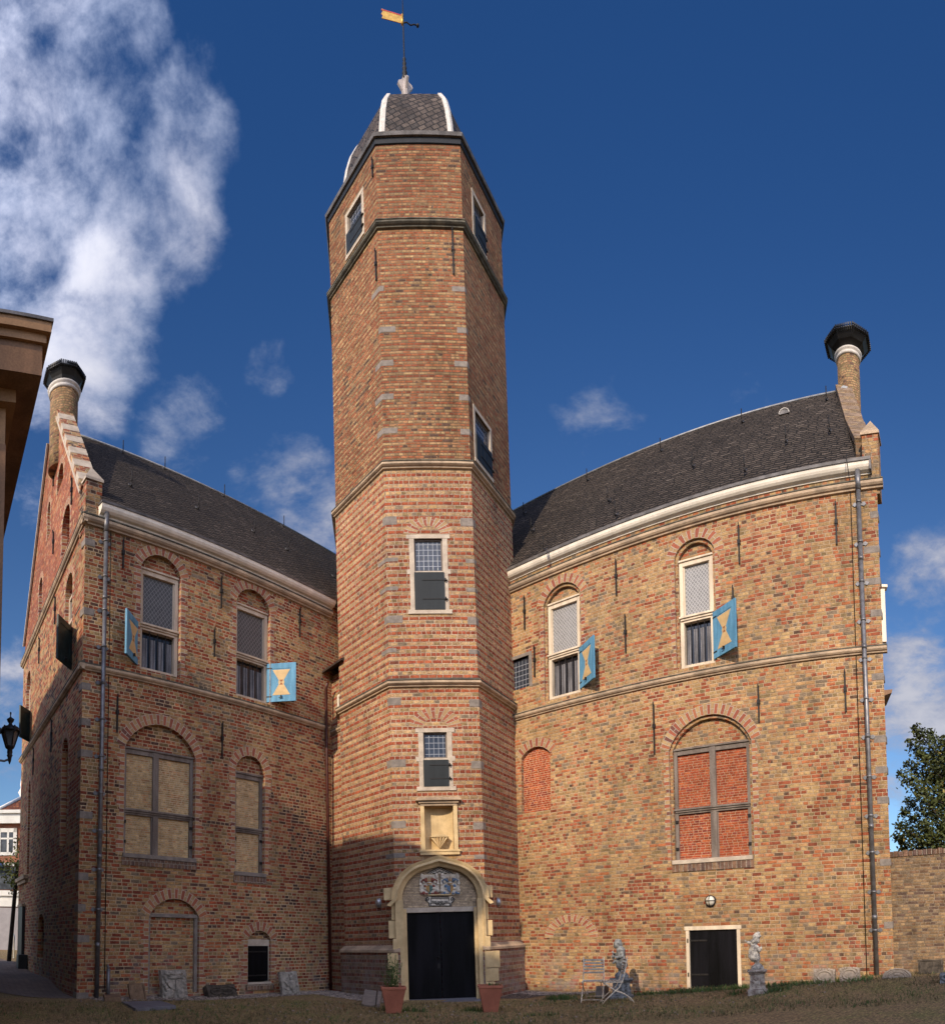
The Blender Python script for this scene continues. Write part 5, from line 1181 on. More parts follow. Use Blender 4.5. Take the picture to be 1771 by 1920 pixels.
for i in range(8):
    mb = MB(); ax = Vector((OC[i][0]-CXY[0], OC[i][1]-CXY[1], 0)).normalized(); tn = Vector((-ax.y, ax.x, 0)); wd = .085
    for k in range(2, len(prof)-2):
        a, b = opt(i, prof[k][0]*1.008+.004, prof[k][1]), opt(i, prof[k+1][0]*1.008+.004, prof[k+1][1]); w0 = wd*(1 if prof[k][1] < 2.6 else .6)
        for sg in (-1, 1): mb.face([a, b, b+tn*sg*w0-ax*.035, a+tn*sg*w0-ax*.035], smooth=True)
        for sg in (-1, 1): mb.face([a+tn*sg*w0-ax*.035, b+tn*sg*w0-ax*.035, b+tn*sg*w0-ax*.09, a+tn*sg*w0-ax*.09])
    mb.build('lead_hip', 'lead_white', dome, FT, fix=False)
# finial and weathervane
FZ = Z4+.08+4.72; c0 = Vector((CXY[0]-.16, CXY[1], 0))
mb = MB(); mb.lathe([(.24, -.5), (.16, -.1), (.19, .02), (.12, .10), (.14, .18), (.08, .28), (.06, .45), (.07, .75), (.10, .95), (.06, 1.12), (.05, 1.25)], 12, (c0.x, c0.y, FZ))
for q in range(4):
    a = q*math.pi/2+.35; d = Vector((math.cos(a), math.sin(a), 0)); tn = Vector((-d.y, d.x, 0)); b0 = Vector((c0.x, c0.y, FZ))
    pts = [(.04, .40), (.07, .55), (.11, .78), (.25, .98), (.22, 1.06), (.12, 1.12), (.04, 1.35)]
    for sg in (-1, 1): mb.face([b0+d*p_[0]+Vector((0, 0, p_[1]))+tn*sg*.035 for p_ in pts])
    for k in range(len(pts)-1): mb.face([b0+d*pts[k][0]+Vector((0, 0, pts[k][1]))+tn*.035, b0+d*pts[k+1][0]+Vector((0, 0, pts[k+1][1]))+tn*.035, b0+d*pts[k+1][0]+Vector((0, 0, pts[k+1][1]))-tn*.035, b0+d*pts[k][0]+Vector((0, 0, pts[k][1]))-tn*.035])
fin = mb.build('finial', 'finial_paint', tower, FT)
mb = MB(); mb.lathe([(.075, 1.2), (.10, 1.27), (.05, 1.33), (.085, 1.42), (.045, 1.50), (.075, 1.58), (.04, 1.66), (.065, 1.74), (.03, 1.82), (.055, 1.88), (.022, 1.96), (.020, 3.4), (.006, 4.05)], 10, (c0.x, c0.y, FZ)); mb.build('vane_rod', 'iron', fin, FT)
zv = FZ+3.02; hv = Vector((-.97, -.24, 0)).normalized(); up = Vector((0, 0, 1))
b0 = Vector((c0.x, c0.y, zv)); mb = MB()
nn = Vector((-hv.y, hv.x, 0))
def vp(s, z): return b0+hv*s+up*z
fl = [(.04, .30), (.70, .36), (.66, .27), (.71, .20), (.66, .13), (.70, .04), (.04, .06)]
for sg in (-1, 1): mb.face([vp(*p_)+nn*.008*sg for p_ in fl])
for k in range(len(fl)): mb.face([vp(*fl[k])+nn*.008, vp(*fl[(k+1) % 7])+nn*.008, vp(*fl[(k+1) % 7])-nn*.008, vp(*fl[k])-nn*.008], 1)
mb.tube([vp(.03, .03), vp(.03, .36)], .035, 8); mb.obox(vp(.37, .325), hv, nn, up, .33, .012, .018, 1)
mb.build('vane_flag', ['gold', 'red_metal'], fin, FT)
mb = MB(); mb.tube([vp(0, .10), vp(-.12, .16), vp(-.24, .10), vp(-.36, .17), vp(-.44, .17)], .02, 6); mb.ball(vp(-.48, .17), .05, 10); mb.build('vane_counterweight', 'iron', fin, FT)
# link between tower and left wing with a lean-to roof, and its oxblood drainpipe
p1 = _tow(0, 0, 0)
A_ = FL @ Vector((pick(FL, 622, 1500)[0], 0, 0)); B_ = FT @ Vector((-2.50, 1.95, 0)); A_.z = B_.z = 0
FK = frame_at(A_, (B_.x-A_.x, B_.y-A_.y)); KW = (B_-A_).length
xk, zk = pick(FK, 630, 1300); zk1 = pick(FK, 615, 1268)[1]
mb = MB(); mb.box(-.1, KW+.1, 0, 1.5, -.5, zk1-.1); mb.build('link_wall', 'brick_tower', tower, FK)
mb = MB(); mb.prism([(-.40, zk1-.04), (.0, zk1+.16), (1.2, zk1+.7), (1.2, zk1+.62), (.0, zk1+.09), (-.40, zk1-.10)], -.45, KW+.3, axis='x'); mb.build('link_roof', 'dark_wood', tower, FK)
mb = MB(); z0, z1 = pick(FK, 632, 1345)[1], pick(FK, 632, 1305)[1]; mb.box((.42*KW), (.42*KW)+.08, -.03, .02, z0, z1); mb.box((.42*KW)+.08, KW, -.03, .02, z0, z0+.07); mb.box((.42*KW)+.08, KW, -.03, .02, z1-.07, z1); lw_ = mb.build('link_window', 'white_paint', tower, FK)
mb = MB(); mb.box((.42*KW)+.07, KW, -.008, .015, z0+.06, z1-.06); mb.build('window_pane', 'glass_dark', lw_, FK)
string_course(tower, FK, [(-.05, KW+.05)], pick(FK, 632, 1370)[1], 'link_string_course', .8)
px_, _ = pick(FL, 612, 1400, -.10); qx_, _ = pick(FL, 620, 1850, -.10); pz = pick(FL, 611, 1292, -.10)[1]
mb = MB(); mb.tube([(qx_, -.10, .0), (px_, -.10, pick(FL, 612, 1400)[1]), (px_-.02, -.10, pz), (px_-.08, -.22, pz+.14)], .045, 10); dpk = mb.build('drainpipe', 'redpipe', tower, FL)

# ================================================================== THINGS ROUND THE YARD
def view_frame(p, turn=0.0):
    """frame standing on p whose X points to the right as seen from the camera (turned by an angle)"""
    d = Vector((p.x, p.y, 0)).normalized(); fr = frame_at(p, (d.y, -d.x))
    return fr @ Matrix.Rotation(turn, 4, 'Z')
def ppm(p): return F/math.hypot(p.x, p.y)
# ---- bulkhead lamps
def bulkhead(fr, px, py, rx, rz, label, group, cage=False):
    x, z = pick(fr, px, py, -.05); lf = fr @ Matrix.Translation((x, 0, z)); tn_ = thing('wall_lamp', label, 'lamp', lf, group)
    m1 = MB(); m1.tube([(0, .01, 0), (0, -.05, 0)], rx*1.05, 20); b = m1.build('lamp_base', 'iron' if cage else 'silver', tn_, lf); b.scale = (1, 1, rz/rx)
    m2 = MB(); m2.ball((0, -.05, 0), rx*.92, 16, 0, (1, .75, 1)); g = m2.build('lamp_glass' if cage else 'lamp_cover', 'lamp_glass' if cage else 'silver', tn_, lf); g.scale = (1, 1, rz/rx)
    if cage:
        m3 = MB(); n = 14; rr = rx*.98
        for ax in (0, 1):
            pts = [((rr*math.cos(math.pi*k/n), -.05-rr*.8*math.sin(math.pi*k/n), 0) if ax == 0 else (0, -.05-rr*.8*math.sin(math.pi*k/n), rr*math.cos(math.pi*k/n))) for k in range(n+1)]; m3.tube(pts, .009, 6)
        m3.tube([(rr*math.cos(2*math.pi*k/24), -.055, rr*math.sin(2*math.pi*k/24)) for k in range(25)], .012, 6)
        m3.build('lamp_guard', 'iron', tn_, lf, fix=False)
bulkhead(face_frame(EA, 0)[0], 708.5, 1693, .085, .12, 'silver oval lamp on the left flank of the tower, left of the portal', 'silver lamps beside the portal')
bulkhead(face_frame(EA, 2)[0], 936, 1691.5, .085, .12, 'silver oval lamp on the right flank of the tower, right of the portal', 'silver lamps beside the portal')
bulkhead(FR, 1331, 1689, .125, .125, 'round white lamp with black cross guard above the low black door', None, True)
# ---- terracotta pots and their plants
def pot(px, py, htop, label):
    p = gpick(px, py); fr = view_frame(p, .05); h = htop/ppm(p)
    t_ = thing('flower_pot', label, 'flower pot', fr, 'terracotta pots beside the door'); mb = MB(); a, b = .145, .24
    for k, (s0, s1, z0, z1) in enumerate(((a, b, 0, h*.90),)):
        c0 = [(-s0, -s0), (s0, -s0), (s0, s0), (-s0, s0)]; c1 = [(-s1, -s1), (s1, -s1), (s1, s1), (-s1, s1)]
        for i in range(4): j = (i+1) % 4; mb.face([(*c0[i], z0), (*c0[j], z0), (*c1[j], z1), (*c1[i], z1)])
        mb.face([(*q, 0) for q in c0])
    mb.box(-b-.015, b+.015, -b-.015, -b+.03, h*.9, h); mb.box(-b-.015, b+.015, b-.03, b+.015, h*.9, h); mb.box(-b-.015, -b+.03, -b+.03, b-.03, h*.9, h); mb.box(b-.03, b+.015, -b+.03, b-.03, h*.9, h)
    mb.build('pot_body', 'terracotta', t_, fr, bevel=.008)
    s = MB(); s.box(-b+.02, b-.02, -b+.02, b-.02, h*.8, h*.93); s.build('soil', 'soil', t_, fr)
    return fr, h
def leaf(mb, p, d, L, W, mi=0, up=None):
    d = Vector(d).normalized(); sd = d.cross(up or Vector((random.uniform(-1, 1), random.uniform(-1, 1), random.uniform(.2, 1)))).normalized()
    p = Vector(p); mb.face([p, p+d*L*.45+sd*W*.5, p+d*L, p+d*L*.45-sd*W*.5], mi)
random.seed(11)
fr, h = pot(737, 1899, 49, 'tapered terracotta pot with tall thin stems, left of the portal door')
mb = MB()
for k in range(22):
    a = random.uniform(0, 6.28); r = random.uniform(.02, .16); x0_, y0_ = r*math.cos(a), r*math.sin(a); L = random.uniform(.25, .72)
    p0 = Vector((x0_, y0_, h*.9)); p1 = p0+Vector((random.uniform(-.14, .12), random.uniform(-.1, .1), L)); mb.tube([p0, (p0+p1)/2+Vector((.015, 0, 0)), p1], .005, 4)
    for q in range(12):
        f = random.uniform(.1, 1); leaf(mb, p0.lerp(p1, f), (random.uniform(-1, 1), random.uniform(-1, 1), random.uniform(-.1, .9)), random.uniform(.04, .09), .022)
o = mb.build('potted_plant', 'grass', None, fr, fix=False); tag(o, 'thin straggly green plant in the terracotta pot left of the door', 'plant')
fr, h = pot(919, 1897, 50, 'tapered terracotta pot almost without plant, right of the portal door')
mb = MB()
for k in range(26):
    a = random.uniform(0, 6.28); r = random.uniform(.0, .15); p0 = Vector((r*math.cos(a)+.05, r*math.sin(a), h*.9)); leaf(mb, p0, (random.uniform(-1, 1), random.uniform(-1, 1), random.uniform(.4, 1.6)), random.uniform(.06, .15), .03)
o = mb.build('potted_plant', 'grass', None, fr, fix=False); tag(o, 'tiny green seedling in the terracotta pot right of the door', 'plant')
# ---- bistro chairs
def make_chair(fr, label):
    t_ = thing('folding_chair', label, 'chair', fr, 'folding bistro chairs by the statue')
    for k in range(5):
        z = .60+k*.068; m1 = MB(); m1.box(-.215, .215, .055+.012*k-.008, .055+.012*k+.008, z, z+.042); m1.build('back_slat', 'chair_wood', t_, fr, bevel=.004)
    for k in range(6):
        y = -.36+k*.066; m1 = MB(); m1.box(-.205, .205, y, y+.048, .445, .465); m1.build('seat_slat', 'chair_wood', t_, fr, bevel=.004)
    for sg in (-1, 1):
        m1 = MB(); x = sg*.225; pts = [(x, .125, .955), (x, .06, .62), (x, .015, .46), (x, -.06, .33), (x, -.20, .21), (x, -.33, .10), (x, -.41, 0)]; m1.tube(pts, .012, 7); m1.build('chair_frame', 'chair_metal', t_, fr)
        m1 = MB(); x = sg*.200; pts = [(x, -.38, .455), (x, -.27, .36), (x, -.12, .26), (x, .05, .20), (x, .18, .11), (x, .26, 0)]; m1.tube(pts, .012, 7); m1.build('chair_leg', 'chair_metal', t_, fr)
        m1 = MB(); m1.tube([(sg*.207, -.38, .44), (sg*.207, .03, .44)], .009, 6); m1.build('seat_rail', 'chair_metal', t_, fr)
    for y, z in ((-.37, .06), (.20, .09)): m1 = MB(); m1.tube([(-.21, y, z), (.21, y, z)], .008, 6); m1.build('stretcher', 'chair_metal', t_, fr)
    return t_
make_chair(view_frame(gpick(1113, 1877), -.12), 'pale slatted folding chair facing the yard, left of its fellow')
make_chair(view_frame(gpick(1163, 1880), -1.42), 'pale folding chair seen side-on with crossed curved legs before the pedestal')
# ---- statues
def figure(name, mat, fr, caps, label, cat, voxel=.011, group=None):
    """capsules (a, b, radius a, radius b) fused into one continuous body"""
    mb = MB()
    for a, b, r0, r1 in caps:
        a, b = Vector(a), Vector(b)
        if (b-a).length < 1e-4: mb.ball(a, r0, 12); continue
        mb.tube([a, b], [r0, r1], 12); mb.ball(a, r0, 12); mb.ball(b, r1, 12)
    o = mb.build(name, mat, None, fr, fix=False)
    rm = o.modifiers.new('fuse', 'REMESH'); rm.mode = 'VOXEL'; rm.voxel_size = voxel; rm.use_smooth_shade = True
    sm = o.modifiers.new('smooth', 'SMOOTH'); sm.factor = .5; sm.iterations = 1
    return tag(o, label, cat, group)
def pedestal(fr, w_, h_, mat, label, panel=True):
    t_ = thing('pedestal', label, 'pedestal', fr, 'statue pedestals'); mb = MB()
    mb.box(-w_*.72, w_*.72, -w_*.72, w_*.72, -.1, h_*.14); mb.box(-w_*.60, w_*.60, -w_*.6, w_*.6, h_*.14, h_*.20); mb.build('pedestal_base', mat, t_, fr, bevel=.015)
    mb = MB(); mb.prism([(-w_*.56, h_*.20), (w_*.56, h_*.20), (w_*.5, h_*.82), (-w_*.5, h_*.82)], -w_*.52, w_*.52)
    for k in range(4): mb.ball((-w_*.28+w_*.19*k, -w_*.52, h_*(.5+.12*math.sin(k*2.0))), w_*.13, 8, 0, (1, .4, 1))
    mb.build('pedestal_shaft', mat, t_, fr)
    mb = MB(); mb.box(-w_*.70, w_*.70, -w_*.7, w_*.7, h_*.90, h_); mb.box(-w_*.60, w_*.60, -w_*.6, w_*.6, h_*.82, h_*.90); mb.build('pedestal_cap', mat, t_, fr, bevel=.012)
p = gpick(1165, 1872); p2 = Vector((p.x, p.y, 0)).normalized()*.25; p = Vector((p.x+p2.x, p.y+p2.y, gz(p.x+p2.x, p.y+p2.y))); fr = view_frame(p); s = 1/ppm(p); hp = (1873-1837)*s
pedestal(fr, .38, hp, 'statue', 'dark weathered pedestal under the reading boy statue')
q = lambda x, y, d=0: ((x-1165)*s, d, (1873-y)*s)
C1 = [(q(1164, 1835), q(1168, 1835), .13, .12), (q(1160, 1833), q(1172, 1834), .09, .09),
      (q(1163, 1829), q(1164, 1816), .045, .058), (q(1164, 1816), q(1165, 1806), .062, .08), (q(1169, 1830, .05), q(1168, 1817, .04), .045, .06), (q(1168, 1817, .04), q(1167, 1806, .02), .06, .08), (q(1163, 1831), q(1158, 1832), .038, .030), (q(1169, 1832, .05), q(1164, 1833, .05), .038, .03),
      (q(1166, 1811), q(1166, 1799), .135, .095), (q(1161, 1813, -.03), q(1165, 1800), .07, .06), (q(1171, 1813, .03), q(1167, 1800), .08, .06), (q(1173, 1812), q(1168, 1803), .06, .05),
      (q(1166, 1800), q(1165, 1785), .095, .105), (q(1165, 1784), q(1162, 1781), .07, .05),
      (q(1159.5, 1774.5), q(1160.5, 1773), .088, .092), (q(1155.5, 1777), q(1157, 1774), .05, .06), (q(1153, 1776.5), q(1153.2, 1777), .020, .016), (q(1162, 1769.5), q(1159, 1768.8), .07, .065), (q(1164, 1774), q(1164, 1777), .06, .05), (q(1156, 1771), q(1155, 1773), .045, .03),
      (q(1168, 1786, -.06), q(1168.5, 1795, -.10), .05, .042), (q(1168.5, 1795, -.10), q(1158, 1798, -.13), .042, .034), (q(1158, 1798, -.13), q(1153, 1796, -.11), .034, .028),
      (q(1162, 1786, .07), q(1158, 1794, .10), .05, .04), (q(1158, 1794, .10), q(1151.5, 1791, .04), .036, .028), (q(1151, 1790), q(1149.5, 1787), .03, .02), (q(1150, 1796, -.06), q(1151, 1801, -.03), .035, .025), (q(1151, 1808, -.03), q(1156, 1804, -.04), .03, .04)]
for k in range(4): C1.append((q(1152-.6*k, 1796-1.2*k, -.11+.012*k), q(1150.2-.3*k, 1796.5-1.6*k, -.10+.014*k), .010, .008))
figure('statue', 'statue', fr @ Matrix.Translation((0, 0, 0)), C1, 'dark grey statue of a curly haired child in profile, on the dark pedestal', 'statue')
p = gpick(1420, 1861); fr = view_frame(p); s = 1/ppm(p); hp = (1861-1818)*s
pedestal(fr, .29, hp, 'pedestal_pale', 'pale flaking pedestal right of the low black door')
q = lambda x, y, d=0: ((x-1420)*s, d, (1861-y)*s)
C2 = [(q(1415, 1816), q(1427, 1816), .075, .07), (q(1420, 1814), q(1423, 1813), .09, .08),
      (q(1421, 1811), q(1421, 1802, -.02), .036, .046), (q(1421, 1802, -.02), q(1418, 1796), .048, .065), (q(1423, 1812, .04), q(1419, 1804, .04), .034, .042), (q(1419, 1804, .04), q(1415, 1796, .03), .045, .062), (q(1422, 1812, -.02), q(1427, 1813, -.03), .030, .024),
      (q(1414, 1795), q(1416, 1786), .095, .09), (q(1420, 1797), q(1418, 1787), .08, .08), (q(1408, 1793), q(1411, 1786), .05, .06), (q(1417, 1787), q(1416.5, 1778), .085, .09), (q(1416, 1776), q(1417, 1770), .075, .05),
      (q(1420.5, 1764, -.01), q(1420, 1762), .065, .075), (q(1424, 1764, -.02), q(1424.5, 1766, -.02), .03, .025), (q(1419, 1757), q(1421, 1754), .068, .06), (q(1421, 1754), q(1424, 1751), .055, .045), (q(1427.5, 1756), q(1412, 1764), .028, .028), (q(1424, 1757, -.06), q(1414, 1766, -.06), .025, .03), (q(1424, 1757, .06), q(1414, 1766, .06), .025, .03),
      (q(1412, 1768), q(1398.5, 1764), .030, .012), (q(1412, 1770), q(1403, 1767), .03, .018), (q(1413, 1772), q(1409, 1768), .045, .035),
      (q(1421, 1776, -.05), q(1425.5, 1783, -.09), .042, .034), (q(1425.5, 1783, -.09), q(1428, 1778, -.11), .032, .026), (q(1428, 1778, -.11), q(1429, 1779.5, -.12), .028, .022), (q(1412, 1776, .02), q(1407.5, 1785, .0), .042, .036), (q(1407.5, 1785, .0), q(1410, 1793, -.04), .036, .03)]
for k in range(4): C2.append((q(1428, 1778-.6*k, -.12+.012*k), q(1430.5-.4*k, 1776.6-.9*k, -.11+.012*k), .0095, .0075))
figure('statue', 'statue_pale', fr, C2, 'pale statue of a child in a broad hat, on the flaking pedestal by the door', 'statue')
# ---- carved stones leaning on the walls
def slab(name, wf, pts, mat, label, cat, tilt=12, th=.10, carve=None, yaw=0.0, round_top=False, group=None):
    (xl, xr, yt, yb) = pts; g = gpick((xl+xr)/2, yb); X = wf.to_3x3() @ Vector((1, 0, 0)); f0 = frame_at(g, X) @ Matrix.Rotation(yaw, 4, 'Z')
    x0 = pick(f0, xl, yb)[0]; x1 = pick(f0, xr, yb)[0]; h_ = pick(f0, (xl+xr)/2, yt)[1]/math.cos(R(tilt))
    if name == 'flat': pass
    f1 = f0 @ Matrix.Translation((0, 0, -.015)) @ Matrix.Rotation(R(-tilt), 4, 'X'); w_ = x1-x0; mb = MB()
    rnd = random.Random(int(xl)); n = 14; pl = []
    base = [(x0, 0), (x1, 0), (x1, h_), (x0, h_)] if not round_top else [(x0, 0), (x1, 0)]+[((x0+x1)/2+w_/2*math.cos(math.pi*k/12), h_*.25+h_*.75*math.sin(math.pi*k/12)) for k in range(13)]
    for i in range(len(base)):
        a, b = base[i], base[(i+1) % len(base)]; m_ = 5 if not round_top else 2
        for k in range(m_): pl.append((a[0]+(b[0]-a[0])*k/m_+rnd.uniform(-.008, .008), a[1]+(b[1]-a[1])*k/m_+rnd.uniform(-.008, .008)))
    mb.prism(pl, 0, th)
    if carve: carve(mb, x0, x1, h_)
    o = mb.build(name, mat, None, f1, bevel=.008, fix=False); return tag(o, label, cat, group)
def carve_crest(mb, x0, x1, h):
    w_ = x1-x0; xm = (x0+x1)/2; rnd = random.Random(5); f = lambda a, b: (x0+w_*a, -.035, h*b)
    for k in range(6): mb.ball(f(.27+.46*k/5, .86+.03*math.sin(k*1.3)), w_*.055, 8, 0, (1, .7, 1))
    mb.tube([f(.24, .74), f(.5, .71), f(.76, .74)], w_*.035, 8); mb.tube([f(.28, .79), f(.5, .76), f(.72, .79)], w_*.04, 8)
    for sg in (-1, 1):
        for k in range(9): a = .5+sg*(.37+.06*math.sin(k*2.1)); mb.ball(f(a, .10+.10*k), w_*(.05+.025*rnd.random()), 8, 0, (1, .7, 1))
        mb.prism([(xm+sg*w_*q_, h*z_) for q_, z_ in ((.02, .66), (.30, .66), (.28, .48), (.16, .36), (.02, .32))], -.05, .01)
        mb.tube([f(.5+sg*.06, .60), f(.5+sg*.17, .55), f(.5+sg*.10, .46), f(.5+sg*.15, .40)], w_*.022, 6)
        mb.ball(f(.5+sg*.22, .20), w_*.17, 12, 0, (1, .28, 1.05)); mb.tube([f(.5+sg*(.22+.15*math.cos(t_*.5)), .20+.16*math.sin(t_*.5)) for t_ in range(13)], w_*.018, 6)
def carve_oval(mb, x0, x1, h):
    w_ = x1-x0; xm = (x0+x1)/2; n = 24
    mb.tube([(xm+w_*.33*math.cos(2*math.pi*k/n), -.008, h*.52+h*.34*math.sin(2*math.pi*k/n)) for k in range(n+1)], .020, 6)
    mb.ball((xm, .005, h*.52), w_*.28, 14, 0, (1, .13, h/w_))
    rnd = random.Random(int(x0*100))
    for k in range(22):
        a = 2*math.pi*k/22; ex = 1.0+.32*abs(math.sin(2*a)); mb.ball((xm+w_*.385*math.cos(a)*ex, -.004, h*.52+h*.40*math.sin(a)*ex), .022+.012*rnd.random(), 7, 0, (1.1, .7, 1))
def carve_figure(mb, x0, x1, h):
    w_ = x1-x0; rnd = random.Random(9); f = lambda a, b: (x0+w_*a, -.03, h*b)
    mb.ball(f(.62, .72), w_*.14, 10, 0, (1, .6, 1.1)); mb.ball(f(.60, .45), w_*.20, 10, 0, (1, .5, 1.3)); mb.ball(f(.72, .22), w_*.18, 10, 0, (1, .5, 1.1)); mb.tube([f(.50, .52), f(.30, .40), f(.22, .55)], w_*.05, 8); mb.tube([f(.75, .5), f(.88, .36), f(.80, .2)], w_*.05, 8)
    for k in range(26): mb.ball(f(.08+.84*rnd.random(), .05+.9*rnd.random()), w_*(.03+.035*rnd.random()), 7, 0, (1, .7, 1))
def carve_scroll(mb, x0, x1, h):
    w_ = x1-x0
    for c_, r_ in ((.30, .28), (.68, .34)):
        mb.tube([(x0+w_*c_+w_*r_*(1-k/26)*math.cos(k*.45), -.012, h*.5+h*r_*1.2*(1-k/26)*math.sin(k*.45)) for k in range(22)], .022, 6)
def carve_frame(mb, x0, x1, h):
    for a, b in (((x0+.04, h*.08), (x1-.04, h*.08)), ((x1-.04, h*.08), (x1-.04, h*.92)), ((x1-.04, h*.92), (x0+.04, h*.92)), ((x0+.04, h*.92), (x0+.04, h*.08))): mb.tube([(a[0], -.002, a[1]), (b[0], -.002, b[1])], .014, 6)
def carve_urn(mb, x0, x1, h): carve_frame(mb, x0, x1, h); mb.ball(((x0+x1)/2-.03, .0, h*.72), .05, 8, 0, (1, .35, 1.3)); mb.ball(((x0+x1)/2-.02, .0, h*.40), .07, 8, 0, (1, .3, 1.2))
def carve_arch(mb, x0, x1, h):
    xm = (x0+x1)/2
    for rr in (.92, .74, .60): mb.tube([(xm+(x1-x0)/2*rr*math.cos(math.pi*k/16), -.006, h*.10+h*.88*rr*math.sin(math.pi*k/16)) for k in range(17)], .016, 6)
    mb.ball((xm, .0, h*.4), .05, 8, 0, (1.6, .4, .7))
slab('carved_stone', FL, (306, 352, 1818, 1873), 'relief_stone', 'pale stone carved with crown and twin shields, leaning in the bricked doorway', 'carved stone', 10, .13, carve_crest)
slab('stone_slab', FL, (246, 276, 1843, 1876), 'tan_slab', 'plain tan slab with faint relief leaning left of the crowned stone', 'stone slab', 22, .06, carve_urn)
slab('carved_stone', FL, (394, 447, 1846, 1871), 'relief_dark', 'low dark carved fragment lying left of the little hatch', 'carved stone', 30, .18, carve_scroll)
slab('carved_stone', FL, (531, 563, 1821, 1866), 'relief_stone', 'grey stone carved with a figure, leaning right of the little hatch', 'carved stone', 16, .10, carve_figure, yaw=-.12)
slab('carved_stone', FR, (1525, 1565, 1816, 1843), 'relief_pale', 'square stone with plain oval, left of the pair by the right drainpipe', 'carved stone', 10, .09, carve_oval, group='oval stones leaning on the wall')
slab('carved_stone', FR, (1573, 1611, 1813, 1840), 'relief_pale', 'square stone with plain oval, nearest the right drainpipe', 'carved stone', 10, .09, carve_oval, group='oval stones leaning on the wall')
slab('carved_stone', FR, (1654, 1708, 1814, 1833), 'relief_pale', 'half round arched stone lying just right of the drainpipe', 'carved stone', 14, .10, carve_arch, round_top=True)
slab('stone_slab', FR, (1721, 1768, 1798, 1826), 'relief_dark', 'dark framed slab leaning on the garden wall', 'stone slab', 10, .07, carve_frame)
slab('carved_stone', FR, (1762, 1800, 1822, 1842), 'statue', 'grey carved stone at the right edge of the lawn', 'carved stone', 25, .25, carve_scroll)
slab('stone_block', FR, (1116, 1132, 1848, 1871), 'grey_stone', 'grey stone block against the wall behind the chairs', 'stone block', 4, .2)
def lying(name, pts, mat, label, cat, yaw=0, th=.06, tilt=0):
    """flat stone lying on the ground; four ground pixels"""
    g = [gpick(*q_) for q_ in pts]; c = sum(g, Vector())/4; mb = MB(); n = 4; rnd = random.Random(int(pts[0][0])); pl = []
    for i in range(n):
        a, b = g[i], g[(i+1) % n]
        for k in range(4): v = a.lerp(b, k/4); pl.append((v.x-c.x+rnd.uniform(-.008, .008), v.y-c.y+rnd.uniform(-.008, .008)))
    mb.prism(pl, -.02, th, axis='z'); f_ = Matrix.Translation((c.x, c.y, c.z)) @ Matrix.Rotation(R(tilt), 4, 'X')
    return tag(mb.build(name, mat, None, f_, bevel=.01), label, cat)
lying('ground_slab', [(254, 1896), (330, 1893), (300, 1881), (228, 1881)], 'slab_blue', 'flat bluish slab lying on the ground before the left wing', 'stone slab')
lying('stone_fragment', [(196, 1879), (226, 1878), (224, 1868), (192, 1868)], 'tan_slab', 'thin broken stone lying beside the left drainpipe', 'stone fragment', th=.09)
lying('stone_fragment', [(678, 1886), (703, 1889), (706, 1874), (684, 1872)], 'grey_stone', 'broken grey stone in the gravel, farther from the pot', 'stone fragment', th=.13, tilt=6)
lying('stone_fragment', [(705, 1889), (712, 1889), (716, 1876), (709, 1874)], 'grey_stone', 'narrow grey stone in the gravel, nearest the left pot', 'stone fragment', th=.15, tilt=5)
# ---- ground cover: gravel along the walls, paving of the street, grass
def along(fr, x0, x1, w0, w1, n=6):
    return [tuple((fr @ Vector((x0+(x1-x0)*k/n, -.0, 0)))[:2]) for k in range(n+1)], [tuple((fr @ Vector((x0+(x1-x0)*k/n, -(w0+(w1-w0)*k/n), 0)))[:2]) for k in range(n+1)]
a, b = along(FL, .3, LW+.1, .55, .75); drape('gravel_bed', a+list(reversed(b)), 'gravel', .012)
tw = [FT @ Vector((x, y, 0)) for x, y in octo(.1)]; tg = [FT @ Vector((x, y, 0)) for x, y in octo(.95)]
lw_end = FL @ Vector((LW-.4, -.7, 0))
drape('gravel_bed', [tuple((FL @ Vector((LW, .05, 0)))[:2]), tuple(lw_end[:2]), tuple(tg[0][:2]), tuple(tg[1].lerp(tg[0], .15)[:2]), tuple(tw[1].lerp(tw[0], .05)[:2]), tuple(tw[0][:2])], 'gravel', .014)
xg_, _ = pick(FR, 1115, 1865)
drape('gravel_bed', [tuple(tw[2].lerp(tw[3], .12)[:2]), tuple(tg[2].lerp(tg[3], .25)[:2]), tuple((FR @ Vector((xg_-1.0, -.85, 0)))[:2]), tuple((FR @ Vector((xg_, -.35, 0)))[:2]), tuple((FR @ Vector((xg_, .0, 0)))[:2]), tuple((FR @ Vector((-9.8, .0, 0)))[:2])], 'gravel', .014)
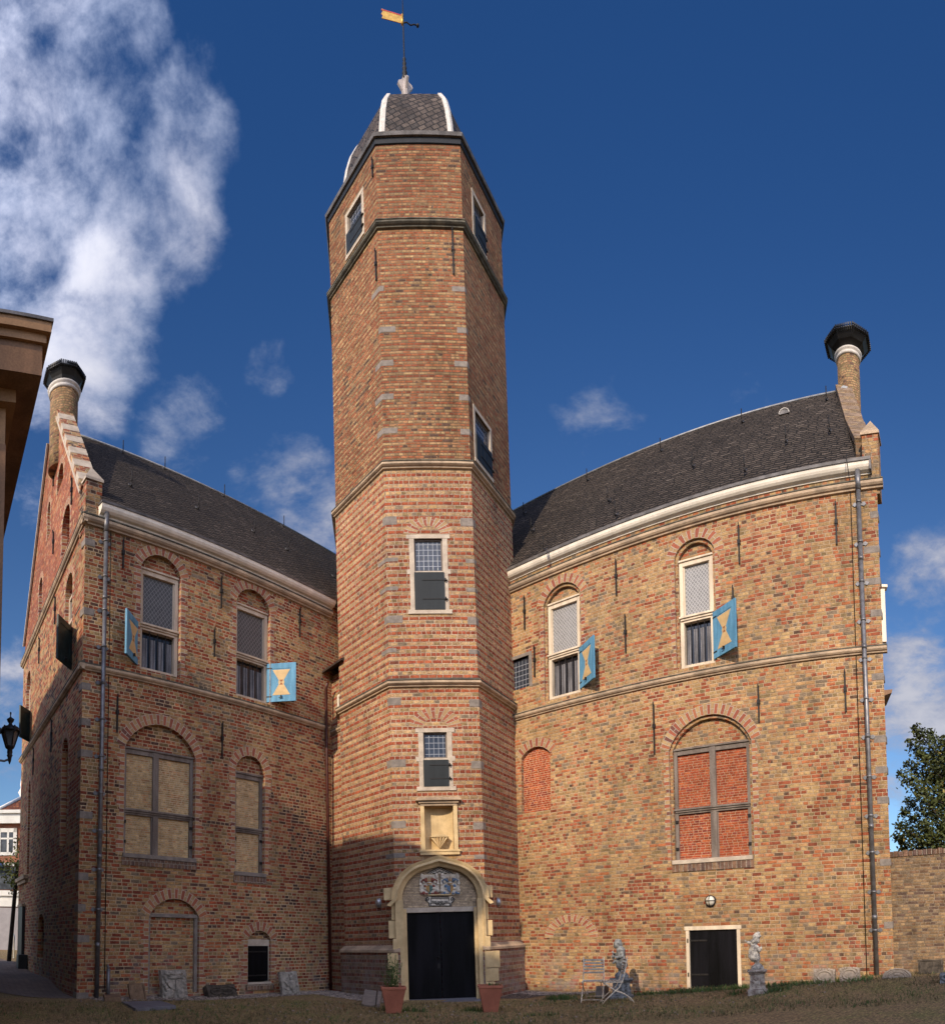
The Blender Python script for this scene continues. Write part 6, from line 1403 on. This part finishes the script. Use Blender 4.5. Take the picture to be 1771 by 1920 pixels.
def scatter_pebbles():
    rnd = random.Random(3); mb = MB()
    def stone(x, y):
        r = rnd.uniform(.010, .026); z = gz(x, y)+.012; c = Vector((x, y, z+r*.4)); a0 = rnd.uniform(0, 6.28); top = c+Vector((0, 0, r*.7)); ring = [c+Vector((r*math.cos(a0+k*1.2566)*rnd.uniform(.7, 1.2), r*math.sin(a0+k*1.2566)*rnd.uniform(.7, 1.2), 0)) for k in range(5)]
        for k in range(5): mb.face([ring[k], ring[(k+1) % 5], top]); mb.face([ring[k]-Vector((0, 0, r*.5)), ring[(k+1) % 5]-Vector((0, 0, r*.5)), ring[(k+1) % 5], ring[k]])
    for k in range(2600):
        u = rnd.uniform(.25, LW); w_ = rnd.random()**1.4*.82; v = FL @ Vector((u, -w_, 0)); stone(v.x, v.y)
    for k in range(1800):
        f = rnd.random(); e = rnd.uniform(.12, 1.05); p_ = octo(e); A, B = Vector(p_[0]), Vector(p_[1]); v2 = A.lerp(B, rnd.uniform(-.25, 1)); v = FT @ Vector((v2.x, v2.y, 0)); stone(v.x, v.y)
    for k in range(1500):
        u = rnd.uniform(-9.7, xg_+.2); w_ = rnd.random()**1.3*.8; v = FR @ Vector((u, -w_, 0)); stone(v.x, v.y)
    for k in range(500):
        x = rnd.uniform(-8, 9); y = rnd.uniform(11, 16); stone(x, y)
    return tag(mb.build('gravel', 'pebble', fix=False), kind='stuff')
scatter_pebbles()
gpt = lambda x, d: tuple((FG @ Vector((x, -d, 0)))[:2])
drape('street_paving', [gpt(.0, .0), gpt(-9.5, .0), gpt(-16, .5), gpt(-22, 4), gpt(-12, 5.5), gpt(-4, 3.6), gpt(-.3, 1.0)], 'paving', .012, .5)
def blades(name, spots, mats, rnd, label=None):
    mb = MB()
    for x, y, h_, mi in spots:
        z = gz(x, y); a = rnd.uniform(0, 6.28); w_ = h_*.10+.003; lx, ly = rnd.gauss(0, .35)*h_, rnd.gauss(0, .35)*h_
        mb.face([(x-w_*math.cos(a), y-w_*math.sin(a), z), (x+w_*math.cos(a), y+w_*math.sin(a), z), (x+lx, y+ly, z+h_)], mi)
    return tag(mb.build(name, mats, fix=False), kind='stuff')
rnd = random.Random(21); sp = []
for k in range(26000):
    a = rnd.uniform(-.72, .72); d = 10.8+6.5*rnd.random(); x, y = d*math.sin(a), d*math.cos(a)
    if (FL.inverted() @ Vector((x, y, 0))).y > -.75 and x < 0: continue
    if (FR.inverted() @ Vector((x, y, 0))).y > -.2 and x > 0: continue
    tl = FT.inverted() @ Vector((x, y, 0))
    if tl.y > -.8 and -4 < tl.x < 2.6: continue
    gq = FG.inverted() @ Vector((x, y, 0))
    if gq.y > -3.2 and gq.x < 0: continue
    nn = mnoise.noise(Vector((x*.9, y*.9, 3)))
    sp.append((x, y, rnd.uniform(.025, .075), 0 if nn+rnd.gauss(0, .25) > .25 else 1))
blades('lawn_grass', sp, ['grass', 'straw'], rnd)
sp = []
def tuft(px, py, n, sx, sy, h0, h1):
    g = gpick(px, py)
    for k in range(n): sp.append((g.x+rnd.gauss(0, sx), g.y+rnd.gauss(0, sy), rnd.uniform(h0, h1), 0))
for px in range(1190, 1640, 9):
    yy = 1867-(px-1190)*.067; tuft(px, yy, int(26*(1.2 if 1260 < px < 1430 else .8)), .10, .10, .04, .14)
for k in range(8): tuft(1030+k*5, 1874, 26, .08, .08, .05, .16)
for px, py, n in ((742, 1897, 30), (765, 1896, 60), (785, 1897, 40), (880, 1896, 50), (905, 1897, 40), (720, 1893, 30), (1000, 1906, 25), (1030, 1905, 25), (395, 1895, 12), (1380, 1864, 60), (1450, 1858, 70), (1470, 1856, 60)): tuft(px, py, n, .10, .06, .04, .13)
blades('wall_grass', sp, ['grass'], rnd)
rl = random.Random(77); mb = MB()
for k in range(620):
    a = rl.uniform(-.72, .72); d = 10.9+6.0*rl.random()**.7; x, y = d*math.sin(a), d*math.cos(a)
    if (FL.inverted() @ Vector((x, y, 0))).y > -.1 and x < 0: continue
    if (FR.inverted() @ Vector((x, y, 0))).y > -.1 and x > 0: continue
    tl = FT.inverted() @ Vector((x, y, 0))
    if tl.y > -.6 and -3.6 < tl.x < 2.6: continue
    leaf(mb, (x, y, gz(x, y)+.025+.01*rl.random()), (rl.gauss(0, 1), rl.gauss(0, 1), rl.gauss(0, .15)), rl.uniform(.04, .085), rl.uniform(.03, .055), rl.choice((0, 0, 1, 2)), Vector((rl.gauss(0, .2), rl.gauss(0, .2), 1)))
tag(mb.build('fallen_leaves', ['dead_leaf', 'leaf_yellow', 'straw'], fix=False), kind='stuff')
def weed(px, py, n, h_, label, r=.12):
    g = gpick(px, py); fr = Matrix.Translation(g); mb = MB()
    for k in range(n):
        a = rnd.uniform(0, 6.28); z = rnd.random()*h_; q_ = r*(1-z/h_*.6)*rnd.random(); mb.face([(.004, 0, 0), (-.004, 0, 0), (q_*math.cos(a), q_*math.sin(a), z)]); leaf(mb, (q_*math.cos(a), q_*math.sin(a), z), (math.cos(a), math.sin(a), rnd.uniform(-.2, .8)), rnd.uniform(.04, .09), .035)
    return tag(mb.build('weed', 'leaf', None, fr, fix=False), label, 'weed')
weed(1217, 1860, 170, .34, 'dark green bushy weed at the wall between the chairs and the low door', .20)
weed(1443, 1846, 60, .30, 'small leafy weed behind the pale pedestal', .10)

# ---- garden wall and the tree behind it
zt0, zt1 = pick(FR, 1680, 1597, .2)[1], pick(FR, 1771, 1590, .2)[1]; xr1 = pick(FR, 1771, 1590, .2)[0]
t_ = thing('garden_wall', 'long brown brick garden wall running right from the sunlit wing', 'wall', FR)
k_ = (zt1-zt0)/xr1; mb = MB(); mb.prism([(-.05, -.3), (7, -.3), (7, zt0+k_*7-.12), (-.05, zt0-.12)], .17, .42); mb.build('wall_body', 'brick_garden', t_, FR)
n = 64
mb = MB()
for k in range(n): xa = -.05+7.05*k/n; xb = -.05+7.05*(k+1)/n-.012; zz = zt0+k_*xa; mb.box(xa, xb, .145+.006*math.sin(k*5.1), .45, zz-.12, zz+.012*math.sin(k*2.7))
tag(mb.build('coping_bricks', 'brick_dark_sill', t_, FR), kind='stuff')
def tree_right():
    rnd = random.Random(4); D = 21.0
    def at(px, py, d=D): v = ray(px, py); return EYEP+v*(d/math.hypot(v.x, v.y))
    base = at(1795, 1700); base.z = gz(base.x, base.y); fr = Matrix.Translation(base); inv = fr.inverted()
    t_ = thing('tree', 'dark leafy tree behind the garden wall at the right', 'tree', fr); loc = lambda v: v-base
    top = at(1785, 1420); tips = [((1712, 1362), 0), ((1742, 1374), .4), ((1772, 1384), -.3), ((1704, 1386), .8), ((1685, 1447), -.6), ((1702, 1430), .5), ((1722, 1410), -.2), ((1755, 1420), .9), ((1690, 1520), .3), ((1682, 1545), -.5), ((1700, 1500), .6), ((1676, 1565), .2), ((1720, 1480), -.9), ((1740, 1450), .2), ((1750, 1500), 0), ((1700, 1560), .9), ((1730, 1540), -.7), ((1725, 1585), .4), ((1765, 1480), .6), ((1765, 1550), -.4), ((1800, 1400), 0), ((1840, 1430), .5), ((1860, 1500), 0), ((1830, 1560), .4), ((1690, 1590), .1)]
    tr = MB(); tr.tube([Vector((0, 0, -.1)), Vector((.1, 0, 1.5)), loc(at(1790, 1560)), loc(top)], [.22, .17, .12, .05], 8)
    cr = MB(); stem = [loc(at(1793, y)) for y in (1640, 1600, 1560, 1520, 1480, 1440)]
    for (px, py), dd in tips:
        e = loc(at(px, py, D+dd*1.3)); s_ = stem[min(5, max(0, int((1650-py)/45)-1))]; mid = s_.lerp(e, .55)+Vector((0, 0, -.15)); tr.tube([s_, mid, e], [.05, .03, .008], 5)
        for k in range(480):
            f = rnd.random()**.6; c = (s_.lerp(mid, f/.55) if f < .55 else mid.lerp(e, (f-.55)/.45)); sp_ = .42*(1-f)+.07
            pnt = c+Vector((rnd.gauss(0, sp_), rnd.gauss(0, sp_), rnd.gauss(0, sp_*.8)))
            leaf(cr, pnt, (rnd.gauss(0, 1), rnd.gauss(0, 1), rnd.gauss(-.1, .7)), rnd.uniform(.09, .16), .075, 1 if rnd.random() < .035 else 0)
    tr.build('trunk', 'bark', t_, fr); cr.build('crown', ['leaf', 'leaf_yellow'], t_, fr, fix=False)
tree_right()

# ---- the house at the left edge (its eaves corner leans into the picture and its roof shades the yard)
sdir = Vector((-FG[0][0], -FG[1][0], 0)).normalized(); bdir = Vector((-sdir.y, sdir.x, 0))
v = ray(97, 602); DT = 7.6; tip = EYEP+v*(DT/math.hypot(v.x, v.y)); OV = .52
cN = tip+sdir*OV+bdir*OV; FN = frame_at(Vector((cN.x, cN.y, 0)), (sdir.x, sdir.y)); ZT = tip.z; HLX, HLY = 13.0, 8.5
house = thing('neighbour_house', 'house at the left edge showing only its brown eaves corner', 'building', FN)
mb = MB(); mb.box(0, HLX, 0, HLY, -.5, ZT-.5); mb.build('wall', 'white_brick', house, FN)
mb = MB(); mb.box(-OV, HLX+OV, -OV, HLY+OV, ZT-.14, ZT-.02); mb.box(-OV+.05, HLX+OV-.05, -OV+.05, HLY+OV-.05, ZT-.24, ZT-.14); mb.build('cornice', 'brown_trim', house, FN)
mb = MB(); mb.box(-OV+.09, HLX+OV-.1, -OV+.09, HLY+OV-.1, ZT-.62, ZT-.24); mb.build('cornice_soffit', 'brown_wood', house, FN)
mb = MB(); mb.box(-.16, HLX+.1, -.16, HLY+.1, ZT-.78, ZT-.62); mb.box(-.05, HLX+.04, -.05, HLY+.04, ZT-1.25, ZT-.78); mb.build('frieze', 'brown_trim', house, FN)
mb = MB(); mb.box(-.06, .22, -.06, .22, -.4, ZT-1.25); mb.build('corner_board', 'brown_wood', house, FN)
mb = MB(); mb.box(-OV-.02, HLX+OV+.02, -OV-.02, HLY+OV+.02, ZT-.02, ZT+.02); mb.build('eaves_lip', 'zinc_dark', house, FN)
RH = 3.4; e_ = [(-OV, -OV), (HLX+OV, -OV), (HLX+OV, HLY+OV), (-OV, HLY+OV)]; r1, r2 = (5.6, HLY/2, ZT+RH), (HLX-3.5, HLY/2, ZT+RH)
mb = MB(); E3 = [(x, y, ZT+.02) for x, y in e_]; mb.face([E3[0], E3[1], r2, r1]); mb.face([E3[1], E3[2], r2]); mb.face([E3[2], E3[3], r1, r2]); mb.face([E3[3], E3[0], r1]); mb.build('roof', 'red_tile', house, FN, fix=False)
hc = Vector((-3.0, -4.4, 0)); FB = frame_at(hc-Vector((.738, -.675, 0))*5.5, (.738, -.675)); ZB = 8.0  # unseen house, added behind the viewer to cast shade on lawn and walls
yard = thing('added_shade_house', 'unseen brick house added behind the viewer to shade the lawn', 'building', FB)
mb = MB(); mb.box(0, 14, -8, 0, -.5, ZB); mb.build('wall', 'far_brick', yard, FB)
mb = MB(); RBH = 4.7; mb.face([(-.3, .35, ZB-.1), (14.3, .35, ZB-.1), (14.3, -4, ZB+RBH), (-.3, -4, ZB+RBH)]); mb.face([(-.3, -8.35, ZB-.1), (14.3, -8.35, ZB-.1), (14.3, -4, ZB+RBH), (-.3, -4, ZB+RBH)]); mb.build('roof', 'red_tile', yard, FB, fix=False)
for x_ in (0, 14): mb = MB(); mb.face([(x_, 0, ZB), (x_, -8, ZB), (x_, -4, ZB+RBH-.15)]); mb.build('gable', 'far_brick', yard, FB, fix=False)
# ---- street lantern on a bracket
v = ray(19, 1382); dl = 12.4; pl = EYEP+v*(dl/math.hypot(v.x, v.y)); lf = frame_at(Vector((pl.x, pl.y, pl.z)), (sdir.x, sdir.y)); sc_ = dl/F
lamp = thing('street_lantern', 'black six sided street lantern on a curved wall bracket', 'street lamp', lf)
zz = lambda y: (1382-y)*sc_
mb = MB(); mb.lathe([(.012, zz(1334)), (.018, zz(1336)), (.008, zz(1342)), (.03, zz(1345)), (.075, zz(1348)), (.06, zz(1352)), (.03, zz(1356)), (.06, zz(1361)), (.16, zz(1364)), (.19, zz(1370)), (.185, zz(1373))], 12); mb.build('lantern_top', 'black_paint', lamp, lf)
mb = MB(); n = 6; rt, rb, z0, z1 = .17, .085, zz(1400), zz(1373)
for k in range(n):
    a = 2*math.pi*k/n+.3; mb.tube([(rt*math.cos(a), rt*math.sin(a), z1), (rb*math.cos(a), rb*math.sin(a), z0)], .012, 6)
    mb.obox((.19*math.cos(a), .19*math.sin(a), z1+.03), (math.cos(a), math.sin(a), 0), (-math.sin(a), math.cos(a), 0), (0, 0, 1), .012, .012, .06)
mb.build('lantern_frame', 'black_paint', lamp, lf, fix=False)
mb = MB(); mb.lathe([(rb*.93, z0), (rt*.93, z1)], 6, ph=.3, smooth=False, cap=False); mb.build('lantern_glass', 'lamp_glass_clear' if 'lamp_glass_clear' in M else 'far_glass', lamp, lf)
mb = MB(); mb.lathe([(.10, z0), (.085, zz(1403)), (.05, zz(1406)), (.055, zz(1412)), (.045, zz(1415)), (.06, zz(1417)), (.04, zz(1421)), (.03, zz(1428)), (.008, zz(1434))], 10); mb.build('lantern_foot', 'black_paint', lamp, lf)
wl = FN.inverted() @ pl; mb = MB(); w0 = lf.inverted() @ (FN @ Vector((wl.x+.2, .0, pl.z-.35))); mb.tube([(0, 0, zz(1424)), (.02, .10, zz(1428)), (.02, .22, zz(1427)), tuple(w0.lerp(Vector((0, 0, zz(1424))), .4)), tuple(w0)], .022, 8); mb.build('bracket', 'zinc', lamp, lf)
# ---- far house and the young tree in the street
v = ray(22, 1650); dF = 40.0; pf = EYEP+v*(dF/math.hypot(v.x, v.y)); pf.z = 0; FF = view_frame(pf, -.18)
far = thing('far_house', 'sunlit red brick house with tiled roof at the end of the street', 'building', FF)
pz = lambda y, x=22: pick(FF, x, y)[1]; pxx = lambda x, y=1600: pick(FF, x, y)[0]
mb = MB(); mb.box(pxx(-150), pxx(120), 0, 7, .2, pz(1545)); mb.build('wall', 'far_brick', far, FF)
mb = MB(); mb.box(pxx(-150)-.2, pxx(120), -.35, .1, pz(1545), pz(1527)); mb.box(pxx(-150)-.3, pxx(120), -.5, .1, pz(1527), pz(1521)); mb.build('cornice', 'far_white', far, FF)
mb = MB(); zr = pz(1478, 25); x0_, x1_ = pxx(-150), pxx(120); xr_ = pxx(25, 1480); ze_ = pz(1521)
mb.face([(pxx(-3, 1520), -.4, ze_), (x1_, -.4, ze_), (x1_, 3, zr), (xr_, 3, zr)]); mb.face([(pxx(-3, 1520), -.4, ze_), (xr_, 3, zr), (pxx(-3, 1520), 7, ze_)]); mb.build('roof', 'red_tile', far, FF, fix=False)
mb = MB(); mb.lathe([(.16, 0), (.10, .25), (.22, .5), (.06, .8), (.10, 1.0), (.02, 1.7)], 8, (xr_, 3, zr-.1)); mb.tube([(pxx(-3, 1520), -.4, ze_), (xr_, 3, zr+.05)], .12, 6); mb.build('roof_finial', 'far_white', far, FF)
x0_, x1_, z0, z1 = pxx(-34), pxx(31), pz(1604), pz(1553); mb = MB()
for a, b, c, d in ((x0_, x0_+.22, z0, z1), (x1_-.22, x1_, z0, z1), (x0_, x1_, z0, z0+.2), (x0_, x1_, z1-.25, z1), (x0_, x1_, (z0+z1)/2+.15, (z0+z1)/2+.25), ((x0_*.25+x1_*.75)-.06, (x0_*.25+x1_*.75)+.06, z0, z1), ((x0_+x1_)/2-.08, (x0_+x1_)/2+.08, z0, z1)): mb.box(a, b, -.06, .02, c, d)
wn = mb.build('window', 'far_white', far, FF, fix=False); mb = MB(); mb.box(x0_+.1, x1_-.1, -.03, .0, z0+.1, z1-.1); mb.build('window_pane', 'far_glass', wn, FF)
mb = MB(); mb.box(pxx(-150), pxx(120), -.25, .02, pz(1680), pz(1670)); mb.box(pxx(-150), pxx(120), -.12, .02, pz(1700), pz(1680)); mb.box(pxx(-150), pxx(120), -.1, .02, pz(1624), pz(1618)); mb.build('shop_cornice', 'far_white', far, FF)
mb = MB(); mb.box(pxx(-150), pxx(34), -.05, .02, pz(1668), pz(1626)); mb.build('shop_window', 'far_glass', far, FF)
mb = MB(); mb.box(pxx(-150), pxx(120), -.06, .02, .3, pz(1702)); mb.build('shop_front', 'shop_grey', far, FF)
mb = MB(); mb.box(pxx(-40), pxx(7), -.6, .0, pz(1627), pz(1618)); mb.build('awning', 'awning_blue', far, FF)
v0, v1 = ray(17, 1787), ray(31, 1640); dY = 24.0; b0 = EYEP+v0*(dY/math.hypot(v0.x, v0.y)); b1 = EYEP+v1*(dY/math.hypot(v1.x, v1.y)); frY = Matrix.Translation(Vector((b0.x, b0.y, gz(b0.x, b0.y))))
yt = thing('young_tree', 'slim young street tree with a dark trunk and lime green leaves', 'tree', frY); base = frY.translation
mb = MB(); mb.tube([(0, 0, -.05), tuple(b1-base), tuple(b1-base+(b1-b0)*.18)], [.085, .07, .03], 8); mb.build('trunk', 'bark', yt, frY)
mb = MB(); rnd = random.Random(8)
for px, py, n_ in ((10, 1621, 60), (22, 1618, 60), (18, 1636, 50), (12, 1648, 30), (25, 1655, 60), (33, 1597, 50), (33, 1625, 60), (30, 1672, 50), (38, 1650, 80), (40, 1620, 60), (45, 1640, 80), (36, 1580, 40)):
    v = ray(px, py); c = EYEP+v*((dY+rnd.uniform(-.5, .5))/math.hypot(v.x, v.y))-base
    for k in range(n_): leaf(mb, c+Vector((rnd.gauss(0, .11), rnd.gauss(0, .14), rnd.gauss(0, .11))), (rnd.gauss(0, 1), rnd.gauss(0, 1), rnd.gauss(0, .7)), .12, .075)
mb.build('crown', 'leaf_lime', yt, frY, fix=False)
v = ray(26, 1775); bb = EYEP+v*(27/math.hypot(v.x, v.y)); bb.z = gz(bb.x, bb.y); mb = MB(); mb.tube([(0, 0, 0), (0, 0, .85), (-.12, .05, 1.0)], .045, 8); tag(mb.build('bollard', 'far_white', None, Matrix.Translation(bb)), 'thin white bollard post beside the young street tree', 'bollard')
